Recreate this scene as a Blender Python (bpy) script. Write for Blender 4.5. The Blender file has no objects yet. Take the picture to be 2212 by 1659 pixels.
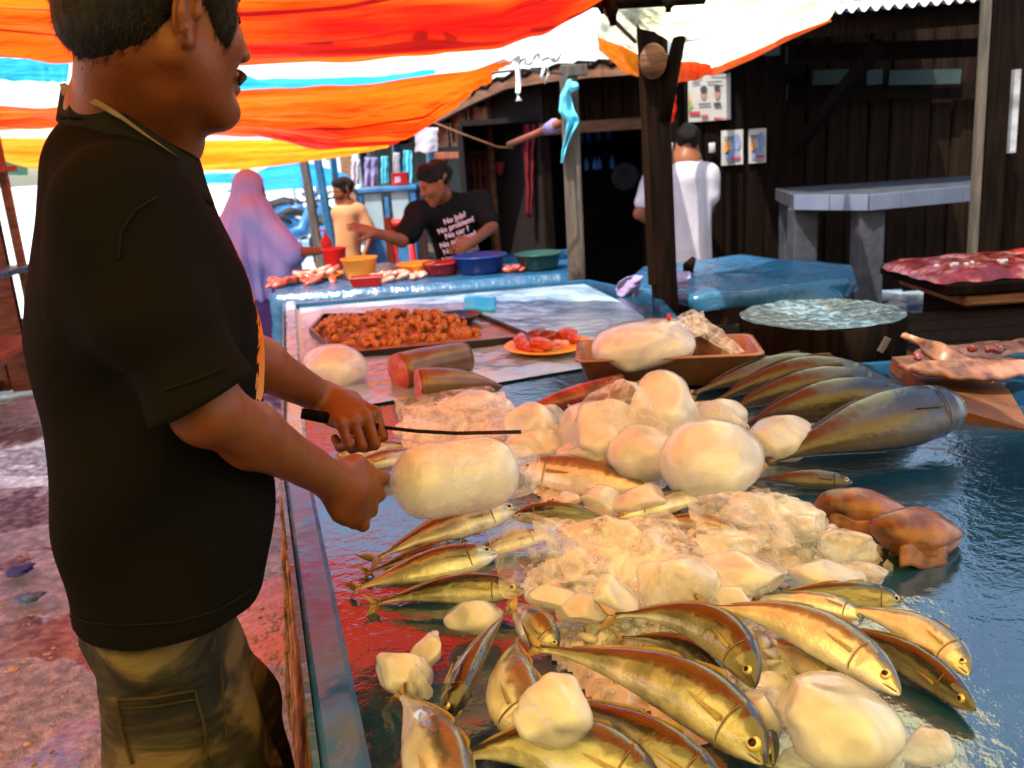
import bpy, math, random
import numpy as np
from mathutils import Vector, Matrix, noise as mnoise
random.seed(7); RNG = np.random.default_rng(7)
scene = bpy.context.scene
COL = scene.collection
R = math.radians

# ------------------------------------------------------------------ camera
PITCH, ROLL, CAMZ, FPX = R(15), R(-3.9), 1.55, 1916.0
cam_d = bpy.data.cameras.new('camera'); cam = bpy.data.objects.new('camera', cam_d); COL.objects.link(cam)
cam_rot = Matrix.Rotation(math.pi/2 - PITCH, 3, 'X') @ Matrix.Rotation(ROLL, 3, 'Z')
cam.matrix_world = Matrix.Translation((0, 0, CAMZ)) @ cam_rot.to_4x4()
cam_d.sensor_width = 36; cam_d.lens = 36*FPX/2212; cam_d.clip_start = 0.05; cam_d.clip_end = 500
cam_d.dof.use_dof = True; cam_d.dof.focus_distance = 1.35; cam_d.dof.aperture_fstop = 6.5
scene.camera = cam

# ------------------------------------------------------------------ light
SUN_EL, SUN_AZ = R(62), R(215)        # azimuth from +Y, clockwise: the sun stands behind and to the left
sdir = Vector((math.sin(SUN_AZ)*math.cos(SUN_EL), math.cos(SUN_AZ)*math.cos(SUN_EL), math.sin(SUN_EL)))
world = bpy.data.worlds.new('World'); scene.world = world; world.use_nodes = True
wn = world.node_tree; wn.nodes.clear()
sky = wn.nodes.new('ShaderNodeTexSky'); sky.sky_type = 'NISHITA'; sky.sun_disc = False
sky.sun_elevation = SUN_EL; sky.sun_rotation = SUN_AZ; sky.dust_density = 2.0; sky.air_density = 1.2
bg = wn.nodes.new('ShaderNodeBackground'); bg.inputs['Strength'].default_value = 0.15
wo = wn.nodes.new('ShaderNodeOutputWorld')
wn.links.new(sky.outputs[0], bg.inputs[0]); wn.links.new(bg.outputs[0], wo.inputs[0])
sl = bpy.data.lights.new('sun', 'SUN'); sl.energy = 2.8; sl.angle = R(0.5); sl.color = (1.0, 0.94, 0.84)
so = bpy.data.objects.new('sun', sl); COL.objects.link(so)
so.rotation_euler = sdir.to_track_quat('Z', 'Y').to_euler()
scene.view_settings.view_transform = 'Standard'; scene.view_settings.look = 'None'
scene.view_settings.gamma = 1.0; scene.view_settings.use_curve_mapping = False
scene.view_settings.exposure = 1.55
scene.render.engine = 'CYCLES'
scene.cycles.use_denoising = True
scene.cycles.max_bounces = 12; scene.cycles.diffuse_bounces = 3; scene.cycles.glossy_bounces = 3
scene.cycles.transmission_bounces = 8; scene.cycles.transparent_max_bounces = 20
scene.cycles.sample_clamp_indirect = 6.0; scene.cycles.caustics_reflective = False; scene.cycles.caustics_refractive = False

# ------------------------------------------------------------------ places: a view ray met with a depth or a height gives a point of the place
def ray(px, py): return cam_rot @ Vector(((px-1106)/FPX, -(py-829.5)/FPX, -1))
def D(px, py, Y):
    d = ray(px, py); return Vector((0, 0, CAMZ)) + d*(Y/d.y)
def Z(px, py, z):
    d = ray(px, py); return Vector((0, 0, CAMZ)) + d*((z-CAMZ)/d.z)

# ------------------------------------------------------------------ materials
def rgb(c): return (c[0], c[1], c[2], 1.0)
def mat(name, cols, rough=0.6, metal=0.0, scale=8.0, detail=4.0, bump=0.0, bscale=None, stretch=(1, 1, 1), sss=0.0, sssr=(1, .6, .4), sss_scale=0.02,
        coat=0.0, spec=0.3, alpha=None, trans=0.0, ior=1.45, rough2=None, stops=None, distort=0.0, sheen=0.0):
    m = bpy.data.materials.new(name); m.use_nodes = True
    nt = m.node_tree; b = nt.nodes['Principled BSDF']; L = nt.links.new
    tc = nt.nodes.new('ShaderNodeTexCoord'); mp = nt.nodes.new('ShaderNodeMapping'); L(tc.outputs['Object'], mp.inputs[0])
    mp.inputs['Scale'].default_value = stretch
    nz = nt.nodes.new('ShaderNodeTexNoise'); L(mp.outputs[0], nz.inputs[0])
    nz.inputs['Scale'].default_value = scale; nz.inputs['Detail'].default_value = detail; nz.inputs['Distortion'].default_value = distort
    cr = nt.nodes.new('ShaderNodeValToRGB'); L(nz.outputs[0], cr.inputs[0])
    e = cr.color_ramp.elements
    n = len(cols); pos = stops or [0.35 + 0.3*i/max(1, n-1) for i in range(n)]
    e[0].position = pos[0]; e[0].color = rgb(cols[0]); e[1].position = pos[-1]; e[1].color = rgb(cols[-1])
    for i in range(1, n-1):
        x = e.new(pos[i]); x.color = rgb(cols[i])
    L(cr.outputs[0], b.inputs['Base Color'])
    b.inputs['Roughness'].default_value = rough; b.inputs['Metallic'].default_value = metal
    b.inputs['Specular IOR Level'].default_value = spec; b.inputs['IOR'].default_value = ior
    b.inputs['Coat Weight'].default_value = coat; b.inputs['Coat Roughness'].default_value = 0.08
    b.inputs['Sheen Weight'].default_value = sheen
    if rough2 is not None:
        mr = nt.nodes.new('ShaderNodeMapRange'); L(nz.outputs[0], mr.inputs[0])
        mr.inputs[1].default_value = .38; mr.inputs[2].default_value = .6
        mr.inputs[3].default_value = rough; mr.inputs[4].default_value = rough2; L(mr.outputs[0], b.inputs['Roughness'])
    if sss:
        b.inputs['Subsurface Weight'].default_value = sss; b.inputs['Subsurface Radius'].default_value = sssr
        b.inputs['Subsurface Scale'].default_value = sss_scale
    if trans: b.inputs['Transmission Weight'].default_value = trans
    if alpha is not None: b.inputs['Alpha'].default_value = alpha
    if bump:
        n2 = nt.nodes.new('ShaderNodeTexNoise'); L(mp.outputs[0], n2.inputs[0]); n2.inputs['Scale'].default_value = bscale or scale*4
        n2.inputs['Detail'].default_value = 3
        bp = nt.nodes.new('ShaderNodeBump'); bp.inputs['Strength'].default_value = bump; bp.inputs['Distance'].default_value = 0.01
        L(n2.outputs[0], bp.inputs['Height']); L(bp.outputs[0], b.inputs['Normal'])
    return m

def tarp_mat(name, c1, c2, thru=0.75, weave=True, scale=1.3):
    m = bpy.data.materials.new(name); m.use_nodes = True; nt = m.node_tree; L = nt.links.new
    nt.nodes.remove(nt.nodes['Principled BSDF']); out = nt.nodes['Material Output']
    tc = nt.nodes.new('ShaderNodeTexCoord')
    mp = nt.nodes.new('ShaderNodeMapping'); mp.inputs['Scale'].default_value = (.45, 1.6, 1.6); L(tc.outputs['Object'], mp.inputs[0])
    nz = nt.nodes.new('ShaderNodeTexNoise'); nz.inputs['Scale'].default_value = scale; nz.inputs['Detail'].default_value = 5; nz.inputs['Distortion'].default_value = .6
    L(mp.outputs[0], nz.inputs[0])
    cr = nt.nodes.new('ShaderNodeValToRGB'); L(nz.outputs[0], cr.inputs[0])
    cr.color_ramp.elements[0].position = .36; cr.color_ramp.elements[0].color = rgb(c1)
    cr.color_ramp.elements[1].position = .64; cr.color_ramp.elements[1].color = rgb(c2)
    n2 = nt.nodes.new('ShaderNodeTexNoise'); n2.inputs['Scale'].default_value = 7; n2.inputs['Detail'].default_value = 6; L(mp.outputs[0], n2.inputs[0])
    bp = nt.nodes.new('ShaderNodeBump'); bp.inputs['Strength'].default_value = 1.0; bp.inputs['Distance'].default_value = .06; L(n2.outputs[0], bp.inputs['Height'])
    tr = nt.nodes.new('ShaderNodeBsdfTranslucent'); df = nt.nodes.new('ShaderNodeBsdfPrincipled'); df.inputs['Roughness'].default_value = .35
    L(cr.outputs[0], tr.inputs[0]); L(cr.outputs[0], df.inputs['Base Color']); L(bp.outputs[0], tr.inputs['Normal']); L(bp.outputs[0], df.inputs['Normal'])
    mx = nt.nodes.new('ShaderNodeMixShader'); mx.inputs[0].default_value = thru
    L(df.outputs[0], mx.inputs[1]); L(tr.outputs[0], mx.inputs[2]); L(mx.outputs[0], out.inputs[0])
    return m

def film_mat(name, milk=.28, tint=(1, 1, 1)):
    m = bpy.data.materials.new(name); m.use_nodes = True; nt = m.node_tree; L = nt.links.new
    b = nt.nodes['Principled BSDF']; out = nt.nodes['Material Output']
    b.inputs['Base Color'].default_value = rgb((.92, .9, .88)); b.inputs['Roughness'].default_value = .07
    b.inputs['Specular IOR Level'].default_value = .8
    tc = nt.nodes.new('ShaderNodeTexCoord'); nz = nt.nodes.new('ShaderNodeTexNoise'); nz.inputs['Scale'].default_value = 26; nz.inputs['Detail'].default_value = 5
    nz.inputs['Distortion'].default_value = 1.2
    L(tc.outputs['Object'], nz.inputs[0])
    mr = nt.nodes.new('ShaderNodeMapRange'); L(nz.outputs[0], mr.inputs[0]); mr.inputs[1].default_value = .4; mr.inputs[2].default_value = .66
    mr.inputs[3].default_value = milk*.55; mr.inputs[4].default_value = min(1, milk*1.9)
    bp = nt.nodes.new('ShaderNodeBump'); bp.inputs['Strength'].default_value = .5; bp.inputs['Distance'].default_value = .006; L(nz.outputs[0], bp.inputs['Height'])
    L(bp.outputs[0], b.inputs['Normal'])
    t = nt.nodes.new('ShaderNodeBsdfTransparent'); t.inputs[0].default_value = rgb((.97, .97, .96))
    tl = nt.nodes.new('ShaderNodeBsdfTranslucent'); tl.inputs[0].default_value = rgb((.95, .95, .95))
    m0 = nt.nodes.new('ShaderNodeMixShader'); m0.inputs[0].default_value = .35; L(b.outputs[0], m0.inputs[1]); L(tl.outputs[0], m0.inputs[2])
    mx = nt.nodes.new('ShaderNodeMixShader'); L(mr.outputs[0], mx.inputs[0]); L(t.outputs[0], mx.inputs[1]); L(m0.outputs[0], mx.inputs[2])
    L(mx.outputs[0], out.inputs[0]); return m

def wet_mat(name, cols, rough_wet=.06, rough_dry=.4, wscale=3, bumps=((30, .15, .01),), puddle=(.42, .56), col_scale=4, spec=.6, ior=1.45, metal=0, bump_dry_only=False):
    """a surface with standing water: smooth where the water lies, rougher where it does not"""
    m = bpy.data.materials.new(name); m.use_nodes = True; nt = m.node_tree; L = nt.links.new; b = nt.nodes['Principled BSDF']
    tc = nt.nodes.new('ShaderNodeTexCoord')
    nz = nt.nodes.new('ShaderNodeTexNoise'); nz.inputs['Scale'].default_value = col_scale; nz.inputs['Detail'].default_value = 8; L(tc.outputs['Object'], nz.inputs[0])
    cr = nt.nodes.new('ShaderNodeValToRGB'); L(nz.outputs[0], cr.inputs[0]); e = cr.color_ramp.elements
    e[0].position = .35; e[0].color = rgb(cols[0]); e[1].position = .65; e[1].color = rgb(cols[-1])
    for i in range(1, len(cols)-1):
        x = e.new(.35+.3*i/(len(cols)-1)); x.color = rgb(cols[i])
    L(cr.outputs[0], b.inputs['Base Color'])
    wz = nt.nodes.new('ShaderNodeTexNoise'); wz.inputs['Scale'].default_value = wscale; wz.inputs['Detail'].default_value = 3; wz.inputs['Distortion'].default_value = .5
    L(tc.outputs['Object'], wz.inputs[0])
    mr = nt.nodes.new('ShaderNodeMapRange'); L(wz.outputs[0], mr.inputs[0]); mr.inputs[1].default_value = puddle[0]; mr.inputs[2].default_value = puddle[1]
    mr.inputs[3].default_value = rough_dry; mr.inputs[4].default_value = rough_wet; L(mr.outputs[0], b.inputs['Roughness'])
    if bump_dry_only:
        md = nt.nodes.new('ShaderNodeMapRange'); L(wz.outputs[0], md.inputs[0]); md.inputs[1].default_value = puddle[0]; md.inputs[2].default_value = puddle[1]
        md.inputs[3].default_value = 1.0; md.inputs[4].default_value = .4
        mm = nt.nodes.new('ShaderNodeMix'); mm.data_type = 'RGBA'; mm.blend_type = 'MULTIPLY'; mm.inputs[0].default_value = 1; L(cr.outputs[0], mm.inputs[6]); L(md.outputs[0], mm.inputs[7]); L(mm.outputs[2], b.inputs['Base Color'])
    prev = None
    for sc, st, dist in bumps:
        n2 = nt.nodes.new('ShaderNodeTexNoise'); n2.inputs['Scale'].default_value = sc; n2.inputs['Detail'].default_value = 3; L(tc.outputs['Object'], n2.inputs[0])
        bp = nt.nodes.new('ShaderNodeBump'); bp.inputs['Strength'].default_value = st; bp.inputs['Distance'].default_value = dist
        L(n2.outputs[0], bp.inputs['Height'])
        if prev is not None: L(prev.outputs[0], bp.inputs['Normal'])
        if bump_dry_only:
            m2 = nt.nodes.new('ShaderNodeMapRange'); L(wz.outputs[0], m2.inputs[0]); m2.inputs[1].default_value = puddle[0]; m2.inputs[2].default_value = puddle[1]
            m2.inputs[3].default_value = st; m2.inputs[4].default_value = st*.06; L(m2.outputs[0], bp.inputs['Strength'])
        prev = bp
    L(prev.outputs[0], b.inputs['Normal'])
    b.inputs['Specular IOR Level'].default_value = spec; b.inputs['Metallic'].default_value = metal; b.inputs['IOR'].default_value = ior
    return m

M = {}
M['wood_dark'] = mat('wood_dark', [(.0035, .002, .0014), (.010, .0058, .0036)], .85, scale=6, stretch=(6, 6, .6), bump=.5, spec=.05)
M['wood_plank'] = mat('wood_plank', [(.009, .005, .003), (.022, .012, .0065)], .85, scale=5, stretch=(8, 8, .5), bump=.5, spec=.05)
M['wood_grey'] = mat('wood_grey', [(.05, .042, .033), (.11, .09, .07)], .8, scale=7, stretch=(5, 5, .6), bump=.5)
M['wood_red'] = mat('wood_red', [(.17, .045, .02), (.30, .085, .035)], .55, scale=6, stretch=(5, 5, .7), bump=.4)
M['wood_warm'] = mat('wood_warm', [(.10, .045, .02), (.22, .10, .045)], .6, scale=6, stretch=(1, 1, 6), bump=.5)
M['wood_stall'] = mat('wood_stall', [(.09, .055, .03), (.2, .13, .075), (.3, .2, .12)], .8, scale=9, stretch=(5, .6, 5), bump=.7)
M['shade_black'] = mat('interior_shade', [(.008, .006, .006), (.014, .01, .008)], .9)  # near-black colour stands in for the shade inside doorway, planks and stall front
M['tarp_orange'] = tarp_mat('tarp_orange', (.85, .006, .001), (1, .20, .006), scale=.9)  # wide red-to-orange blotches also paint in the tarp's brighter highlights
M['tarp_red'] = tarp_mat('tarp_red', (.75, .004, .0015), (1, .13, .005), thru=.72, scale=1.1)
M['tarp_amber'] = tarp_mat('tarp_amber', (1, .20, .006), (1, .34, .012), thru=.85)
M['tarp_yellow'] = tarp_mat('tarp_yellow', (1, .86, .3), (1, .96, .72), thru=.96)
M['tarp_cream'] = tarp_mat('tarp_cream', (1, .58, .09), (1, .70, .16), thru=.85)
M['tarp_blue'] = tarp_mat('tarp_blue', (.01, .28, .75), (.05, .45, .9), thru=.8)
M['table_cover'] = wet_mat('table_cover', [(.002, .022, .06), (.004, .038, .085), (.010, .06, .11)], .03, .10, 5, ((7, .10, .02), (45, .16, .008), (150, .10, .003)), (.4, .52), 3, ior=2.2)
M['plastic_blue'] = wet_mat('plastic_blue', [(.012, .07, .15), (.02, .11, .21)], .12, .35, 6, ((14, .5, .02), (60, .2, .006)), (.4, .6), 3)
M['plastic_pale'] = wet_mat('plastic_pale', [(.25, .42, .52), (.4, .55, .62)], .05, .2, 6, ((9, .6, .03), (40, .3, .008)), (.35, .6), 2)
M['rail'] = wet_mat('painted_rail', [(.015, .07, .26), (.03, .11, .36), (.06, .11, .22)], .12, .4, 9, ((40, .3, .004),), (.4, .6), 12)
M['ground'] = wet_mat('wet_mud', [(.13, .13, .20), (.28, .28, .38), (.5, .5, .62)], .03, .35, 2.3, ((45, 1.0, .05), (190, 1.0, .02)), (.49, .535), 26, bump_dry_only=True, ior=2.2)
def ice_mat(name, c1, c2, op_face, op_edge, rough=.15, scale=9, bump=.4, bscale=20, milk_var=.25, sssw=.7):
    """frozen water: milky inside, see-through where it is clear, glossy and wet outside"""
    m = bpy.data.materials.new(name); m.use_nodes = True; nt = m.node_tree; L = nt.links.new; b = nt.nodes['Principled BSDF']; out = nt.nodes['Material Output']
    tc = nt.nodes.new('ShaderNodeTexCoord'); nz = nt.nodes.new('ShaderNodeTexNoise'); nz.inputs['Scale'].default_value = scale; nz.inputs['Detail'].default_value = 5; nz.inputs['Distortion'].default_value = .8
    L(tc.outputs['Object'], nz.inputs[0]); cr = nt.nodes.new('ShaderNodeValToRGB'); L(nz.outputs[0], cr.inputs[0]); e = cr.color_ramp.elements
    e[0].position = .35; e[0].color = rgb(c1); e[1].position = .65; e[1].color = rgb(c2); L(cr.outputs[0], b.inputs['Base Color'])
    b.inputs['Roughness'].default_value = rough; b.inputs['IOR'].default_value = 1.31; b.inputs['Coat Weight'].default_value = 1.0; b.inputs['Coat Roughness'].default_value = .04; b.inputs['Coat IOR'].default_value = 1.6
    b.inputs['Subsurface Weight'].default_value = sssw; b.inputs['Subsurface Radius'].default_value = (1, .9, .75); b.inputs['Subsurface Scale'].default_value = .04
    n2 = nt.nodes.new('ShaderNodeTexNoise'); n2.inputs['Scale'].default_value = bscale; n2.inputs['Detail'].default_value = 4; L(tc.outputs['Object'], n2.inputs[0])
    bp = nt.nodes.new('ShaderNodeBump'); bp.inputs['Strength'].default_value = bump; bp.inputs['Distance'].default_value = .01; L(n2.outputs[0], bp.inputs['Height']); L(bp.outputs[0], b.inputs['Normal'])
    lw = nt.nodes.new('ShaderNodeLayerWeight'); lw.inputs[0].default_value = .4
    mr = nt.nodes.new('ShaderNodeMapRange'); L(lw.outputs['Facing'], mr.inputs[0]); mr.inputs[3].default_value = op_face; mr.inputs[4].default_value = op_edge
    ma = nt.nodes.new('ShaderNodeMath'); ma.operation = 'MULTIPLY_ADD'; L(nz.outputs[0], ma.inputs[0]); ma.inputs[1].default_value = milk_var*2; ma.inputs[2].default_value = -milk_var
    ad = nt.nodes.new('ShaderNodeMath'); ad.operation = 'ADD'; ad.use_clamp = True; L(mr.outputs[0], ad.inputs[0]); L(ma.outputs[0], ad.inputs[1])
    tr = nt.nodes.new('ShaderNodeBsdfTransparent'); tr.inputs[0].default_value = rgb((.96, .97, .96))
    mx = nt.nodes.new('ShaderNodeMixShader'); L(ad.outputs[0], mx.inputs[0]); L(tr.outputs[0], mx.inputs[1]); L(b.outputs[0], mx.inputs[2]); L(mx.outputs[0], out.inputs[0])
    return m
M['ice'] = ice_mat('ice_milky', (.64, .66, .66), (.76, .78, .78), .68, .46, rough=.14, scale=13, bump=.2, bscale=12, milk_var=.30, sssw=.45)
M['ice_clear'] = ice_mat('ice_clear', (.62, .64, .62), (.82, .83, .81), .30, .72, rough=.08, scale=22, bump=.6, bscale=40, milk_var=.5)
M['ice_frost'] = ice_mat('ice_crushed', (.62, .64, .63), (.82, .84, .83), .75, .8, rough=.12, scale=30, bump=.4, bscale=60, sssw=.5)
M['film'] = film_mat('plastic_film', .24)
M['film_milky'] = film_mat('plastic_film_milky', .42)
M['skin_dark'] = mat('skin_brown', [(.12, .032, .008), (.165, .046, .012)], .42, scale=14, detail=6, sss=.10, sss_scale=.01, bump=.08, bscale=200)
M['skin'] = mat('skin_tan', [(.20, .065, .028), (.27, .095, .042)], .45, scale=7, sss=.1, sss_scale=.01, bump=.08, bscale=90)
M['hair'] = mat('hair_black', [(.003, .0025, .002), (.010, .008, .006)], .5, scale=60, stretch=(3, 3, .3), bump=.6, bscale=260, spec=.2)
M['eye_white'] = mat('eye_white', [(.6, .55, .5), (.65, .6, .55)], .2)
M['cloth_black'] = mat('cloth_black', [(.0075, .007, .0068), (.013, .012, .0115)], .9, scale=5, bump=.35, bscale=9, spec=.06)
M['cloth_white'] = mat('cloth_white', [(.42, .40, .44), (.52, .50, .53)], .85, scale=3, bump=.8, bscale=9)
M['cloth_lilac'] = mat('cloth_lilac', [(.26, .34, .80), (.34, .43, .92)], .75, scale=3, bump=.3, bscale=14)
M['cloth_purple'] = mat('cloth_purple', [(.07, .05, .22), (.10, .07, .28)], .8, scale=3)
M['cloth_tan'] = mat('cloth_tan', [(.42, .2, .09), (.52, .27, .12)], .85, scale=4)
M['cloth_red'] = mat('cloth_red', [(.10, .006, .01), (.16, .01, .015)], .8, scale=4, bump=.5, bscale=10)
M['cloth_cyan'] = mat('cloth_cyan', [(.08, .5, .68), (.16, .68, .82)], .6, scale=7, bump=.5, bscale=25)
M['cloth_jean'] = mat('cloth_jean', [(.02, .03, .07), (.03, .045, .09)], .85, scale=6)
M['cloth_violet'] = mat('cloth_violet', [(.16, .13, .3), (.3, .27, .45)], .7, scale=6, bump=.5, bscale=20)
M['khaki'] = mat('khaki_camo_folds', [(.010, .010, .008), (.030, .025, .013), (.10, .072, .034)], .85, scale=4.5, stretch=(1, 1, 2.4), detail=5, distort=1.6, bump=.8, bscale=18, stops=[.42, .5, .58])  # dark streaks serve as camo and as painted shade in the folds
M['white_rope'] = mat('rope_white', [(.7, .7, .68), (.85, .85, .82)], .7, scale=30, bump=.5)
M['steel_dark'] = mat('steel_dark', [(.03, .022, .02), (.06, .045, .04)], .35, metal=.8, scale=20)
M['steel'] = mat('steel', [(.4, .4, .4), (.6, .6, .6)], .3, metal=1)
M['metal_black'] = mat('metal_black', [(.015, .015, .017), (.03, .03, .033)], .4, scale=12)
M['rust'] = mat('rusty_zinc', [(.22, .2, .19), (.5, .5, .5), (.16, .09, .06)], .45, metal=.5, scale=6, bump=.2)
M['concrete'] = mat('concrete', [(.028, .030, .038), (.05, .053, .064)], .85, scale=9, bump=.4)
M['tile'] = mat('tile_white', [(.10, .12, .18), (.14, .17, .24)], .4, scale=3)
M['paper'] = mat('paper_white', [(.42, .40, .37), (.52, .50, .46)], .8, scale=4)
M['ink'] = mat('ink_dark', [(.05, .045, .06), (.07, .06, .08)], .8)
M['ink_red'] = mat('ink_red', [(.45, .03, .05), (.5, .05, .06)], .8)
M['ink_blue'] = mat('ink_blue', [(.16, .22, .38), (.25, .32, .48)], .8)
M['ink_green'] = mat('ink_green', [(.15, .3, .1), (.2, .35, .12)], .8)
M['ink_orange'] = mat('ink_orange', [(.6, .25, .06), (.65, .3, .08)], .8)
M['ink_skin'] = mat('print_skin', [(.35, .2, .15), (.4, .22, .16)], .8)
M['ink_pink'] = mat('shirt_lettering', [(.75, .55, .6), (.85, .65, .7)], .8)
M['print_cream'] = mat('print_cream', [(.45, .24, .12), (.6, .36, .2)], .8, scale=30)
M['print_orange'] = mat('print_orange', [(.6, .18, .02), (.75, .26, .03)], .8, scale=30)
M['pl_red'] = mat('plastic_red', [(.55, .02, .02), (.65, .03, .03)], .3, scale=3)
M['pl_maroon'] = mat('plastic_maroon', [(.25, .012, .015), (.32, .02, .02)], .3, scale=3)
M['pl_orange'] = mat('plastic_orange', [(.85, .33, .03), (.92, .42, .05)], .35, scale=3, sss=.2)
M['pl_navy'] = mat('plastic_navy', [(.015, .03, .15), (.02, .045, .2)], .3, scale=3)
M['pl_green'] = mat('plastic_dark_green', [(.012, .045, .04), (.02, .065, .055)], .35, scale=3)
M['pl_black'] = mat('plastic_black', [(.01, .01, .012), (.02, .02, .022)], .25, scale=3)
M['cyan_patch'] = mat('patch_cyan', [(.02, .42, .62), (.03, .5, .7)], .3, scale=3)
M['pl_brown'] = mat('tray_brown', [(.26, .10, .05), (.42, .19, .10)], .25, scale=7, bump=.2, trans=.2)
M['meat'] = mat('meat_red', [(.30, .03, .02), (.45, .08, .05), (.55, .14, .09)], .22, scale=22, bump=.4, coat=.5, sss=.1)
M['meat_dark'] = mat('meat_dark', [(.07, .012, .01), (.18, .03, .02), (.28, .06, .035)], .2, scale=16, bump=.5, coat=.6)
M['meat_pale'] = mat('meat_pale', [(.5, .22, .15), (.7, .42, .32)], .25, scale=18, bump=.4, coat=.4, sss=.1)
M['tuna_skin'] = mat('tuna_skin', [(.10, .055, .03), (.2, .11, .06)], .35, metal=.3, scale=9, bump=.15, coat=.3)
M['tuna_flesh'] = mat('tuna_flesh', [(.36, .04, .03), (.50, .11, .08)], .3, scale=26, bump=.3, coat=.4)
M['chunk'] = mat('dried_chunk', [(.22, .07, .015), (.42, .15, .03), (.55, .22, .05)], .5, scale=60, bump=.5, bscale=150)
M['head_brown'] = mat('fish_head_skin', [(.05, .02, .010), (.19, .08, .04), (.30, .14, .08)], .35, scale=14, bump=.3, coat=.3)
M['sky_wet_top'] = mat('wet_top_sky_tint', [(.012, .03, .042), (.05, .11, .14), (.16, .26, .32)], .08, scale=34, stops=[.38, .5, .62], bump=.8, bscale=60, spec=.8, ior=1.8)  # bluish speckle puts the sky's reflection into the colour of the wet wood
M['card'] = mat('cardboard', [(.16, .10, .055), (.25, .17, .09)], .85, scale=9, stretch=(1, 1, 6), bump=.3)
M['pebble'] = mat('pebble', [(.2, .16, .13), (.42, .36, .3)], .55, scale=9)
M['glass'] = mat('cabinet_glass', [(.35, .5, .55), (.5, .65, .7)], .08, scale=4, alpha=.6)
M['pale_wall'] = mat('pale_wall', [(.6, .62, .62), (.75, .76, .75)], .8, scale=2)
M['bike_blue'] = mat('bike_blue', [(.03, .12, .3), (.05, .2, .4)], .3)
M['rubber'] = mat('rubber', [(.02, .02, .02), (.03, .03, .03)], .7)
M['green_panel'] = mat('green_panel', [(.02, .036, .03), (.035, .055, .045)], .8, scale=3)
M['bottle_blue'] = mat('bottle_glass_blue', [(.05, .2, .8), (.06, .3, .9)], .1)  # plain blue glass for the doorway bottles

def fish_mat(name, back, mid, flank, belly, metal=.2, rough=.24, mott=.75, coat=1.0, crough=.05):
    m = bpy.data.materials.new(name); m.use_nodes = True; nt = m.node_tree; L = nt.links.new; b = nt.nodes['Principled BSDF']
    at = nt.nodes.new('ShaderNodeAttribute'); at.attribute_name = 'fishmap'
    sp = nt.nodes.new('ShaderNodeSeparateColor'); L(at.outputs['Color'], sp.inputs[0])
    tc = nt.nodes.new('ShaderNodeTexCoord'); nz = nt.nodes.new('ShaderNodeTexNoise'); nz.inputs['Scale'].default_value = 48; nz.inputs['Detail'].default_value = 7
    L(tc.outputs['Object'], nz.inputs[0])
    ad = nt.nodes.new('ShaderNodeMath'); ad.operation = 'MULTIPLY_ADD'; L(nz.outputs[0], ad.inputs[0]); ad.inputs[1].default_value = .40; L(sp.outputs[1], ad.inputs[2])
    sb = nt.nodes.new('ShaderNodeMath'); sb.operation = 'SUBTRACT'; L(ad.outputs[0], sb.inputs[0]); sb.inputs[1].default_value = .20
    cr = nt.nodes.new('ShaderNodeValToRGB'); L(sb.outputs[0], cr.inputs[0]); e = cr.color_ramp.elements
    e[0].position = .22; e[0].color = rgb(belly); e[1].position = .86; e[1].color = rgb(back)
    for p_, c_ in ((.42, flank), (.58, flank), (.66, mid), (.76, back)):
        x = e.new(p_); x.color = rgb(c_)
    n2 = nt.nodes.new('ShaderNodeTexNoise'); n2.inputs['Scale'].default_value = 24; n2.inputs['Detail'].default_value = 6; L(tc.outputs['Object'], n2.inputs[0])
    mr = nt.nodes.new('ShaderNodeMapRange'); L(n2.outputs[0], mr.inputs[0]); mr.inputs[1].default_value = .35; mr.inputs[2].default_value = .65
    mr.inputs[3].default_value = 1-mott*.7; mr.inputs[4].default_value = 1.1
    mu = nt.nodes.new('ShaderNodeMix'); mu.data_type = 'RGBA'; mu.blend_type = 'MULTIPLY'; mu.inputs[0].default_value = 1
    L(cr.outputs[0], mu.inputs[6]); L(mr.outputs[0], mu.inputs[7]); L(mu.outputs[2], b.inputs['Base Color'])
    b.inputs['Metallic'].default_value = metal; b.inputs['Roughness'].default_value = rough; b.inputs['Coat Weight'].default_value = coat; b.inputs['Coat Roughness'].default_value = crough
    vo = nt.nodes.new('ShaderNodeTexVoronoi'); vo.inputs['Scale'].default_value = 260; L(tc.outputs['Object'], vo.inputs[0])
    bp = nt.nodes.new('ShaderNodeBump'); bp.inputs['Strength'].default_value = .16; bp.inputs['Distance'].default_value = .002; L(vo.outputs[0], bp.inputs['Height'])
    b2 = nt.nodes.new('ShaderNodeBump'); b2.inputs['Strength'].default_value = .45; b2.inputs['Distance'].default_value = .007; L(nz.outputs[0], b2.inputs['Height']); L(bp.outputs[0], b2.inputs['Normal'])
    L(b2.outputs[0], b.inputs['Normal'])
    return m
M['fish_gold'] = fish_mat('fish_golden', (.045, .042, .025), (.12, .115, .06), (.40, .41, .26), (.76, .77, .68))
M['fish_silver'] = fish_mat('fish_silver', (.09, .085, .07), (.22, .22, .17), (.62, .64, .58), (.86, .88, .87), mott=.4)
M['fish_dark'] = fish_mat('fish_dark_back', (.022, .020, .013), (.05, .048, .03), (.22, .225, .14), (.5, .51, .40), mott=.8)
M['fish_tuna'] = fish_mat('tuna_dark', (.006, .006, .008), (.010, .009, .011), (.022, .017, .018), (.06, .05, .052), metal=.1, rough=.3, mott=.3, coat=.45, crough=.22)
M['fish_blue'] = fish_mat('fish_bluish', (.03, .05, .12), (.2, .1, .08), (.4, .3, .25), (.7, .6, .5))
M['fin'] = mat('fin', [(.24, .15, .06), (.42, .3, .12)], .4, scale=30, stretch=(1, 1, 1), bump=.4)
M['eye_gold'] = mat('fish_iris', [(.55, .42, .16), (.7, .56, .25)], .25, metal=.4)
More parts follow.
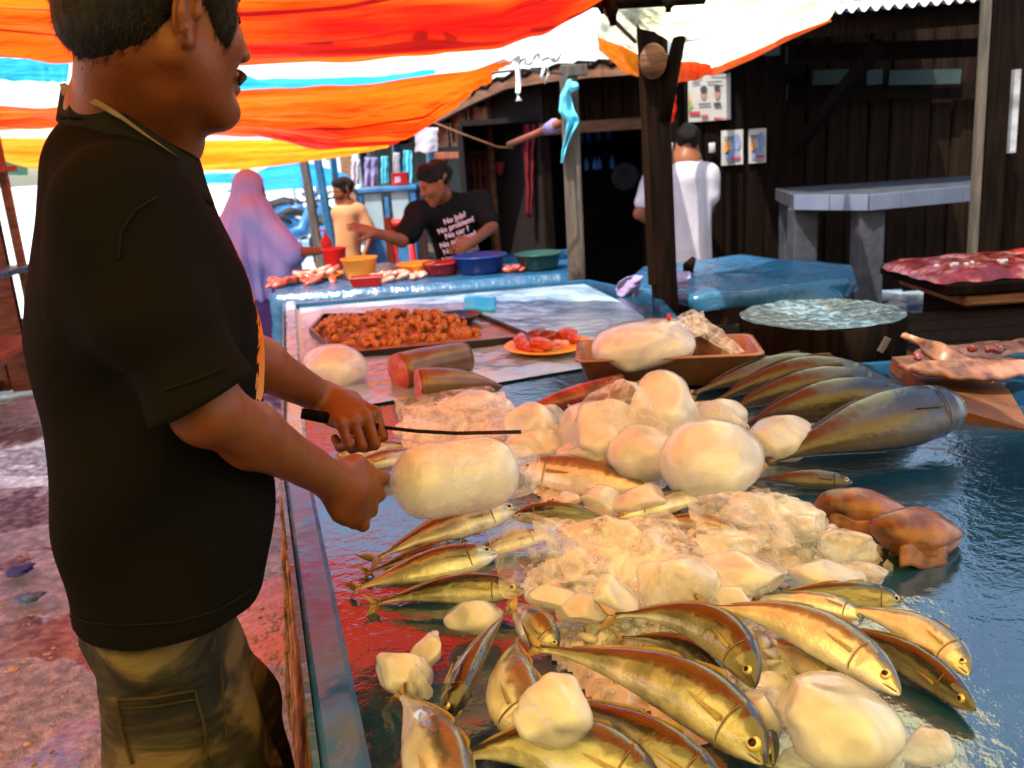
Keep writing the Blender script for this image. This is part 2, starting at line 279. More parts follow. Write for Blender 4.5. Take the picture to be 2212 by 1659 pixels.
M['eye_black'] = mat('fish_pupil', [(.004, .004, .005), (.006, .006, .007)], .08)

# ------------------------------------------------------------------ mesh helpers
WO = {}      # world origin of every object made
def tag(o, label, cat, group=None, kind=None):
    if label: o['label'] = label
    if cat: o['category'] = cat
    if group: o['group'] = group
    if kind: o['kind'] = kind
    return o
def thing(name, label, cat, loc, group=None):
    o = bpy.data.objects.new(name, None); COL.objects.link(o); o.location = loc; o.empty_display_size = .05
    WO[o.name] = Vector(loc); return tag(o, label, cat, group)

class MB:
    def __init__(s): s.v = []; s.f = []; s.mi = []; s.cur = 0
    def add(s, vs, fs):
        b = len(s.v); s.v += [tuple(x) for x in vs]; s.f += [tuple(i+b for i in f) for f in fs]; s.mi += [s.cur]*len(fs); return s
    def box(s, c, size, rot=None, bev=0.0, taper=1.0):
        hx, hy, hz = (x/2 for x in size); vs = []; c = Vector(c)
        if bev <= 0:
            for z in (-hz, hz):
                t = taper if z > 0 else 1
                for x, y in ((-hx, -hy), (hx, -hy), (hx, hy), (-hx, hy)): vs.append(Vector((x*t, y*t, z)))
            fs = [(3, 2, 1, 0), (4, 5, 6, 7), (0, 1, 5, 4), (1, 2, 6, 5), (2, 3, 7, 6), (3, 0, 4, 7)]
        else:
            rings = [(-hz, bev), (-hz+bev, 0), (hz-bev, 0), (hz, bev)]
            for z, i in rings:
                t = taper if z > 0 else 1
                for x, y in ((-hx+bev, -hy+i), (hx-bev, -hy+i), (hx-i, -hy+bev), (hx-i, hy-bev), (hx-bev, hy-i), (-hx+bev, hy-i), (-hx+i, hy-bev), (-hx+i, -hy+bev)):
                    vs.append(Vector((x*t, y*t, z)))
            fs = [tuple(range(7, -1, -1)), tuple(range(24, 32))]
            for r in range(3):
                for k in range(8): a = r*8+k; b_ = r*8+(k+1) % 8; fs.append((a, b_, b_+8, a+8))
        if rot is not None: vs = [rot @ v for v in vs]
        return s.add([v+c for v in vs], fs)
    def beam(s, a, b, w, h, up=(0, 0, 1), bev=0.0):
        a, b = Vector(a), Vector(b); d = (b-a); L_ = d.length; d.normalize(); u = Vector(up)
        x = d.cross(u); x = x.normalized() if x.length > 1e-5 else Vector((1, 0, 0)); y = x.cross(d)
        m = Matrix((x, y, d)).transposed(); return s.box((a+b)/2, (w, h, L_), m, bev)
    def tube(s, pts, rad, n=10, cap=True, flat=1.0, up=(0, 0, 1)):
        pts = [Vector(p) for p in pts]; rad = rad if hasattr(rad, '__len__') else [rad]*len(pts); vs = []; fs = []
        for i, p in enumerate(pts):
            d = (pts[min(i+1, len(pts)-1)]-pts[max(i-1, 0)]).normalized(); x = d.cross(Vector(up))
            x = x.normalized() if x.length > 1e-4 else Vector((1, 0, 0)); y = x.cross(d)
            for k in range(n):
                a = 2*math.pi*k/n; vs.append(p+x*math.cos(a)*rad[i]+y*math.sin(a)*rad[i]*flat)
        for i in range(len(pts)-1):
            for k in range(n): a = i*n+k; b = i*n+(k+1) % n; fs.append((a, b, b+n, a+n))
        if cap: fs += [tuple(range(n-1, -1, -1)), tuple(range((len(pts)-1)*n, len(pts)*n))]
        return s.add(vs, fs)
    def lathe(s, c, prof, n=32, sx=1, sy=1, rot=None, cap=False, wob=None):
        c = Vector(c); vs = []; fs = []
        for i, (r, z) in enumerate(prof):
            for k in range(n):
                a = 2*math.pi*k/n; q = 1 + (wob(a, i) if wob else 0); v = Vector((math.cos(a)*r*sx*q, math.sin(a)*r*sy*q, z)); vs.append((rot @ v if rot is not None else v)+c)
        for i in range(len(prof)-1):
            for k in range(n): a = i*n+k; b = i*n+(k+1) % n; fs.append((a, b, b+n, a+n))
        if cap: fs += [tuple(range(n-1, -1, -1)), tuple(range((len(prof)-1)*n, len(prof)*n))]
        return s.add(vs, fs)
    def grid(s, fn, nu, nv):
        vs = [fn(i/nu, j/nv) for j in range(nv+1) for i in range(nu+1)]
        fs = [(j*(nu+1)+i, j*(nu+1)+i+1, (j+1)*(nu+1)+i+1, (j+1)*(nu+1)+i) for j in range(nv) for i in range(nu)]
        return s.add(vs, fs)
    def build(s, name, m, parent=None, smooth=True, label=None, cat=None, group=None, kind=None, origin=None):
        ms = m if isinstance(m, (list, tuple)) else [m]
        V = np.array([tuple(v) for v in s.v], dtype=np.float64)
        if parent is not None: o0 = WO[parent.name]
        elif origin is not None: o0 = Vector(origin)
        else: o0 = Vector(((V[:, 0].min()+V[:, 0].max())/2, (V[:, 1].min()+V[:, 1].max())/2, V[:, 2].min()))
        me = bpy.data.meshes.new(name); me.from_pydata((V-np.array(o0)).tolist(), [], s.f)
        for x in ms: me.materials.append(x)
        if len(ms) > 1: me.polygons.foreach_set('material_index', s.mi)
        if smooth: me.polygons.foreach_set('use_smooth', [True]*len(s.f))
        me.update()
        o = bpy.data.objects.new(name, me); COL.objects.link(o)
        if parent is not None: o.parent = parent; WO[o.name] = Vector(o0)
        else: o.location = o0; WO[o.name] = Vector(o0)
        return tag(o, label, cat, group, kind)

def fbm(p, oct_=3, f=1.0):
    v = 0; a = 1
    for _ in range(oct_): v += a*mnoise.noise(p*f); f *= 2.1; a *= .5
    return v
def solid(obj, t, off=0.0):
    md = obj.modifiers.new('thickness', 'SOLIDIFY'); md.thickness = t; md.offset = off; return obj

# ------------------------------------------------------------------ signed distance bodies (one continuous skin from joints and radii)
def rotm(fwd, up=(0, 0, 1)):
    f = Vector(fwd).normalized(); u = Vector(up); l = u.cross(f).normalized(); u2 = f.cross(l)
    return np.array([[f.x, l.x, u2.x], [f.y, l.y, u2.y], [f.z, l.z, u2.z]])   # columns: forward, left, up
def rc(a, b, ra, rb, k=.015, op=1): return ('rc', np.array(a, float), np.array(b, float), ra, rb, k, op)
def el(c, r, m=None, k=.015, op=1): return ('el', np.array(c, float), np.array(r, float), np.eye(3) if m is None else np.array(m), None, k, op)
def sdf_mesh(prims, res):
    lo = np.full(3, 1e9); hi = -lo; bbs = []
    for p in prims:
        if p[0] == 'rc':
            r = max(p[3], p[4]); l_ = np.minimum(p[1], p[2])-r; h_ = np.maximum(p[1], p[2])+r
        else:
            ext = np.sqrt(((p[3]*p[2][None, :])**2).sum(1)); l_ = p[1]-ext; h_ = p[1]+ext
        mg = p[5]+2.5*res; bbs.append((l_-mg, h_+mg))
        if p[6] > 0: lo = np.minimum(lo, l_-mg); hi = np.maximum(hi, h_+mg)
    n = np.ceil((hi-lo)/res).astype(int)+1
    F = np.full(n, .2, np.float32)
    for p, (l_, h_) in zip(prims, bbs):
        a = np.clip(np.floor((l_-lo)/res).astype(int), 0, n); b = np.clip(np.ceil((h_-lo)/res).astype(int)+1, 0, n)
        if (b-a).min() <= 0: continue
        X, Y, Zc = np.meshgrid(*[lo[i]+res*np.arange(a[i], b[i]) for i in range(3)], indexing='ij', sparse=True)
        if p[0] == 'rc':
            ab = p[2]-p[1]; L2 = max((ab**2).sum(), 1e-9)
            t = np.clip(((X-p[1][0])*ab[0]+(Y-p[1][1])*ab[1]+(Zc-p[1][2])*ab[2])/L2, 0, 1)
            d = np.sqrt((X-p[1][0]-t*ab[0])**2+(Y-p[1][1]-t*ab[1])**2+(Zc-p[1][2]-t*ab[2])**2)-(p[3]+(p[4]-p[3])*t)
        else:
            q = [X-p[1][0], Y-p[1][1], Zc-p[1][2]]; m = p[3]; k0 = 0; k1 = 0
            for j in range(3):
                u = q[0]*m[0, j]+q[1]*m[1, j]+q[2]*m[2, j]; k0 = k0+(u/p[2][j])**2; k1 = k1+(u/p[2][j]**2)**2
            k0 = np.sqrt(k0); k1 = np.sqrt(k1)+1e-9; d = k0*(k0-1)/k1
        S = F[a[0]:b[0], a[1]:b[1], a[2]:b[2]]; k = max(p[5], 1e-4)
        if p[6] > 0:
            h = np.maximum(k-np.abs(S-d), 0)/k; S[...] = np.minimum(S, d)-h*h*k*.25
        else:
            d = -d; h = np.maximum(k-np.abs(S-d), 0)/k; S[...] = np.maximum(S, d)+h*h*k*.25
    ins = F < 0
    c = [ins[i:n[0]-1+i, j:n[1]-1+j, k:n[2]-1+k] for i in (0, 1) for j in (0, 1) for k in (0, 1)]
    cnt = sum(x.astype(np.int8) for x in c); act = (cnt > 0) & (cnt < 8)
    idx = np.argwhere(act); vid = np.full(act.shape, -1, np.int32); vid[act] = np.arange(len(idx))
    acc = np.zeros((len(idx), 3)); num = np.zeros(len(idx))
    off = [(i, j, k) for i in (0, 1) for j in (0, 1) for k in (0, 1)]
    for ai, oa in enumerate(off):
        for ax in range(3):
            if oa[ax]: continue
            ob = list(oa); ob[ax] = 1
            fa = F[idx[:, 0]+oa[0], idx[:, 1]+oa[1], idx[:, 2]+oa[2]]; fb = F[idx[:, 0]+ob[0], idx[:, 1]+ob[1], idx[:, 2]+ob[2]]
            cr = (fa < 0) != (fb < 0); t = np.where(cr, fa/np.where(cr, fa-fb, 1), 0)
            pos = np.array(oa, float)[None, :].repeat(len(idx), 0); pos[:, ax] += t
            acc += pos*cr[:, None]; num += cr
    V = lo+res*(idx+acc/num[:, None])
    Q = []
    for ax in range(3):
        s0 = [slice(None)]*3; s1 = [slice(None)]*3; s0[ax] = slice(0, n[ax]-1); s1[ax] = slice(1, n[ax])
        A, B = ins[tuple(s0)], ins[tuple(s1)]; e = np.argwhere(A != B); sgn = A[tuple(e.T)]
        o1, o2 = [(1, 2), (2, 0), (0, 1)][ax]
        ok = (e[:, o1] > 0) & (e[:, o2] > 0) & (e[:, o1] < n[o1]-1) & (e[:, o2] < n[o2]-1); e = e[ok]; sgn = sgn[ok]
        def g(d1, d2):
            f_ = e.copy(); f_[:, o1] -= d1; f_[:, o2] -= d2; return vid[tuple(f_.T)]
        q = np.stack([g(1, 1), g(0, 1), g(0, 0), g(1, 0)], 1); q[~sgn] = q[~sgn][:, ::-1]; Q.append(q)
    Q = np.concatenate(Q)
    # one light relaxation
    S_ = np.zeros_like(V); C_ = np.zeros(len(V))
    for i, j in ((0, 1), (1, 2), (2, 3), (3, 0)):
        np.add.at(S_, Q[:, i], V[Q[:, j]]); np.add.at(S_, Q[:, j], V[Q[:, i]]); np.add.at(C_, Q[:, i], 1); np.add.at(C_, Q[:, j], 1)
    V = V*.5+.5*S_/C_[:, None]
    return V, Q
def mesh_from(parts, name, m, parent, disp=None, matfn=None, **kw):
    Vs = []; Qs = []; b = 0
    for V, Q in parts: Vs.append(V); Qs.append(Q+b); b += len(V)
    V = np.concatenate(Vs); Q = np.concatenate(Qs)
    if disp is not None: V = disp(V, Q)
    ms = m if isinstance(m, (list, tuple)) else [m]
    o0 = np.array(WO[parent.name]) if parent is not None else np.array([V[:, 0].mean(), V[:, 1].mean(), V[:, 2].min()])
    me = bpy.data.meshes.new(name); me.vertices.add(len(V)); me.vertices.foreach_set('co', (V-o0).ravel())
    me.loops.add(len(Q)*4); me.loops.foreach_set('vertex_index', Q.ravel().astype(np.int32)); me.polygons.add(len(Q))
    me.polygons.foreach_set('loop_start', np.arange(len(Q), dtype=np.int32)*4); me.polygons.foreach_set('use_smooth', [True]*len(Q))
    for x in ms: me.materials.append(x)
    if matfn is not None:
        me.polygons.foreach_set('material_index', matfn(V[Q].mean(1)).astype(np.int32))
    me.update(calc_edges=True); me.validate()
    o = bpy.data.objects.new(name, me); COL.objects.link(o)
    if parent is not None: o.parent = parent; WO[o.name] = Vector(o0)
    else: o.location = Vector(o0); WO[o.name] = Vector(o0)
    for k_, v_ in kw.items(): o[k_] = v_
    return o
def vnormals(V, Q):
    fn = np.cross(V[Q[:, 2]]-V[Q[:, 0]], V[Q[:, 3]]-V[Q[:, 1]]); N = np.zeros_like(V)
    for i in range(4): np.add.at(N, Q[:, i], fn)
    return N/(np.linalg.norm(N, axis=1)[:, None]+1e-12)

def shirt_mat():
    m = bpy.data.materials.new('shirt_printed'); m.use_nodes = True; nt = m.node_tree; L = nt.links.new; b = nt.nodes['Principled BSDF']
    tc = nt.nodes.new('ShaderNodeTexCoord'); sx = nt.nodes.new('ShaderNodeSeparateXYZ')
    mp = nt.nodes.new('ShaderNodeMapping'); mp.vector_type = 'TEXTURE'; mp.inputs['Rotation'].default_value = (0, 0, R(25)); L(tc.outputs['Object'], mp.inputs[0]); L(mp.outputs[0], sx.inputs[0])
    nz = nt.nodes.new('ShaderNodeTexNoise'); nz.inputs['Scale'].default_value = 13; nz.inputs['Detail'].default_value = 3; nz.inputs['Distortion'].default_value = 1.5; L(tc.outputs['Object'], nz.inputs[0])
    def ma(op, a_, b_, c_=None):
        n = nt.nodes.new('ShaderNodeMath'); n.operation = op
        for i, v in enumerate((a_, b_, c_)):
            if v is None: continue
            if hasattr(v, 'default_value') or hasattr(v, 'is_linked'): L(v, n.inputs[i])
            else: n.inputs[i].default_value = v
        return n.outputs[0]
    X, Y, Zz = sx.outputs[0], sx.outputs[1], sx.outputs[2]
    wob = ma('MULTIPLY_ADD', nz.outputs[0], .10, -.05)
    dz = ma('SUBTRACT', Zz, 1.30); ez = ma('ABSOLUTE', ma('ADD', dz, wob), 0); ey = ma('ABSOLUTE', ma('ADD', Y, wob), 0)
    inz = ma('LESS_THAN', ez, .155); iny = ma('LESS_THAN', ey, .095); inx = ma('GREATER_THAN', X, .02)
    msk = ma('MULTIPLY', ma('MULTIPLY', inz, iny), inx)
    hol = ma('LESS_THAN', nz.outputs[0], .60); msk = ma('MULTIPLY', msk, hol)
    cr = nt.nodes.new('ShaderNodeValToRGB'); L(ma('MULTIPLY_ADD', dz, 3.0, .5), cr.inputs[0]); e = cr.color_ramp.elements
    e[0].position = .30; e[0].color = rgb((.5, .27, .13)); e[1].position = .58; e[1].color = rgb((.6, .15, .015))
    n2 = nt.nodes.new('ShaderNodeTexNoise'); n2.inputs['Scale'].default_value = 5; L(tc.outputs['Object'], n2.inputs[0])
    base = nt.nodes.new('ShaderNodeValToRGB'); L(n2.outputs[0], base.inputs[0]); base.color_ramp.elements[0].color = rgb((.0028, .0026, .0026)); base.color_ramp.elements[1].color = rgb((.0065, .006, .0058))
    mx = nt.nodes.new('ShaderNodeMix'); mx.data_type = 'RGBA'; L(msk, mx.inputs[0]); L(base.outputs[0], mx.inputs[6]); L(cr.outputs[0], mx.inputs[7]); L(mx.outputs[2], b.inputs['Base Color'])
    b.inputs['Roughness'].default_value = .9; b.inputs['Specular IOR Level'].default_value = .035
    n3 = nt.nodes.new('ShaderNodeTexNoise'); n3.inputs['Scale'].default_value = 900; L(tc.outputs['Object'], n3.inputs[0])
    bp = nt.nodes.new('ShaderNodeBump'); bp.inputs['Strength'].default_value = .4; bp.inputs['Distance'].default_value = .001; L(n3.outputs[0], bp.inputs['Height']); L(bp.outputs[0], b.inputs['Normal'])
    return m
M['shirt_print'] = shirt_mat()
M['fin_dark'] = mat('fin_dark', [(.03, .025, .02), (.06, .05, .035)], .4, scale=30)
M['fin_gold'] = mat('fin_olive', [(.2, .15, .06), (.36, .28, .12)], .4, scale=30, bump=.4)
_ks = RNG.normal(size=(6, 24, 3)); _ph = RNG.uniform(0, 6.28, (6, 24))
def vn(V, f, s=0, st=(1, 1, 1)):
    W = V*np.array(st)*f; r = np.zeros(len(V))
    for i in range(24): r += np.sin(W @ (_ks[s, i]) + _ph[s, i])
    return r/5.0

# ================================================================== SETTING: ground
def gfn(u, v):
    x = -14+28*u; y = -3+16*v
    z = .018*mnoise.noise(Vector((x*1.3, y*1.3, 0)))+.006*mnoise.noise(Vector((x*6, y*6, 3)))
    return Vector((x, y, z-.02))
g = MB(); g.grid(gfn, 170, 110); g.build('ground', M['ground'], kind='structure', origin=(0, 0, 0))
g = MB(); g.grid(lambda u, v: Vector((-200+400*u, -200+400*v, -.06)), 2, 2); g.build('terrain', mat('pale_earth', [(.45, .43, .4), (.6, .58, .55)], .9, scale=.5), kind='structure', smooth=False, origin=(0, 0, 0))
g = MB(); g.grid(lambda u, v: Vector((-22+21.3*u, 10.0+50*v, .03)), 4, 4); g.build('street', mat('sunlit_street', [(.62, .62, .6), (.72, .72, .7)], .8, scale=.8), kind='structure', smooth=False, origin=(0, 0, 0))
# gravel in the mud: countless small stones
gv = MB()
for i in range(2600):
    x = random.uniform(-2.3, .1); y = random.uniform(1.0, 5.2); r = random.uniform(.003, .010)*(1 if random.random() < .9 else 1.7)
    if random.random() < .45: x = random.uniform(-.95, -.3); y = random.uniform(1.0, 2.9)
    b = Vector((x, y, gfn((x+14)/28, (y+3)/16).z)); a = random.uniform(0, 6.3)
    vs = [b+Vector((math.cos(a+k*1.257)*r*random.uniform(.8, 1.3), math.sin(a+k*1.257)*r, 0)) for k in range(5)]+[b+Vector((0, 0, r*.8))]
    gv.add(vs, [(k, (k+1) % 5, 5) for k in range(5)])
gv.build('gravel', M['pebble'], label='small loose stones bedded in the wet mud beside the stall', cat='gravel', kind='stuff')

# ================================================================== lump shapes used for stones, ice and pieces
_ico = {}
def ico(sub):
    if sub in _ico: return _ico[sub]
    import bmesh
    bm = bmesh.new(); bmesh.ops.create_icosphere(bm, subdivisions=sub, radius=1)
    V = np.array([v.co[:] for v in bm.verts]); F = [tuple(v.index for v in f.verts) for f in bm.faces]; bm.free(); _ico[sub] = (V, F); return _ico[sub]
def lump(c, r, seed, sub=3, facets=6, rough=.08, fdist=(.55, .85), rot=None, mb=None, power=1.0):
    V, F = ico(sub); V = V.copy(); rg = np.random.default_rng(seed)
    if power != 1.0:
        V = np.sign(V)*np.abs(V)**power; 
    for _ in range(facets):
        n = rg.normal(size=3); n /= np.linalg.norm(n); d = rg.uniform(*fdist); t = V @ n; over = np.maximum(t-d, 0); V -= over[:, None]*n*.93
    V = V*(1+rough*vn(V+rg.uniform(0, 50), 2.2, seed % 6)[:, None]) 
    if rough > .05: V = V*(1+rough*.35*vn(V+rg.uniform(0, 50), 6.0, (seed+1) % 6)[:, None])
    V = V*np.array(r)
    if rot is not None: V = V @ np.array(rot).T
    mb = mb or MB(); mb.add((V+np.array(c)).tolist(), F); return mb
def rz(a, tilt=0, roll=0): return np.array(Matrix.Rotation(R(a), 3, 'Z') @ Matrix.Rotation(R(tilt), 3, 'Y') @ Matrix.Rotation(R(roll), 3, 'X'))

for k, (px, py, r, lab) in enumerate([(262, 1515, .018, 'pale rounded pebble on wet mud, leftmost of three beside the khaki trousers'), (292, 1492, .017, 'pale rounded pebble in the middle of three beside the khaki trousers'), (325, 1486, .021, 'pale rounded pebble touching the khaki trousers, rightmost of three'),
        (735, 1452, .035, 'large pale flat stone standing in the mud beside the plank skirt of the stall'), (778, 1425, .018, 'small yellow pebble right of the large pale flat stone')]):
    p = Z(px*.864 if px > 700 else px*.864, py if px > 700 else py, 0.0) if False else Z(px if px < 700 else px-95, py, .01)
    lump(p+Vector((0, 0, r*.3)), (r*1.2, r*.9, r*.75), 40+k, 3, 3, .08).build('pebble', M['pebble'], label=lab, cat='pebble', group='stones in the mud')
t = Z(735-100, 930+180, 0)
# muddy flat scraps of litter on the ground
for px, py, lab, mm in ((40, 1235, 'crumpled blue plastic scrap on the muddy ground left of the man', 'pl_navy'), (64, 1295, 'flattened blue-grey plastic scrap in front of the crumpled blue one', 'plastic_blue')):
    p = Z(px, py, .02); lump(p, (.055, .05, .02), px, 4, 8, .4).build('plastic_scrap', M[mm], label=lab, cat='litter')

# ================================================================== SHACK facades
def plank_wall(name, label, p0, p1, z0, z1, w, m, cat='wall', seedn=0, skip=()):
    p0, p1 = Vector((p0[0], p0[1], 0)), Vector((p1[0], p1[1], 0)); L_ = (p1-p0).length; d = (p1-p0)/L_; nrm = Vector((d.y, -d.x, 0))
    t = thing(name, label, cat, (p0.x, p0.y, z0)); n = max(1, round(L_/w)); w_ = L_/n; rg = random.Random(seedn)
    rotz_ = Matrix.Rotation(math.atan2(d.y, d.x), 3, 'Z'); mesh = None
    MB().box(((p0+p1)/2-nrm*.035)+Vector((0, 0, (z0+z1)/2)), (L_, .012, z1-z0-.03), rotz_).build('gap_light_block', M['shade_black'], t, smooth=False)  # added black sheet, stops daylight showing through the plank gaps
    for i in range(n):
        if i in skip: continue
        c = p0+d*(w_*(i+.5))+nrm*rg.uniform(-.012, .012)
        if mesh is None:
            o = MB().box((p0.x, p0.y, z0+(z1-z0)/2), (w_-.012, .025, z1-z0), rotz_, .004).build('plank', m, t, smooth=False); mesh = o.data
        else:
            o = bpy.data.objects.new('plank', mesh); COL.objects.link(o); o.parent = t; WO[o.name] = WO[t.name]
        o.location = (c.x-p0.x, c.y-p0.y, rg.uniform(-.02, .02)); o.rotation_euler = (0, rg.uniform(-.006, .006), 0)
    return t
def PX(px, Y, py=400): return D(px, py, Y).x
FY = 7.3
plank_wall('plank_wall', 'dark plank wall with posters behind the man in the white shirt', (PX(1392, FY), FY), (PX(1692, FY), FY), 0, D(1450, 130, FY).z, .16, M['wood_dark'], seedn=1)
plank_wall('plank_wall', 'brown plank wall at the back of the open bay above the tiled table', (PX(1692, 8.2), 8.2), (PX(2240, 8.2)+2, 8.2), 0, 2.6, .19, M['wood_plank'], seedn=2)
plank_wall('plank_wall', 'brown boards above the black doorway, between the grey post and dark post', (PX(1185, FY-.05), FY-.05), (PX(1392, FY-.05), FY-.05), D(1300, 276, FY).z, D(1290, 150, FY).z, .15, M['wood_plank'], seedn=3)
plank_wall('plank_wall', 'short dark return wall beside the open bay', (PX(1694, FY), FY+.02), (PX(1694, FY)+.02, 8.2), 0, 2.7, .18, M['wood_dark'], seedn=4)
# doorway interior
t = thing('doorway', 'black open doorway with dim shelves inside, behind the grey post', 'doorway', (PX(1290, FY), FY, 0))
x0, x1 = PX(1190, FY), PX(1390, FY); zt = D(1290, 281, FY).z
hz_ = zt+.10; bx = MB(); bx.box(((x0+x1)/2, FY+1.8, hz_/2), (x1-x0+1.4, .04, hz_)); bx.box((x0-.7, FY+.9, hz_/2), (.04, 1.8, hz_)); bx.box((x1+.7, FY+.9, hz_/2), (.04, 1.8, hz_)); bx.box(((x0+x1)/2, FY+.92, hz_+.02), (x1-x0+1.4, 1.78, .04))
bx.build('interior', M['shade_black'], t, smooth=False)
MB().box(((x0+x1)/2, FY-.09, zt+.03), (x1-x0+.14, .06, .09), None, .008).build('lintel', M['wood_warm'], t, smooth=False)
for xx in (x0-.03, x1+.02): MB().box((xx, FY-.03, zt/2), (.08, .08, zt-.02), None, .008).build('jamb', M['wood_dark'], t, smooth=False)
for zz in (1.52, 1.28, .95): MB().box(((x0+x1)/2, FY+.9, zz), (x1-x0+.6, .3, .025)).build('shelf', M['wood_dark'], t, smooth=False)
# enamel plate + blue bottles on the dim shelves
pz = D(1350, 380, FY+.75)
MB().lathe(pz, [(.0, .0), (.05, .004), (.10, .012), (.125, .02), (.125, .026), (.1, .02), (0, .008)], 28, rot=Matrix.Rotation(R(100), 3, 'X')).build('plate', M['concrete'], label='round pale plate propped on the dark doorway shelf', cat='plate')
for i, (px, py) in enumerate(((1222, 388), (1233, 390), (1296, 386), (1318, 385), (1258, 388), (1275, 384), (1270, 433), (1288, 432), (1297, 432), (1325, 430))):
    b = D(px, py, FY+.82); b.z = (1.535 if py < 400 else 1.295); s = .75
    MB().lathe(b, [(.0, 0), (.03*s, .002), (.032*s, .02), (.032*s, .09*s), (.012*s, .12*s), (.012*s, .15*s), (0, .152*s)], 14).build('bottle', M['bottle_blue'], label=['first blue bottle from the left on the upper dim shelf, left of the grey post', 'second blue bottle from the left on the upper dim shelf', 'blue bottle on the upper dim shelf just right of the grey post', 'rightmost blue bottle on the upper dim shelf', 'third blue bottle from the left on the upper dim shelf', 'blue bottle on the upper dim shelf partly behind the grey post', 'leftmost blue bottle on the lower dim shelf', 'second blue bottle from the left on the lower dim shelf', 'third blue bottle from the left on the lower dim shelf', 'brightest blue bottle, nearest the round plate on the lower shelf'][i], cat='bottle', group='blue bottles inside the doorway')

# left shack running away from the corner
W2 = [(1190, 7.3), (1075, 8.0), (950, 9.0), (875, 10.2), (800, 11.6), (735, 13.2)]
pts = [Vector((PX(a, b), b, 0)) for a, b in W2]
plank_wall('plank_wall', 'brown plank wall between the doorway and the red balusters', pts[0], pts[1], 0, D(1130, 185, 7.6).z, .13, M['wood_plank'], seedn=5)
t = thing('carved_stall_front', 'red-brown carved wooden stall front with balusters and framed panels', 'stall front', (pts[1].x, pts[1].y, 0))
dv = (pts[2]-pts[1]); Lw = dv.length; dv.normalize(); nv = Vector((-dv.y, dv.x, 0)); nv = nv if nv.y < 0 else -nv
def W(s, off, z): return pts[1]+dv*s*Lw+nv*off+Vector((0, 0, z))
rotw = Matrix.Rotation(math.atan2(dv.y, dv.x), 3, 'Z')
MB().box(W(.5, -.25, 1.0), (Lw, .02, 2.1), rotw).build('back_board', M['shade_black'], t, smooth=False)
zr = 1.50
MB().box(W(.5, .03, zr), (Lw*1.04, .09, .07), rotw, .012).build('rail', M['wood_red'], t, smooth=False)
MB().box(W(.5, .02, 2.08), (Lw*1.04, .07, .06), rotw, .012).build('rail', M['wood_red'], t, smooth=False)
MB().box(W(.5, .02, .85), (Lw*1.04, .07, .06), rotw, .012).build('rail', M['wood_red'], t, smooth=False)
for s in (.2, .52, .84):
    p = MB().box(W(s, .0, 1.80), (Lw*.25, .03, .44), rotw, .006).build('carved_panel', M['wood_red'], t, smooth=False)
    f = MB()
    for dz in (-.2, .2): f.box(W(s, .025, 1.80+dz), (Lw*.27, .03, .04), rotw)
    for ds in (-.125, .125): f.box(W(s+ds, .025, 1.80), (.035, .03, .36), rotw)
    f.build('frame', M['wood_warm'], p, smooth=False)
    f = MB(); f.lathe(W(s, .03, 1.80), [(.1, -.0), (.08, .02), (.05, .012), (.03, .03), (0, .03)], 16, rot=(rotw @ Matrix.Rotation(R(90), 3, 'X'))); f.build('rosette', M['wood_red'], p)
prof = [(.028, 0), (.028, .05), (.015, .09), (.026, .2), (.03, .3), (.014, .42), (.024, .47), (.016, .55), (.028, .6), (.028, .63)]
bm0 = None
for i, s in enumerate([.04, .13, .22, .31, .40, .49, .80, .88, .96]):
    c = W(s, .03, .87)
    if bm0 is None: o = MB().lathe(Vector((pts[1].x, pts[1].y, 0)), prof, 12).build('baluster', M['wood_red'], t); bm0 = o.data
    else: o = bpy.data.objects.new('baluster', bm0); COL.objects.link(o); o.parent = t; WO[o.name] = WO[t.name]
    o.location = (c.x-pts[1].x, c.y-pts[1].y, .87)
for s in (0.0, 1.0): MB().box(W(s, .04, 1.05), (.09, .09, 2.1), rotw, .01).build('corner_post', M['wood_warm'], t, smooth=False)
# shops further along
for i in range(2, 5):
    a, b = pts[i], pts[i+1]; m_ = (a+b)/2; L_ = (b-a).length; ra = Matrix.Rotation(math.atan2((b-a).y, (b-a).x), 3, 'Z')
    t = thing('market_stall', ['open shop front hung with pale cloths behind the blue glass cabinet', 'shop front with grey-green boards beyond the hanging cloths', 'farthest shop front at the end of the row, past the green boards'][i-2], 'stall', (m_.x, m_.y, 0))
    MB().box(m_+Vector((.35, .1, 1.0)), (L_+.2, .03, 2.1), ra).build('wall', M['green_panel'], t, smooth=False)
    for q in (a, b): MB().box(q+Vector((-.05, -.08, 1.02)), (.09, .09, 2.04), ra, .01).build('post', M['wood_grey'] if i == 3 else M['plastic_blue'], t, smooth=False)
    MB().box(m_+Vector((0, 0, .5)), (L_*.95, .5, .05), ra, .01).build('counter', M['wood_grey'], t, smooth=False)
def hanging(px0, px1, py0, py1, Y, m, name, label, cat, amp=.025, folds=3, group=None, taper=.0, seed=0):
    a, b, c, d = D(px0, py0, Y), D(px1, py0, Y), D(px0, py1, Y), D(px1, py1, Y)
    def fn(u, v):
        top = a.lerp(b, u); bot = c.lerp(d, .5+(u-.5)*(1-taper)); p = top.lerp(bot, v)
        p.y += amp*math.sin(u*6.28*folds+seed+v*1.5)*(.4+v*.6)+amp*.5*mnoise.noise(Vector((u*4, v*4, seed))); p.z += .02*mnoise.noise(Vector((u*3, 1.0, seed)))*v
        p.x += .012*mnoise.noise(Vector((v*5, seed, 0))); return p
    o = MB().grid(fn, 22, 18).build(name, m, label=label, cat=cat, group=group); solid(o, .004); return o
hanging(897, 946, 276, 330, 8.4, M['cloth_white'], 'hanging_sheet', 'pale grey cloth sheet hung beside the carved panels', 'cloth', .01, 1)
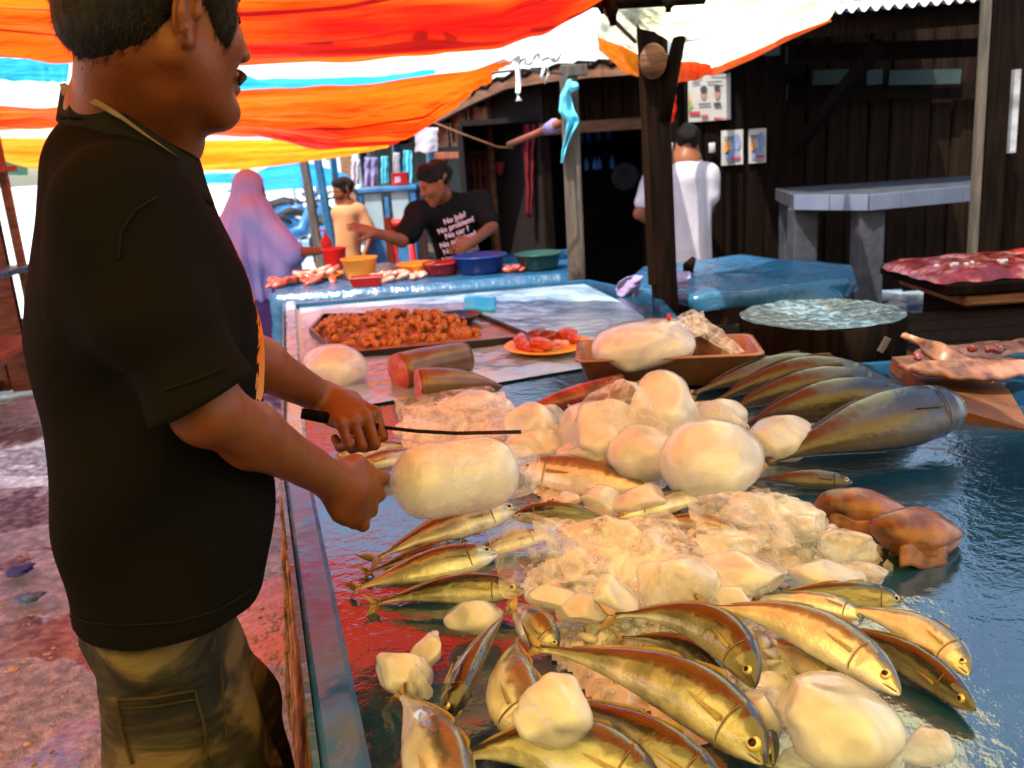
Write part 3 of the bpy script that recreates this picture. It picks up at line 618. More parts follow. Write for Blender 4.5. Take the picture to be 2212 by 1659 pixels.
hanging(1130, 1158, 268, 470, 7.35, M['cloth_red'], 'hanging_cloth', 'long dark red cloth hanging on the wall left of the doorway', 'cloth', .03, 2, taper=.55)
hanging(1072, 1090, 350, 378, 7.7, M['cloth_red'], 'hanging_cloth', 'small bright red rag hanging left of the long red cloth', 'cloth', .01, 1, taper=.4)
for k, (a, b, c, d, mm, lab) in enumerate([(758, 776, 345, 400, 'cloth_white', 'narrow white cloth hanging above the blue glass cabinet, leftmost'), (787, 815, 340, 405, 'cloth_violet', 'violet printed cloth hanging between white ones in the far shop'),
        (824, 838, 338, 398, 'cloth_cyan', 'pale blue cloth hanging next to the violet one'), (850, 862, 330, 392, 'cloth_white', 'narrow white cloth hanging above the red box'), (872, 890, 325, 400, 'cloth_cyan', 'blue cloth hanging behind the head of the man in the black shirt')]):
    hanging(a, b, c, d, 9.6, M[mm], 'hanging_garment', lab, 'cloth', .02, 2, 'cloths hanging in the far shop', seed=k)

# eave of the left shack
E_ = [(1400, 128, 6.0), (1300, 136, 6.2), (1190, 148, 6.6), (1090, 166, 7.1), (1010, 205, 7.8), (940, 243, 8.5), (870, 274, 9.5), (800, 300, 10.6), (700, 332, 12.2)]
ed = [D(*e) for e in E_]
t = thing('shack_roof', 'low brown lean-to roof edge over the carved stall front', 'roof', ed[3])
def rf(u, v):
    x = u*(len(ed)-1); i = min(int(x), len(ed)-2); p = ed[i].lerp(ed[i+1], x-i); q = p+Vector((1.5, 1.9, .10)) if i > 1 else p+Vector((1.2-.4*(2-x), 2.1, .10)); return p.lerp(q, v)+Vector((0, 0, .02*math.sin(x*14)))
o = MB().grid(rf, 60, 6).build('roof_sheet', M['wood_dark'], t); solid(o, .03)
f = MB()
for i in range(len(ed)-1): f.beam(ed[i]+Vector((.02, .03, -.04)), ed[i+1]+Vector((.02, .03, -.04)), .05, .09)
f.build('fascia', M['wood_warm'], t, smooth=False)
for i in range(0, 8):
    MB().beam(ed[i]+Vector((.06, .06, -.07)), ed[i]+Vector((1.2, 1.8, .02)), .05, .06).build('rafter', M['wood_dark'], t, smooth=False)

# right open bay: corrugated roof
r0, r1 = D(1690, 42, 5.7), D(2330, -12, 5.7)
t = thing('corrugated_roof', 'corrugated zinc roof with a wavy front edge above the open bay', 'roof', r0)
def cf(u, v):
    p = r0.lerp(r1, u)+Vector((0, 3.2*v, .75*v+.02)); p.z += .016*math.sin(u*(r1-r0).length/.073*6.283); return p
o = MB().grid(cf, 260, 5).build('roof_sheet', M['rust'], t); solid(o, .003)
MB().beam(r0+Vector((0, .22, -.05)), r1+Vector((0, .22, -.05)), .05, .10).build('fascia', M['wood_plank'], t, smooth=False)
MB().beam(D(1700, 118, 6.6), D(2300, 96, 6.6), .07, .12).build('beam', M['wood_dark'], t, smooth=False)
for k in range(8):
    a = r0.lerp(r1, k/7)+Vector((0, .26, -.01)); MB().beam(a, a+Vector((0, 2.8, .64)), .05, .07).build('rafter', M['wood_dark'], t, smooth=False)
MB().beam(D(1700, 200, 8.1), D(2300, 192, 8.1), .05, .14).build('beam', M['wood_dark'], t, smooth=False)
for (a, b, lab) in ((1755, 1850, 'long grey-green panel high in the back of the open bay'), (1872, 1905, 'short grey-green panel right of the long one'), (1920, 2075, 'dim grey-green panel farthest right in the open bay')):
    p, q = D(a, 168, 8.0), D(b, 165, 8.0); MB().beam(p, q, .02, .12).build('vent_panel', M['green_panel'], smooth=False, label=lab, cat='panel', group='panels high in the open bay')
# diagonal brace from roof to corner
MB().beam(D(1900, 95, 6.2), D(1712, 330, 7.15), .07, .08).build('brace', M['wood_dark'], smooth=False, label='dark diagonal timber brace beside the posters', cat='brace')

# posters
def poster(px0, px1, py0, py1, label, kind):
    a, b, c = D(px0, py0, FY-.045), D(px1, py0, FY-.045), D(px0, py1, FY-.045); w = (b-a).length; h = (c-a).length; cen = (a+D(px1, py1, FY-.045))/2
    t = thing('poster', label, 'poster', (cen.x, cen.y, cen.z-h/2), 'posters on the dark plank wall')
    MB().grid(lambda u, v: Vector((cen.x+(u-.5)*w, cen.y-.004*math.sin(u*5)*math.sin(v*4), cen.z+(.5-v)*h)), 8, 8).build('sheet', M['paper'], t)
    def pr(mm, shapes, nm='print', dy=-.008):
        m_ = MB()
        for (x, y, sx, sy, sh) in shapes:
            m_ = MB(); X, Zz = cen.x+(x-.5)*w, cen.z+(.5-y)*h
            if sh == 'b': m_.box((X, cen.y+dy, Zz), (sx*w, .002, sy*h))
            elif sh == 't': m_.add([(X-sx*w/2, cen.y+dy, Zz-sy*h/2), (X+sx*w/2, cen.y+dy, Zz-sy*h/2), (X-sx*w/2, cen.y+dy, Zz+sy*h/2)], [(0, 1, 2)])
            else: m_.add([(X+math.cos(k*.5236)*sx*w/2, cen.y+dy, Zz+math.sin(k*.5236)*sy*h/2) for k in range(12)], [tuple(range(12))])
            m_.build(nm, M[mm], t, smooth=False)
    if kind == 0:
        pr('ink_skin', [(.36, .46, .15, .24, 'o'), (.68, .46, .14, .24, 'o')]); pr('ink', [(.36, .37, .17, .15, 'o'), (.68, .36, .15, .14, 'o'), (.22, .15, .22, .02, 'b'), (.72, .09, .4, .02, 'b'), (.18, .24, .18, .025, 'b'), (.62, .24, .35, .025, 'b'), (.38, .66, .28, .03, 'b'), (.68, .68, .17, .07, 'b')], dy=-.011)
        pr('ink_red', [(.14, .83, .25, .06, 'b'), (.38, .9, .16, .05, 'b'), (.8, .96, .4, .05, 't')]); pr('ink_orange', [(.06, .55, .1, .3, 't')]); pr('ink_green', [(.03, .68, .06, .2, 'b')])
    else:
        pr('ink_blue', [(.68, .35, .4, .5, 'o'), (.5, .72, .7, .35, 'o')]); pr('ink_orange', [(.22, .5, .3, .4, 'o')]); pr('ink_red', [(.65, .82, .45, .07, 'b')]); pr('ink', [(.3, .2, .45, .03, 'b'), (.3, .27, .3, .02, 'b'), (.5, .93, .7, .02, 'b')], dy=-.012)
poster(1486, 1578, 151, 261, 'large pale poster with two portraits hanging under the yellow tarp', 0)
poster(1558, 1605, 281, 356, 'small pale blue poster below the large one, left of a pair', 1)
poster(1617, 1655, 278, 352, 'small pale blue poster, right of a pair on the dark wall', 1)
for px, py, lab in ((1447, 319, 'small white tag on the wall left of the white shirt man'), (1538, 361-42, 'small white tag on the wall right of the dark hair')):
    p = D(px, py, FY-.05); MB().box(p, (.05, .006, .075), None, .001).build('tag', M['cloth_white'], label=lab, cat='tag')
hanging(1438, 1462, 170, 262, 4.3, M['tarp_red'], 'tarp_flap', 'strip of red tarp hanging behind the dark post', 'tarp', .02, 1, taper=.2)

# concrete table with tiled edge
a, b, c = D(1716, 424, 5.9), D(1878, 420, 5.5), D(2112, 412, 5.75)
t = thing('concrete_table', 'grey concrete table with a white tiled edge in the open bay', 'table', (b.x, b.y, 0))
zt = a.z; th = .085
slab = MB(); bk = Vector((.25, .9, 0))
ring = [Vector((a.x, a.y, 0)), Vector((b.x, b.y, 0)), Vector((c.x+.5, c.y+.05, 0)), Vector((c.x+.6, c.y+1.0, 0)), Vector((a.x+.15, a.y+.9, 0))]
n = len(ring); slab.add([p+Vector((0, 0, zt-th)) for p in ring]+[p+Vector((0, 0, zt)) for p in ring], [tuple(range(n-1, -1, -1)), tuple(range(n, 2*n))]+[(i, (i+1) % n, (i+1) % n+n, i+n) for i in range(n)])
slab.build('slab', M['concrete'], t, smooth=False)
for (p, q) in ((ring[0], ring[1]), (ring[1], ring[2])):
    L_ = (q-p).length; k = max(1, int(L_/.2)); d = (q-p)/L_; nn = Vector((d.y, -d.x, 0)); ra = Matrix.Rotation(math.atan2(d.y, d.x), 3, 'Z'); tm = None
    for i in range(k):
        cc = p+d*(L_/k*(i+.5))+nn*.006+Vector((0, 0, zt-th/2+.004))
        MB().box(cc, (L_/k-.005, .012, th+.012), ra, .002).build('tile', M['tile'], t, smooth=False)
for q in (ring[0]+Vector((.09, .1, 0)), ring[1]+Vector((.05, .13, 0)), ring[2]+Vector((-.3, .1, 0)), ring[4]+Vector((.1, -.1, 0))):
    MB().box(q+Vector((0, 0, (zt-th)/2)), (.16, .16, zt-th-.002), None, .01).build('leg', M['concrete'], t, smooth=False)
q = ring[1]+Vector((.22, .2, 0)); MB().box(q+Vector((0, 0, .2)), (.2, .2, .4), None, .01).build('plinth', M['concrete'], t, smooth=False)

# right door post, light on its edge put in as a paler strip, and dark panels
t = thing('timber_post', 'tall dark post with a front edge coloured pale as if lit at the right border', 'post', D(2105, 600, 4.4)*1)
WO[t.name] = Vector(t.location)
MB().beam(D(2134, -60, 4.4), D(2095, 640, 4.4), .045, .03).build('lit_edge', M['wood_grey'], t, smooth=False)
MB().beam(D(2162, -60, 4.45), D(2120, 640, 4.45), .10, .1).build('post', M['wood_dark'], t, smooth=False)
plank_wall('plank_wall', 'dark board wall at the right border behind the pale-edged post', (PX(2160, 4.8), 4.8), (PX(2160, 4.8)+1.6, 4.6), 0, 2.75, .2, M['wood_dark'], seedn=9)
MB().beam(D(2196, 150, 4.55), D(2184, 330, 4.55), .03, .03).build('zinc_strip', M['rust'], smooth=False, label='thin bluish metal strip on the dark boards at the right border', cat='strip')

# ================================================================== TARPS
M['tarp_seam'] = tarp_mat('tarp_seam', (.35, .012, .004), (.6, .04, .006), thru=.6)
def interp(P, u):
    x = u*(len(P)-1); i = min(int(x), len(P)-2); return P[i].lerp(P[i+1], x-i)
def tarp(name, label, m, near, far, amp=.05, nu=90, nv=50, folds=2.0, seed=0, sag=.08, seams=(), group='tarps strung over the market'):
    near = [Vector(p) for p in near]; far = [Vector(p) for p in far]
    def fn(u, v):
        p = interp(near, u).lerp(interp(far, u), v); k = math.sin(v*math.pi)
        p.z += -sag*math.sin(u*math.pi)*k + amp*(.35+k)*mnoise.noise(Vector((u*3*folds*.4, v*7*folds, seed)))+amp*.35*mnoise.noise(Vector((u*9, v*22, seed+4)))*(.3+k)
        p.z += -.02*max(0, mnoise.noise(Vector((u*14, seed, 9))))*(v > .97)
        return p
    o = MB().grid(fn, nu, nv).build(name, m, label=label, cat='tarp', group=group)
    for sv, w in seams:
        q = MB().grid(lambda u, v: fn(u, sv+(v-.5)*w)+Vector((0, 0, -.006)), nu, 1).build('seam', M['tarp_seam'], o)
    return o
farA = [(-6.2, 3.5, 2.35), D(-60, 118, 3.5), D(170, 132, 3.6), D(520, 146, 3.7), D(850, 131, 3.6), D(1085, 113, 3.45), D(1205, 68, 3.35), D(1318, 2, 3.25)]
nearA = [(-6.2, .7, 2.9), (-3.4, .7, 2.9), (-2.4, .7, 2.75), (-1.4, .7, 2.6), (-.6, .7, 2.55), (0, .7, 2.6), (.4, .7, 2.6), (.75, .7, 2.6)]
tarp('tarp', 'large orange tarp overhead with dark seams, nearest of the strung tarps', M['tarp_orange'], nearA, farA, .06, 120, 70, 2.5, 1, seams=((.45, .012), (.62, .01), (.76, .008), (.88, .008)))
M_ = None
def seamline(f0, f1, y0, y1, x0, x1): pass
farD = [(-5.5, .72, 2.92), (-3, .72, 2.86), (-.5, .72, 2.6), (1.2, .72, 2.62), (2.6, .72, 2.75), (4.6, .72, 2.8)]
nearD = [(-5.5, -6.2, 2.6), (-3, -6.2, 2.6), (-.5, -6.2, 2.6), (1.2, -6.2, 2.6), (3.2, -6.2, 2.6), (4.8, -6.2, 2.6)]
tarp('tarp', 'unseen cream yellow tarp overhead behind the photographer', M['tarp_cream'], nearD, farD, .08, 50, 40, 2, 2)  # out of view; spread farther back and right to warm the fill light
plank_wall('plank_wall', 'unseen dark plank wall added behind the photographer to block low skylight', (5.5, -5.2), (-6.5, -5.2), 0, 2.5, .25, M['wood_dark'], seedn=11)  # added out of view to block low sky and keep the shack dark
tarp('tarp', 'unseen orange tarp added beyond the left border for warm fill light', M['tarp_orange'], [(-13, -5, 2.9), (-9, -5, 2.9), (-6.3, -5, 2.8)], [(-13, 4.2, 2.6), (-9, 4.2, 2.6), (-6.4, 4.2, 2.5)], .08, 40, 30, 2, 13)  # added out of view to raise warm fill and cut blue skylight
farY = [D(1288, 78, 4.3), D(1335, 108, 4.2), D(1385, 136, 4.1), D(1450, 147, 4.1), D(1530, 152, 4.2), D(1600, 125, 4.4), D(1690, 78, 4.8), D(1785, 44, 5.2)]
nearY = [(.62, 1.6, 2.75), (.75, 1.5, 2.75), (.85, 1.4, 2.75), (.95, 1.3, 2.75), (1.05, 1.3, 2.75), (1.15, 1.3, 2.75), (1.3, 1.4, 2.8), (1.55, 1.5, 2.85)]
tarp('tarp', 'sunlit yellow tarp hanging over the dark post at the right', M['tarp_yellow'], nearY, farY, .10, 90, 60, 2.2, 3, sag=.02)
# folded orange hem hanging from the yellow tarp
def hem(pts_top, drops, m, label, seed=0, amp=.02):
    P = [Vector(p) for p in pts_top]
    def fn(u, v):
        x = u*(len(P)-1); i = min(int(x), len(P)-2); d = drops[i]+(drops[i+1]-drops[i])*(x-i)
        p = P[i].lerp(P[i+1], x-i)+Vector((0, -.05*v, -d*v)); p.y += amp*mnoise.noise(Vector((u*8, v*3, seed))); return p
    o = MB().grid(fn, 70, 10).build('tarp_hem', m, label=label, cat='tarp hem'); return o
hem([D(1290, 80, 4.12), D(1345, 100, 4.02), D(1400, 128, 4.0), D(1440, 150, 4.0)], [.06, .11, .09, .02], M['tarp_amber'], 'amber folded hem of tarp left of the dark post', 1)
hem([D(1452, 112, 4.05), D(1500, 128, 4.1), D(1535, 140, 4.15)], [.13, .09, .03], M['tarp_orange'], 'orange folded hem of tarp right of the dark post', 2)
hem([D(1480, 150, 4.1), D(1535, 148, 4.15), D(1620, 108, 4.45), D(1700, 66, 4.85), D(1790, 40, 5.2)], [.01, .035, .045, .05, .02], M['tarp_orange'], 'long orange hem edging the yellow tarp toward the zinc roof', 3)
nearB = [(-6, 4.9, 2.3), D(-60, 236, 5.0), D(100, 234, 5.0), D(380, 205, 5.0), D(515, 180, 5.0), D(800, 172, 5.0), D(1010, 150, 5.0), D(1120, 122, 5.0)]
farB = [(-6.4, 7.2, 1.95), D(-60, 268, 7.2), D(100, 268, 7.2), D(385, 287, 7.2), D(560, 292, 7.2), D(700, 325, 7.0), D(850, 312, 6.8), D(965, 236, 6.3)]
tarp('tarp', 'orange-red tarp behind the nearest one, above the black shirt man', M['tarp_red'], nearB, farB, .07, 110, 50, 2.4, 5, sag=.03, seams=((.5, .012), (.75, .01)))
nearC = [(-6, 7.7, 1.9), D(-60, 298, 8), D(90, 300, 8), D(400, 303, 8), D(560, 300, 8), D(690, 300, 8), D(800, 300, 8), D(880, 292, 7.8)]
farC = [(-6.6, 9.4, 1.6), D(-60, 352, 9.2), D(60, 362, 9.2), D(400, 371, 9.2), D(520, 369, 9.2), D(640, 352, 9.2), D(740, 338, 9.2), D(830, 318, 9)]
tarp('tarp', 'farthest amber tarp with its low edge above the lilac veil', M['tarp_amber'], nearC, farC, .05, 70, 30, 2, 6, sag=.01)
# blue strips seen in the gaps
for pl, pr_, lab, s in (([(-1.2, 0), ], 0, '', 0),): pass
def strip(pts_a, pts_b, Y, m, label, seed):
    A = [D(x, y, Y) for x, y in pts_a]; B = [D(x, y, Y+.25) for x, y in pts_b]
    MB().grid(lambda u, v: interp(A, u).lerp(interp(B, u), v)+Vector((0, 0, .01*mnoise.noise(Vector((u*9, v*4, seed))))), 40, 6).build('tarp_strip', m, label=label, cat='tarp', group='blue tarp strips in the gaps')
strip([(-40, 120), (90, 130), (150, 138)], [(-40, 172), (90, 176), (145, 178)], 4.7, M['tarp_blue'], 'bright blue tarp strip in the gap left of the man', 1)
strip([(500, 152), (560, 172), (800, 166), (940, 150)], [(500, 196), (600, 190), (800, 182), (940, 160)], 4.7, M['tarp_blue'], 'thin cyan tarp strip in the gap right of the moustached man', 2)
strip([(-60, 338), (0, 345), (60, 362)], [(-60, 372), (0, 376), (60, 380)], 8.6, M['tarp_blue'], 'pale blue tarp strip above the far left stall', 3)
strip([(430, 376), (520, 372), (650, 366)], [(430, 398), (520, 396), (640, 372)], 12.5, M['tarp_blue'], 'cyan tarp edge behind the lilac veil', 4)

# ================================================================== POSTS, ropes
t = thing('timber_post', 'dark leaning timber post with a sawn-off branch stub and forked brace', 'post', Vector((D(1440, 620, 3.85).x, 3.85, 0)), 'posts carrying the tarps')
foot = Vector((D(1440, 620, 3.85).x+.03, 3.85, 0))
MB().tube([foot, D(1434, 600, 3.85), D(1424, 380, 3.85), D(1414, 180, 3.85), D(1400, -80, 3.85)], [.058, .057, .058, .060, .066], 12).build('trunk', M['wood_dark'], t)
MB().beam(D(1408, 615, 3.82), D(1378, -80, 3.82), .010, .03).build('edge_batten', M['wood_plank'], t, smooth=False)
s0 = D(1408, 130, 3.75); MB().tube([s0+Vector((.04, .12, 0)), s0+Vector((.01, .03, 0)), s0+Vector((0, -.02, -.01))], [.05, .055, .052], 16, flat=1.25).build('branch_stub', M['wood_warm'], t)
MB().tube([D(1432, 260, 3.82), D(1448, 170, 3.8), D(1468, 80, 3.78), D(1495, -60, 3.76)], [.035, .032, .026, .024], 10).build('brace', M['wood_dark'], t)
t = thing('timber_post', 'grey square post with a blue cloth knotted near its top', 'post', Vector((D(1238, 620, 4.7).x, 4.7, 0)), 'posts carrying the tarps')
MB().beam(Vector((D(1245, 620, 4.7).x, 4.7, 0)), D(1227, 140, 4.7), .085, .085, bev=.008, up=(0, 1, 0)).build('post', M['wood_grey'], t, smooth=False)
MB().box(D(1247, 152, 4.66), (.10, .03, .055), None, .005).build('cross_piece', M['wood_grey'], t, smooth=False)
# blue cloth knotted on it
def ribbon(pts, wid, m, name, label, cat, seed=0, amp=.012, th=.004, nu=8):
    P = [Vector(p) for p in pts]; n = len(P)*6
    def fn(u, v):
        x = v*(len(P)-1); i = min(int(x), len(P)-2); p = P[i].lerp(P[i+1], x-i); w = wid[i]+(wid[i+1]-wid[i])*(x-i)
        return p+Vector(((u-.5)*w, amp*math.sin(u*7+v*5+seed)+amp*mnoise.noise(Vector((u*3, v*6, seed))), 0))
    o = MB().grid(fn, nu, n).build(name, m, label=label, cat=cat); solid(o, th); return o
ribbon([D(1232, 172, 4.62), D(1222, 205, 4.6), D(1224, 240, 4.6), D(1238, 262, 4.6), D(1228, 290, 4.62), D(1218, 325, 4.63), D(1213, 352, 4.63)], [.022, .05, .075, .06, .035, .018, .006], M['cloth_cyan'], 'knotted_cloth', 'cyan cloth knotted round the grey post with a long tail', 'cloth', 1, .02)
lump(D(1236, 185, 4.6), (.035, .04, .028), 61, 3, 4, .25).build('cloth_knot', M['cloth_cyan'], label='bulky knot of the cyan cloth at the top of the grey post', cat='knot')
MB().tube([D(1205, 268, 4.8), D(1160, 288, 5.6), D(1100, 312, 6.6)], [.025, .022, .022], 8).build('cross_pole', M['wood_red'], label='thin reddish pole tied to the grey post with blue string', cat='pole')
MB().tube([D(1198, 270, 4.85), D(1182, 279, 5.1)], [.035, .032], 10).build('string_binding', M['cloth_violet'], label='blue string wound round the thin reddish pole', cat='string')
MB().tube([D(1122, 118, 4.2), D(1117, 140, 4.2), D(1120, 175, 4.2), D(1119, 200, 4.2), D(1121, 218, 4.2)], [.012, .012, .012, .011, .017], 8).build('rope_end', M['white_rope'], label='white rope end hanging straight down from the tarp knot', cat='rope')
kn = MB()
for k in range(9):
    p = D(1075+k*15, 132-6*math.sin(k*1.3)-k*.8, 4.2); q = D(1090+k*15, 126+9*math.sin(k*2.1)-k*.8, 4.18)
    kn.tube([p, (p+q)/2+Vector((0, 0, .015*math.sin(k*3))), q], .012, 7)
kn.build('rope', M['white_rope'], label='tangle of white rope tying tarp edges between orange tarp and grey post', cat='rope')
MB().tube([D(1180, 140, 4.25), D(1186, 160, 4.25), D(1176, 180, 4.25), D(1170, 165, 4.25), D(1176, 142, 4.25)], .007, 7).build('rope_loop', M['white_rope'], label='small beige rope loop hanging left of the grey post', cat='rope')
MB().tube([D(1060, 158, 4.25), D(1130, 150, 4.3), D(1215, 160, 4.6)], .006, 6).build('cord', M['wood_grey'], label='thin beige cord stretched to the top of the grey post', cat='cord')
MB().tube([D(900, 250, 7.0), D(1000, 290, 7.0), D(1075, 318, 7.1), D(1110, 320, 7.2)], .008, 6).build('cable', M['wood_warm'], label='thin brown cable sagging along the wall left of the doorway', cat='cable')
# rough branches carrying the nearest tarp
t = thing('branch_frame', 'rough crooked branches along the top holding up the nearest tarp', 'branch', D(1000, -60, 3.2))
MB().tube([D(560, -40, 3.3), D(760, -30, 3.3), D(950, -22, 3.25), D(1150, -14, 3.25), D(1330, 2, 3.25), D(1520, -10, 3.3)], [.03, .035, .03, .032, .028, .03], 9).build('pole', M['wood_dark'], t)
for k, (a, b, c, d, r) in enumerate(((625, -12, 640, 12, .02), (655, -16, 668, 24, .022), (862, -12, 900, 20, .02), (935, -20, 943, 18, .02), (1128, -10, 1148, 38, .022), (1168, -20, 1152, 8, .016), (1310, -10, 1325, 55, .02), (1436, -14, 1444, 26, .018), (1285, -4, 1302, 30, .01), (1206, -8, 1240, -2, .03), (1460, -16, 1448, 14, .012))):
    MB().tube([D(a, b, 3.25), D((a+c)/2+4, (b+d)/2, 3.22), D(c, d, 3.22)], [r, r*1.15, r*.65], 7).build('twig', M['wood_warm'] if k in (4,) else M['wood_dark'], t)
for k, (a, b, c, d) in enumerate(((1270, 12, 1190, 60), (1300, 18, 1372, 90))):
    MB().tube([D(a, b, 3.6), D(c, d, 3.9)], [.01, .008], 6).build('twig', M['wood_warm'], t)
# ================================================================== PEOPLE: heads
def head_prims(c, m, s=1.0, fine=False):
    c = np.array(c, float); m = np.array(m)
    def P(x, y, z): return c+m @ (np.array([x, y, z])*s)
    def E(x, y, z, a, b, d, k=.012, op=1, mm=None): return el(P(x, y, z), (a*s, b*s, d*s), m if mm is None else mm, k*s, op)
    pr = [E(-.012, 0, .035, .098, .077, .092), E(.040, 0, -.03, .055, .060, .085, .03), E(.078, 0, -.110, .020, .024, .017, .02)]
    for y in (-1, 1):
        pr += [E(.056, y*.042, -.030, .032, .026, .028, .025), rc(P(-.004, y*.056, -.05), P(.066, y*.016, -.108), .024*s, .018*s, .03*s),
               rc(P(.088, y*.012, .020), P(.072, y*.050, .016), .012*s, .010*s, .012*s), E(.103, y*.013, -.038, .011, .008, .008, .006)]
    pr += [rc(P(.090, 0, .006), P(.112, 0, -.034), .010*s, .0125*s, .012*s), E(.094, 0, -.066, .011, .024, .008, .008), E(.091, 0, -.081, .012, .021, .009, .008)]
    pr += [rc(P(.106, -.02, -.0735), P(.106, .02, -.0735), .0035*s, .0035*s, .003*s, -1)]
    for y in (-1, 1):
        pr += [E(.100, y*.033, .0, .020, .019, .012, .012, -1), E(.077, y*.033, -.001, .0135, .0135, .0125, .004)]
        tm = m @ np.array(Matrix.Rotation(R(12), 3, 'Y')) @ np.array(Matrix.Rotation(R(-y*22), 3, 'Z'))
        if fine:
            # ear: rim as a bent rod round a hollow, tragus and lobe
            pr += [E(-.004, y*.079, -.010, .019, .007, .033, .007, 1, tm)]
            pr += [E(-.001, y*.087, -.006, .0125, .007, .022, .004, -1, tm)]
            ring = [(.012, .002), (.012, .018), (.004, .028), (-.010, .026), (-.019, .010), (-.019, -.008), (-.012, -.024), (-.002, -.036), (.006, -.034)]
            for a, b in zip(ring[:-1], ring[1:]):
                qa = P(-.003, y*.080, -.010)+tm @ (np.array([a[0], y*.006+(.006*y if a[0] < -.005 else 0), a[1]])*s); qb = P(-.003, y*.080, -.010)+tm @ (np.array([b[0], y*.006+(.006*y if b[0] < -.005 else 0), b[1]])*s)
                pr.append(rc(qa, qb, .0042*s, .0042*s, .003*s))
            qa = P(.010, y*.080, -.010); pr.append(el(qa, (.006*s, .006*s, .008*s), tm, .004*s)); pr.append(E(-.003, y*.081, -.040, .009, .006, .011, .005, 1, tm))
        else:
            pr += [E(-.006, y*.080, -.010, .019, .009, .033, .006, 1, tm), E(-.003, y*.090, -.006, .011, .006, .020, .004, -1, tm)]
    return pr
def hair_prims(c, m, s=1.0, style=0):
    c = np.array(c, float); m = np.array(m)
    def P(x, y, z): return c+m @ (np.array([x, y, z])*s)
    def E(x, y, z, a, b, d, k=.012, op=1): return el(P(x, y, z), (a*s, b*s, d*s), m, k*s, op)
    pr = [E(-.016, 0, .042, .103, .083, .094), E(.04, 0, .085, .06, .062, .045, .03)]
    pr += [E(.115, 0, -.045, .070, .11, .095, .012, -1), E(.02, 0, -.155, .16, .13, .105, .02, -1), E(-.002, .092, -.02, .028, .02, .046, .006, -1), E(-.002, -.092, -.02, .028, .02, .046, .006, -1)]
    return pr
def eyes(c, m, s, parent):
    c = np.array(c, float); m = np.array(m)
    for y in (-1, 1):
        p = c+m @ (np.array([.0905, y*.033, -.001])*s); mb = MB(); mb.lathe(Vector(p), [(.0065*s, 0), (.005*s, .002*s), (0, .003*s)], 12, rot=Matrix([list(r) for r in m]) @ Matrix.Rotation(R(90), 3, 'Y')); mb.build('eye', M['eye_black'], parent)
def hand_prims(w, d, up, side, s=1.0, curl=.5, thumb=1, k=.004):
    """palm from wrist w along d; fingers bend towards -up; side = across the palm towards the thumb"""
    w, d, up = np.array(w, float), np.array(d, float), np.array(up, float); d = d/np.linalg.norm(d); up = up-d*(up@d); up /= np.linalg.norm(up); sd = np.cross(d, up)*side
    pr = [rc(w, w+d*.03*s, .026*s, .026*s, .01)]
    m = np.stack([d, sd, up], 1); pr.append(el(w+d*.052*s, (.050*s, .042*s, .0175*s), m, .016))
    for i, (o, L1, r) in enumerate(((.030, .040, .0095), (.010, .045, .0098), (-.011, .042, .0092), (-.030, .033, .0082))):
        a = w+d*.088*s+sd*o*s; ang = 0; p = a; dirv = d+sd*o*3
        dirv /= np.linalg.norm(dirv)
        pr.append(rc(w+d*.05*s+sd*o*.8*s, a, r*1.15*s, r*1.12*s, .008))
        for j, l in enumerate((L1, L1*.68, L1*.55)):
            ang += curl*(1.15 if j else .75); v = dirv*math.cos(ang)-up*math.sin(ang); q = p+v*l*s; pr.append(rc(p, q, r*(1-.08*j)*s, r*(.94-.08*j)*s, .003)); p = q
    a = w+d*.025*s+sd*.030*s; v = d*.75+sd*.75*thumb-up*.35; v /= np.linalg.norm(v); b = a+v*.038*s; v2 = v*.8+d*.5-up*.45*curl; v2 /= np.linalg.norm(v2); e = b+v2*.032*s
    pr += [rc(w+d*.02*s+sd*.01*s, a, .016*s, .014*s, .012), rc(a, b, .013*s, .0115*s, .008), rc(b, e, .0115*s, .0095*s, .004), rc(e, e+(v2*.7-up*.5*curl)*.024*s, .0095*s, .008*s, .003)]
    return pr
def cloth_disp(amp, f=9, st=(1, 1, .5), seed=0):
    def fn(V, Q):
        N = vnormals(V, Q); w = vn(V, f, seed, st); return V+N*(np.abs(w)*-1.3*amp+amp*.6+amp*.5*vn(V, f*2.3, (seed+1) % 6, st))[:, None]
    return fn

# ---- woman in the lilac veil
YW = 6.6
t = thing('person', 'woman in a long lilac veil reaching over the far blue stall', 'person', Vector((D(555, 700, YW).x, YW, 0)))
hc = D(541, 408, YW); fd = np.array([.92, .15, -.25]); m = rotm(fd)
sh = Vector((D(538, 470, YW).x, YW, 1.22)); hip = Vector((D(552, 640, YW).x, YW, .82))
hw = D(697, 541, YW-.35)
body = head_prims(hc, m, 1.0)+[rc(hc-Vector((.02, 0, .08)), sh, .045, .05), rc(sh, hip, .08, .10, .03), rc(hip, (hip.x-.02, YW+.05, .1), .09, .05), rc(hip, (hip.x+.05, YW-.05, .1), .09, .05),
        rc(sh+Vector((.1, -.12, -.02)), D(640, 545, YW-.25), .05, .042), rc(D(640, 545, YW-.25), hw, .04, .028)]+hand_prims(hw, (.9, -.1, -.25), (0, 0, 1), 1, 1.0, .35)
mesh_from([sdf_mesh(body, .012)], 'body', M['skin'], t)
veil = [el(hc+Vector((-.012, 0, .0)), (.125, .108, .145), None, .03), el(hc+Vector((.10, .015, -.04)), (.055, .062, .085), m, .012, -1), rc(hc+Vector((-.025, 0, -.10)), sh, .075, .11, .035), rc(sh+Vector((-.06, .08, -.02)), sh+Vector((.06, -.12, -.02)), .11, .11, .05)]
for a, b, ra, rb in ((sh, (D(520, 560, YW).x, YW, .95), .12, .27), (sh, Vector((D(550, 610, YW).x, YW, .62)), .13, .18)): veil.append(rc(a, b, ra, rb, .08))
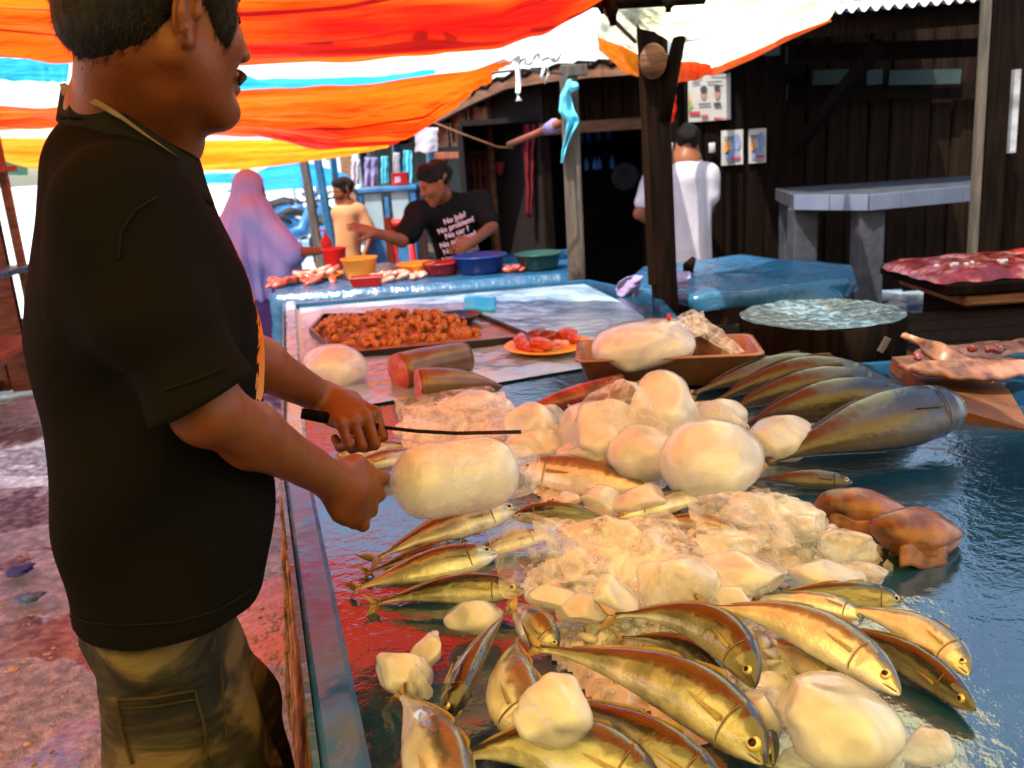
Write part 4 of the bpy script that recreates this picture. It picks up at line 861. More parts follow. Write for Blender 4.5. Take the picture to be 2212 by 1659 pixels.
veil += [rc(sh+Vector((.07, -.05, -.03)), D(640, 548, YW-.25), .10, .085, .08), rc(D(560, 520, YW), D(618, 580, YW-.15), .12, .10, .1), rc(D(510, 520, YW), D(545, 640, YW), .14, .13, .08)]
veil += [el((D(552, 780, YW).x, YW, .39), (.9, .9, .19), None, .01, -1)]
def vd(V, Q):
    N = vnormals(V, Q); a = np.arctan2(V[:, 1]-YW, V[:, 0]-sh.x); low = np.clip((1.45-V[:, 2])/.7, 0, 1)
    return V+N*(.017*low*np.sin(a*14+vn(V, 2.5, 2)*1.5)+.006*vn(V, 7, 3, (1, 1, .3)))[:, None]
mesh_from([sdf_mesh(veil, .014)], 'veil', M['cloth_lilac'], t, vd)
mesh_from([sdf_mesh([rc((hip.x+.01, YW+.02, .92), (hip.x+.03, YW+.02, .06), .16, .21, .05)], .02)], 'skirt', M['cloth_purple'], t, cloth_disp(.015, 7, (1, 1, .15)))

# ---- boy in the tan shirt
YB = 8.0
t = thing('person', 'boy in a tan shirt looking back beside the blue glass cabinet', 'person', Vector((D(755, 600, YB).x, YB, 0)))
hc = D(741, 412, YB); fd = (-.75, -.62, -.12); m = rotm(fd)
sh = D(752, 452, YB); hip = D(752, 552, YB)
body = head_prims(hc, m, .92)+[rc(hc-Vector((-.01, 0, .08)), sh, .045, .055), rc(sh, hip, .09, .09, .04), rc(hip, (hip.x-.03, YB, .08), .075, .045), rc(hip, (hip.x+.08, YB, .08), .075, .045),
      rc(sh+Vector((.10, 0, -.02)), sh+Vector((.17, -.02, -.26)), .042, .035), rc(sh+Vector((.17, -.02, -.26)), sh+Vector((.10, -.14, -.44)), .035, .024), rc(sh+Vector((-.08, 0, -.02)), sh+Vector((-.10, .05, -.28)), .04, .033), rc(sh+Vector((-.10, .05, -.28)), sh+Vector((-.06, -.08, -.48)), .033, .024)]
body += hand_prims(sh+Vector((.10, -.14, -.44)), (-.3, -.4, -.7), (1, 0, 0), 1, .85, .4)
mesh_from([sdf_mesh(body, .011)], 'body', M['skin_dark'], t)
mesh_from([sdf_mesh(hair_prims(hc, m, .92), .009)], 'hair', M['hair'], t, lambda V, Q: V+vnormals(V, Q)*(.006*vn(V, 40, 1))[:, None])
mesh_from([sdf_mesh([rc(sh+Vector((-.06, 0, -.02)), sh+Vector((.08, 0, -.02)), .075, .075, .03), rc(sh+Vector((0, 0, -.05)), hip, .115, .12, .05), rc(sh+Vector((.10, 0, -.02)), sh+Vector((.16, -.02, -.2)), .062, .06, .02), rc(sh+Vector((-.09, 0, -.02)), sh+Vector((-.10, .04, -.2)), .06, .055, .02), rc(hip, hip+Vector((0, 0, -.06)), .12, .125)], .012)], 'shirt', M['cloth_tan'], t, cloth_disp(.008, 12))
mesh_from([sdf_mesh([rc(hip+Vector((-.03, 0, -.05)), (hip.x-.03, YB, .35), .10, .08, .03), rc(hip+Vector((.05, 0, -.05)), (hip.x+.08, YB, .35), .10, .08, .03)], .014)], 'trousers', M['khaki'], t)

# ---- man in the black shirt leaning over the far stall
YK = 5.9
t = thing('person', 'man in a black lettered T-shirt reaching out an arm over the far stall', 'person', Vector((D(985, 700, YK).x, YK+.1, 0)))
hc = D(941, 396, YK-.12); fd = (-.86, -.38, -.30); m = rotm(fd, (-.12, 0, 1))
nk = D(955, 440, YK-.03); sR = D(905, 462, YK-.12); sL = D(1035, 440, YK+.08); hip = D(1000, 600, YK+.15); chest = D(968, 475, YK+.0)
el1 = D(868, 520, YK-.3); wr1 = D(812, 503, YK-.42); el2 = D(1062, 490, YK-.05); wr2 = D(1022, 522, YK-.28)
body = head_prims(hc, m, 1.03)+[rc(hc+Vector((.04, .03, -.07)), nk, .056, .062), rc(sR, sL, .06, .06, .03), rc(chest, hip, .12, .12, .04), rc(hip, (hip.x-.08, YK+.2, .08), .09, .05), rc(hip, (hip.x+.12, YK+.2, .08), .09, .05),
      rc(sR, el1, .052, .042), rc(el1, wr1, .042, .030), rc(sL, el2, .052, .042), rc(el2, wr2, .042, .029)]
body += hand_prims(wr1, Vector(D(785, 494, YK-.44)-wr1), (0, -.6, .8), -1, 1.0, .16)+hand_prims(wr2, (-.8, -.35, -.25), (.2, -.9, .3), 1, 1.0, .45)
mesh_from([sdf_mesh(body, .010)], 'body', M['skin'], t)
mesh_from([sdf_mesh(hair_prims(hc, m, 1.05), .008)], 'hair', M['hair'], t, lambda V, Q: V+vnormals(V, Q)*(.008*vn(V, 42, 2))[:, None])
eyes(hc, m, 1.03, t)
shirtK = [rc(sR, sL, .088, .088, .05), rc(chest+Vector((.0, .02, .0)), hip+Vector((0, 0, .05)), .155, .15, .07), rc(nk+Vector((.0, .02, -.04)), chest, .09, .14, .05), rc(sR, sR.lerp(el1, .72), .08, .074, .03), rc(sL, sL.lerp(el2, .75), .08, .076, .03), el(nk+Vector((-.025, -.05, .035)), (.07, .07, .06), None, .012, -1)]
mesh_from([sdf_mesh(shirtK, .011)], 'shirt', M['cloth_black'], t, cloth_disp(.011, 9))
mesh_from([sdf_mesh([rc(hip+Vector((-.04, 0, 0)), (hip.x-.08, YK+.2, .1), .13, .09, .03), rc(hip+Vector((.05, 0, 0)), (hip.x+.12, YK+.2, .1), .13, .09, .03)], .016)], 'trousers', M['cloth_jean'], t)
def text(body_, size, loc, rot, m, parent, name='lettering', extrude=.001):
    cu = bpy.data.curves.new(name, 'FONT'); cu.body = body_; cu.size = size; cu.align_x = 'CENTER'; cu.extrude = extrude; cu.offset = size*.018
    o = bpy.data.objects.new(name, cu); COL.objects.link(o); dg = bpy.context.evaluated_depsgraph_get(); me = bpy.data.meshes.new_from_object(o.evaluated_get(dg)); bpy.data.objects.remove(o)
    me.materials.clear(); me.materials.append(m); n = bpy.data.objects.new(name, me); COL.objects.link(n); n.parent = parent; n.location = Vector(loc)-WO[parent.name]; n.rotation_euler = rot; WO[n.name] = WO[parent.name]; return n
lines = ['No Job?', 'No problem!', 'No car ?', 'No problem!', 'No money?', 'No problem!']
for i, s_ in enumerate(lines):
    p = D(984+2.4*i, 476+15.5*i, YK-.205-.012*min(i, 3)+.01*max(0, i-3)); text(s_, .047, p, (R(84), R(-17), R(-6)), M['ink_pink'], t)
sq = MB(); sq.tube([D(1002+k*4.2, 574-k*1.3+4*math.sin(k*1.9), YK-.20) for k in range(11)], .0035, 5); sq.build('signature_stroke', M['ink_pink'], t)

# ---- man in the white shirt, back view
YM = 6.85
t = thing('person', 'man in a white T-shirt seen from behind, walking off behind the dark post', 'person', Vector((D(1485, 620, YM).x, YM, 0)))
hc = D(1484, 309, YM-.02); fd = (.10, .95, -.30); m = rotm(fd)
nk = D(1482, 350, YM-.02); sL = D(1432, 372, YM); sR = D(1530, 374, YM-.02); hip = D(1487, 560, YM)
eL = D(1380, 462, YM-.08); wL = D(1424, 492, YM+.18); eR = D(1532, 448, YM-.05); wR = D(1512, 492, YM+.2)
sL = D(1420, 372, YM)
body = head_prims(hc, m, .98)+[rc(hc-Vector((0, .02, .06)), nk, .056, .062), rc(sL, sR, .06, .06, .03), rc(nk, hip, .12, .12, .04), rc(hip, (hip.x-.1, YM, .08), .09, .05), rc(hip, (hip.x+.1, YM+.1, .08), .09, .05),
   rc(sL, eL, .05, .042), rc(eL, wL, .042, .028), rc(sR, eR, .05, .042), rc(eR, wR, .042, .028)]+hand_prims(wL, (.5, .6, -.2), (0, 0, 1), 1, .9, .5)+hand_prims(wR, (-.4, .6, -.2), (0, 0, 1), -1, .9, .5)
mesh_from([sdf_mesh(body, .012)], 'body', M['skin'], t)
mesh_from([sdf_mesh(hair_prims(hc, m, 1.02), .010)], 'hair', M['hair'], t, lambda V, Q: V+vnormals(V, Q)*(.008*vn(V, 36, 2))[:, None])
ms = [rc(sL+Vector((.03, 0, -.03)), sR+Vector((-.02, 0, -.03)), .082, .082, .05), rc(nk+Vector((0, 0, -.14)), hip, .18, .165, .06), rc(sL, sL.lerp(eL, .72), .078, .074, .03), rc(sR, sR.lerp(eR, .68), .078, .07, .03), rc(hip, hip+Vector((0, 0, -.08)), .16, .17, .03), el(nk+Vector((0, .0, .06)), (.075, .075, .05), None, .01, -1), el(nk+Vector((0, .2, -.35)), (.4, .09, .6), None, .05, -1)]
mesh_from([sdf_mesh(ms, .012)], 'shirt', M['cloth_white'], t, cloth_disp(.02, 8, (1, 1, .4), 2))
mesh_from([sdf_mesh([rc(hip+Vector((-.05, 0, -.02)), (hip.x-.1, YM, .1), .125, .09, .03), rc(hip+Vector((.05, 0, -.02)), (hip.x+.1, YM+.1, .1), .125, .09, .03)], .018)], 'trousers', M['cloth_jean'], t)

# ================================================================== FAR BLUE STALL and what stands on it
def poly_slab(mb, ring, z0, z1):
    n = len(ring); mb.add([Vector((p[0], p[1], z0)) for p in ring]+[Vector((p[0], p[1], z1)) for p in ring], [tuple(range(n-1, -1, -1)), tuple(range(n, 2*n))]+[(i, (i+1) % n, (i+1) % n+n, i+n) for i in range(n)]); return mb
def draped(name, parent, ring, z, drop, m, nu=60, seed=0, amp=.012, rot_amp=1, subdiv=26, wav=.004):
    """cover lying on a top and hanging over its rim"""
    P = [Vector((p[0], p[1], 0)) for p in ring]; c = sum(P, Vector())/len(P); mb = MB(); loop = []
    for i in range(len(P)):
        a, b = P[i], P[(i+1) % len(P)]; n = max(2, int((b-a).length/.05))
        for k in range(n): loop.append(a.lerp(b, k/n))
    N = len(loop); rings = []
    for s in (.02, .2, .4, .6, .8, .95, 1.0): rings.append([c.lerp(q, s)+Vector((0, 0, z+wav*mnoise.noise(Vector((c.lerp(q, s).x*5, c.lerp(q, s).y*5, seed))))) for q in loop])
    for j in range(1, 5):
        r = []
        for k, q in enumerate(loop):
            o = (q-c).normalized(); dr = drop(k/N) if callable(drop) else drop
            r.append(q+o*(.012+amp*mnoise.noise(Vector((k*.25, j*.4, seed)))*j/2)+Vector((0, 0, z-.004-dr*j/4*(1+.12*mnoise.noise(Vector((k*.13, seed, 1)))))))
        rings.append(r)
    vs = [v for r in rings for v in r]; fs = [(a*N+k, a*N+(k+1) % N, (a+1)*N+(k+1) % N, (a+1)*N+k) for a in range(len(rings)-1) for k in range(N)]; fs.append(tuple(range(N)))
    mb.add(vs, fs); return mb.build(name, m, parent)
ZT = .85
a, b = Z(583, 637, ZT), Z(1228, 590, ZT)
t = thing('stall_table', 'far blue covered stall table where the black shirt man sells', 'table', ((a.x+b.x)/2, a.y+.5, 0))
ring = [a, b, b+Vector((.15, 1.15, 0)), a+Vector((-.1, 1.1, 0))]
draped('cover', t, ring, ZT, .30, M['plastic_blue'], seed=2, amp=.02)
poly_slab(MB(), ring, ZT-.045, ZT-.006).build('table_board', M['wood_stall'], t, smooth=False)
for q in ring: MB().box(Vector((q.x*.97, q.y+(.08 if q.y < 5.2 else -.08), .4)), (.07, .07, .8), None, .006).build('leg', M['wood_red'], t, smooth=False)
pb = D(1010, 612, 4.95)
def basin(px, py, w, h, m, name, label, Y=None, z=ZT+.004, flare=1.25, sx=1, group='basins on the far stall', n=36):
    c = Z(px, py, z); r = w/2
    prof = [(0, .004), (r/flare*.96, .004), (r/flare, .012), (r*.97, h-.008), (r*1.04, h-.006), (r*1.05, h+.002), (r*.98, h+.003), (r/flare*.93, .02), (0, .02)]
    return MB().lathe(c, prof, n, sx=sx).build(name, m, label=label, cat=name.replace('_', ' '), group=group)
basin(727, 588, .15, .15, M['pl_red'], 'bucket', 'red bucket standing at the middle of the far blue stall', flare=1.3, group=None)
basin(780, 601, .21, .12, M['pl_orange'], 'basin', 'bright orange basin between the red bucket and the prawns')
basin(900, 592, .22, .065, M['pl_orange'], 'basin', 'low orange basin in front of the black shirt man')
basin(956, 592, .22, .07, M['pl_maroon'], 'basin', 'maroon basin beside the low orange one')
basin(1038, 588, .31, .10, M['pl_navy'], 'basin', 'wide navy blue basin below the lettered shirt')
basin(1165, 580, .27, .09, M['pl_green'], 'basin', 'wide dark green basin at the end of the far stall')
c = Z(793, 617, ZT+.005); f = MB(); f.add([c+Vector((x*s, y*s, z)) for s, z in ((.8, 0), (1, .05), (.97, .052), (.78, .008)) for x, y in ((-.09, -.05), (.09, -.05), (.09, .06), (-.09, .06))], [(3, 2, 1, 0)]+[(k*4+i, k*4+(i+1) % 4, (k+1)*4+(i+1) % 4, (k+1)*4+i) for k in range(3) for i in range(4)]+[(12, 13, 14, 15)])
f.build('tray', M['pl_maroon'], smooth=False, label='small dark red tray at the front rim of the far stall', cat='tray')
def dish(px, py, w, m, label, z=ZT+.003, name='plate', h=.02, sx=1, sy=1, yoff=0):
    c = Z(px, py, z); r = w/2
    return MB().lathe(c, [(0, .003), (r*.55, .003), (r*.62, .006), (r, h), (r*1.02, h+.004), (r*.98, h+.005), (r*.6, .012), (0, .01)], 40, sx, sy).build(name, m, label=label, cat='plate')
dish(690, 602, .30, M['pl_orange'], 'orange plate heaped with fish on the far stall near the veiled woman')
rg = random.Random(5)
def pieces(n, cx, cy, rx, ry, z, size, m, name, label, cat, group, stack=.03, seed=0, sub=2, elong=1.0, facets=3, rough=.1, asx=None):
    rg = random.Random(seed); protos = []; c = Z(cx, cy, z)
    for i in range(n):
        a = rg.uniform(0, 6.283); q = math.sqrt(rg.random()); x, y = math.cos(a)*q*rx, math.sin(a)*q*ry; zz = stack*(1-q*q)*rg.uniform(.5, 1.05)
        s = rg.uniform(.75, 1.2)
        if len(protos) < 6:
            o = lump((0, 0, 0), (size*elong, size, size*.75), seed*10+i, sub, facets, rough).build(name, m, label=label, cat=cat, group=group, origin=(0, 0, 0)); protos.append(o.data)
        else:
            o = bpy.data.objects.new(name, protos[i % 6]); COL.objects.link(o); WO[o.name] = Vector(); tag(o, label, cat, group)
        o.location = c+Vector((x, y, zz+size*.55)); o.rotation_euler = (rg.uniform(-.5, .5), rg.uniform(-.5, .5), rg.uniform(0, 6.28)); o.scale = (s, s, s)
pieces(22, 855, 604, .17, .09, ZT, .022, M['meat_pale'], 'prawn', 'small pink prawn in the loose heap right of the orange basin', 'prawn', 'prawns heaped on the far stall', .03, 3, 2, 1.9)
pieces(16, 660, 614, .2, .07, ZT, .03, M['meat'], 'fish_piece', 'glossy red fish piece lying at the front left of the far stall', 'fish piece', 'red fish pieces on the far stall', .02, 4, 2, 2.2)
pieces(14, 690, 600, .13, .08, ZT+.02, .025, M['meat_pale'], 'fish_piece', 'pale pink fish piece heaped on the orange plate', 'fish piece', 'pink fish pieces on the orange plate', .03, 5, 2, 2.4)
pieces(10, 745, 588, .09, .05, ZT, .02, M['cloth_white'], 'squid_piece', 'small white squid piece between plate and basins', 'squid piece', 'white pieces on the far stall', .01, 6, 2, 1.6)
pieces(6, 1107, 590, .06, .04, ZT, .028, M['meat'], 'meat_piece', 'red meat piece between the navy and green basins', 'meat piece', 'red meat between basins', .02, 8, 2, 1.4)
# red soap dispenser bottle
c = Z(709, 560, ZT); c = Vector((c.x, c.y, ZT)); t = thing('pump_bottle', 'red pump bottle standing behind the red bucket', 'bottle', c)
MB().lathe(c, [(0, 0), (.035, .002), (.04, .02), (.04, .12), (.03, .15), (.012, .165), (.012, .18)], 20).build('bottle_body', M['pl_red'], t); MB().tube([c+Vector((0, 0, .18)), c+Vector((0, 0, .205)), c+Vector((-.045, 0, .21))], .008, 8).build('nozzle', M['pl_red'], t)

# glass cabinet with red box
c = D(848, 496, 8.3); t = thing('glass_cabinet', 'blue framed glass display cabinet behind the reaching arm', 'cabinet', (c.x, c.y, 0))
zb, zt2 = D(840, 500, 8.3).z, D(840, 410, 8.3).z; W_, D_ = .48, .45
MB().box((c.x, c.y, zb/2), (W_*.98, D_*.98, zb), None, .01).build('base', M['bike_blue'], t, smooth=False)
for sx in (-1, 1):
    for sy in (-1, 1): MB().box((c.x+sx*W_/2, c.y+sy*D_/2, (zb+zt2)/2), (.05, .05, zt2-zb), None, .004).build('frame_post', M['bike_blue'], t, smooth=False)
MB().box((c.x, c.y, zt2+.015), (W_+.08, D_+.08, .04), None, .006).build('lid', M['bike_blue'], t, smooth=False)
MB().box((c.x, c.y-D_/2, (zb+zt2)/2-.02), (.04, .035, zt2-zb-.06), None, .004).build('mullion', M['bike_blue'], t, smooth=False)
for sx in (-1, 1): MB().box((c.x+sx*W_/2, c.y, (zb+zt2)/2), (.006, D_-.055, zt2-zb-.02)).build('side_pane', M['glass'], t, smooth=False)
for sx in (-1, 1): MB().box((c.x+sx*W_/4, c.y-D_/2, (zb+zt2)/2), (W_/2-.09, .006, zt2-zb-.02)).build('front_pane', M['glass'], t, smooth=False)
MB().box((c.x, c.y, (zb+zt2)/2), (W_-.06, D_-.06, .012)).build('shelf', M['tile'], t, smooth=False)
MB().box((c.x-.1, c.y-.05, (zb+zt2)/2+.06), (.12, .1, .1), None, .01).build('food_box', M['paper'], smooth=False, label='small pale carton on the shelf inside the blue cabinet', cat='carton')
q = D(867, 403, 8.2); t = thing('red_box', 'bright red box on top of the blue glass cabinet', 'box', (q.x, q.y, zt2+.038))
MB().box((q.x, q.y, zt2+.038+.055), (.145, .12, .11), None, .006).build('carton', M['pl_red'], t, smooth=False); MB().box((q.x-.02, q.y-.062, zt2+.09), (.05, .003, .05)).build('print', M['ink_pink'], t, smooth=False)
q = D(866, 482, 7.4); t = thing('plastic_stool', 'red plastic stool seen behind the outstretched forearm', 'stool', (q.x, q.y, 0))
MB().lathe((q.x, q.y, q.z), [(0, .03), (.12, .03), (.135, .02), (.135, 0), (.12, -.02), (0, -.02)], 28).build('seat', M['pl_red'], t)
for k in range(4):
    a_ = k*1.5708+.785; MB().tube([(q.x+.09*math.cos(a_), q.y+.09*math.sin(a_), q.z-.01), (q.x+.15*math.cos(a_), q.y+.15*math.sin(a_), 0)], [.018, .022], 8).build('leg', M['pl_red'], t)
for px, lab, mm in ((847, 'pinkish post standing behind the low orange basin', 'wood_red'), (920, 'pale grey post standing left of the lettered shirt', 'wood_grey')):
    q = D(px, 575, 6.7); MB().box((q.x, q.y, .55), (.055, .055, 1.1), None, .006).build('short_post', M[mm], smooth=False, label=lab, cat='post')

# ================================================================== sunlit street beyond: motorbikes, poles
def wheel(mbp, c, r, par):
    w = MB(); w.lathe(c, [(r*.82, -.025), (r, -.022), (r*1.04, 0), (r, .022), (r*.82, .025)], 28, rot=Matrix.Rotation(R(90), 3, 'X')).build('wheel', M['rubber'], par)
    o = MB()
    for k in range(8): a_ = k*.785; o.tube([c, Vector(c)+Vector((math.cos(a_)*r*.85, 0, math.sin(a_)*r*.85))], .008, 5)
    o.lathe(c, [(r*.78, -.012), (r*.84, -.012), (r*.84, .012), (r*.78, .012)], 28, rot=Matrix.Rotation(R(90), 3, 'X')); return o
def bike():
    t = thing('motorbike', '', 'motorbike', (0, 0, 0)); 
    for x in (-.6, .6):
        w = MB().lathe((x, 0, .28), [(.20, -.035), (.26, -.04), (.28, 0), (.26, .04), (.20, .035)], 24, rot=Matrix.Rotation(R(90), 3, 'X')).build('wheel', M['rubber'], t)
        o = MB(); o.lathe((x, 0, .28), [(.03, -.03), (.19, -.012), (.205, -.012), (.205, .012), (.19, .012), (.03, .03)], 24, rot=Matrix.Rotation(R(90), 3, 'X')); o.build('rim', M['steel'], w)
    MB().tube([(-.62, 0, .72), (-.3, 0, .76), (.0, 0, .70), (.1, 0, .62)], [.06, .12, .11, .06], 14, flat=.5).build('seat', M['rubber'], t)
    MB().tube([(-.72, 0, .66), (-.4, 0, .58), (0, 0, .45), (.25, 0, .5), (.42, 0, .85)], [.04, .12, .12, .10, .05], 14, flat=1).build('fairing', M['bike_blue'], t)
    MB().tube([(.6, 0, .28), (.42, 0, .95)], .03, 8).build('fork', M['steel'], t)
    MB().tube([(.36, -.33, 1.0), (.42, -.15, .96), (.42, .15, .96), (.36, .33, 1.0)], .016, 8).build('handlebar', M['rubber'], t)
    MB().lathe((.47, 0, .88), [(0, .05), (.06, .04), (.08, 0), (.05, -.06)], 16, rot=Matrix.Rotation(R(90), 3, 'Y')).build('headlight', M['tile'], t)
    MB().tube([(.75, 0, .5), (.6, 0, .6), (.42, 0, .5)], [.03, .05, .03], 10, flat=.5).build('mudguard', M['bike_blue'], t)
    for s_ in (-1, 1):
        MB().tube([(.4, s_*.22, 1.0), (.36, s_*.26, 1.14)], .006, 5).build('mirror', M['rubber'], t)
    return t
def copy_tree(o, parent=None):
    c = o.copy(); COL.objects.link(c); c.parent = parent; WO[c.name] = WO.get(o.name, Vector())
    for ch in list(o.children): copy_tree(ch, c)
    return c
bk = bike(); spots = [(612, 462, 13.5, 20, 'blue motorbike parked in the bright street just right of the lilac veil'), (655, 455, 14.5, 60, 'blue motorbike parked in the bright street behind the first one'), (690, 470, 12.2, 110, 'blue motorbike parked nearest the boy in the tan shirt'),
         (640, 420, 19, 35, 'small distant blue motorbike farther up the bright street'), (590, 425, 18, 150, 'distant motorbike close to the veil, in the bright street')]
for i, (px, py, Y, a_, lab) in enumerate(spots):
    o = bk if i == 0 else copy_tree(bk); q = D(px, py, Y); o.location = (q.x, q.y, .03); o.rotation_euler = (0, 0, R(a_)); o['label'] = lab; o['group'] = 'motorbikes parked in the street'
for px, Y, w, mm, lab in ((676, 11.2, .10, 'wood_grey', 'pale leaning pole in the bright street behind the boy'), (706, 10.8, .09, 'plastic_blue', 'blue post between the bright street and the boy')):
    q = D(px, 480, Y); MB().beam((q.x+.05, Y, 0), (q.x-.05, Y, 2.2), w, w, bev=.01, up=(0, 1, 0)).build('street_pole', M[mm], smooth=False, label=lab, cat='pole')
# pale stall wall and parasol in the street
t = thing('parasol', 'pale parasol over the bright street behind the lilac veil', 'parasol', D(620, 420, 16))
WO[t.name] = Vector(t.location)
q = D(632, 385, 16); MB().lathe(q, [(0, .3), (.4, .22), (.9, .02), (1.2, -.15)], 10).build('canopy', M['tarp_blue'], t, smooth=False); MB().tube([q+Vector((0, 0, .25)), (q.x, q.y, 0)], .02, 8).build('pole', M['steel'], t)
for k, (px, Y, w, h, lab) in enumerate(((650, 24, 3.0, 2.6, 'white washed low house at the end of the bright street'), (470, 30, 7, 3.2, 'long white building at the far end of the street behind the veil'))):
    q = D(px, 400, Y); t = thing('low_house', lab, 'house', (q.x, Y, 0)); MB().box((q.x, Y+2, h/2), (w, 4, h)).build('wall', M['pale_wall'], t, smooth=False)
    MB().beam((q.x-w/2-.3, Y+2, h+.15), (q.x+w/2+.3, Y+2, h+.15), 4.8, .12).build('roof', M['rust'], t, smooth=False)
    for j in range(3): MB().box((q.x-w*.3+j*w*.3, Y-.01, h*.5), (w*.12, .05, h*.35)).build('window', M['glass'], t, smooth=False)
    MB().box((q.x+w*.42, Y-.01, 1.0), (w*.1, .05, 2.0)).build('door', M['wood_warm'], t, smooth=False)

# ================================================================== left border stall
t = thing('side_stall', 'small stall of red-brown posts with shelves at the left border', 'stall', (-3.45, 5.2, 0))
for x, y in ((-3.95, 5.0), (-3.22, 5.0), (-3.95, 6.0), (-3.22, 6.0)): MB().box((x, y, .95), (.05, .05, 1.9), None, .006).build('post', M['wood_warm'], t, smooth=False)
for z in (1.62, .98, .5): MB().box((-3.58, 5.5, z), (.9, 1.05, .04), None, .005).build('shelf', M['wood_red'] if z != .98 else M['plastic_blue'], t, smooth=False)
MB().box((-3.36, 5.05, 1.13), (.25, .2, .25), None, .01).build('foam_box', M['cloth_white'], smooth=False, label='white foam box on the blue shelf of the left border stall', cat='box')
MB().box((-3.36, 5.2, .62), (.34, .4, .2), None, .01).build('foam_box', M['tile'], smooth=False, label='pale grey foam box on the low shelf of the left border stall', cat='box')
MB().beam(Z(-20, 842, .06), Z(62, 772, .12), .09, .07, bev=.008).build('timber', M['wood_grey'], smooth=False, label='grey timber lying on the mud below the left border stall', cat='timber')
MB().beam(Z(-20, 800, .3), Z(58, 730, .35), .05, .06, bev=.006).build('timber', M['wood_red'], smooth=False, label='red-brown slanting brace under the left border stall', cat='timber')

plank_wall('plank_wall', 'red-brown board fence behind the left border stall', (-7.5, 6.5), (-3.62, 6.55), 0, 1.75, .16, M['wood_warm'], seedn=21)
# ================================================================== mid blue table behind the post
ring = [Z(1352, 612, ZT), Z(1500, 640, ZT), Z(1846, 603, ZT), Z(1838, 572, ZT), Z(1600, 553, ZT), Z(1390, 578, ZT)]
c = sum(ring, Vector())/6; t = thing('stall_table', 'blue tarp covered table standing behind the dark post', 'table', (c.x, c.y, 0))
draped('cover', t, ring, ZT+.004, lambda k: .075 if k < .62 else .06, M['plastic_blue'], seed=7, amp=.03, wav=.012)
poly_slab(MB(), ring, ZT-.03, ZT-.004).build('table_board', M['wood_stall'], t, smooth=False)
for p, q in ((ring[0], ring[1]), (ring[1], ring[2])): MB().beam(p+Vector((0, .03, -.10)), q+Vector((0, .03, -.10)), .035, .09).build('apron', M['wood_plank'], t, smooth=False)
for q in (ring[0], ring[1], ring[2], ring[3], ring[5]): q2 = q.lerp(c, .12); MB().box((q2.x, q2.y, .41), (.09, .09, .8), None, .006).build('leg', M['wood_warm'] if q is ring[2] else M['wood_dark'], t, smooth=False)
ribbon([D(1450, 594, 3.98)+Vector((0, 0, .01)), D(1450, 604, 3.93), D(1449, 612, 3.93), D(1450, 624, 3.93)], [.17, .17, .165, .15], M['cloth_violet'], 'cloth', 'violet rag draped over the front rim of the blue tarp table', 'rag', 3, .01)
ribbon([D(1372, 596, 4.05), D(1362, 606, 4.03), D(1356, 625, 4.02), D(1352, 640, 4.02)], [.08, .10, .11, .07], M['cloth_violet'], 'cloth', 'bluish rag hanging off the left corner of the blue tarp table', 'rag', 4, .015)
p = Z(1487, 588, ZT+.01); MB().tube([p, p+Vector((.0, 0, .03)), p+Vector((.03, .0, .075))], [.03, .032, .012], 9).build('wood_stump', M['wood_dark'], label='small dark wooden stub lying on the blue tarp table', cat='stump')

# ================================================================== chopping block on its bench, right side boards
t = thing('work_bench', 'low dark wooden bench under the round chopping block', 'bench', (1.35, 2.95, 0))
for k in range(5): MB().box((1.55, 2.62+k*.17, .80), (2.1, .155, .045), None, .006).build('plank', M['wood_dark'], t, smooth=False)
MB().box((1.05, 2.55, .74), (1.2, .06, .10), None, .008).build('apron', M['wood_warm'], t, smooth=False)
for x, y in ((.62, 2.7), (2.4, 2.7), (.62, 3.2), (2.4, 3.2)): MB().box((x, y, .38), (.08, .08, .76), None, .006).build('leg', M['wood_dark'], t, smooth=False)
cb = (D(1622, 720, 2.75)+D(1978, 720, 2.68))/2; rb = (D(1978, 720, 2.7).x-D(1622, 720, 2.7).x)/2; zb = D(1800, 690, 2.72).z; hb = .145
t = thing('chopping_block', 'round dark tree-trunk chopping block with a wet shining top', 'chopping block', (cb.x, 2.78, zb-hb))
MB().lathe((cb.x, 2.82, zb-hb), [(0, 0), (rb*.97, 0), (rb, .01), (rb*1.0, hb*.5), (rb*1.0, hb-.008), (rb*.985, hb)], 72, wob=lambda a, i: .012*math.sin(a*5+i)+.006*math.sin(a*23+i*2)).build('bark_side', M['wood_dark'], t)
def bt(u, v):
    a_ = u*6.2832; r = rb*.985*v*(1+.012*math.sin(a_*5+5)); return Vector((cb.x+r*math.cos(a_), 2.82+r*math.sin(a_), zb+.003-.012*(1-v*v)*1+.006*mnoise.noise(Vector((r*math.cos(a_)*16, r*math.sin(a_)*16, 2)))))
MB().grid(bt, 90, 34).build('cut_top', M['sky_wet_top'], t)
MB().box((cb.x+.10, 2.82-rb*.98, zb-.055), (.02, .01, .05), Matrix.Rotation(.5, 3, 'Y'), .002).build('chip', M['wood_grey'], t, smooth=False)
MB().box((cb.x+.05, 2.80, (zb-hb+.825)/2), (.42, .42, zb-hb-.825), None, .01).build('block_rest', M['wood_warm'], smooth=False, label='square timber rest under the round chopping block', cat='timber')
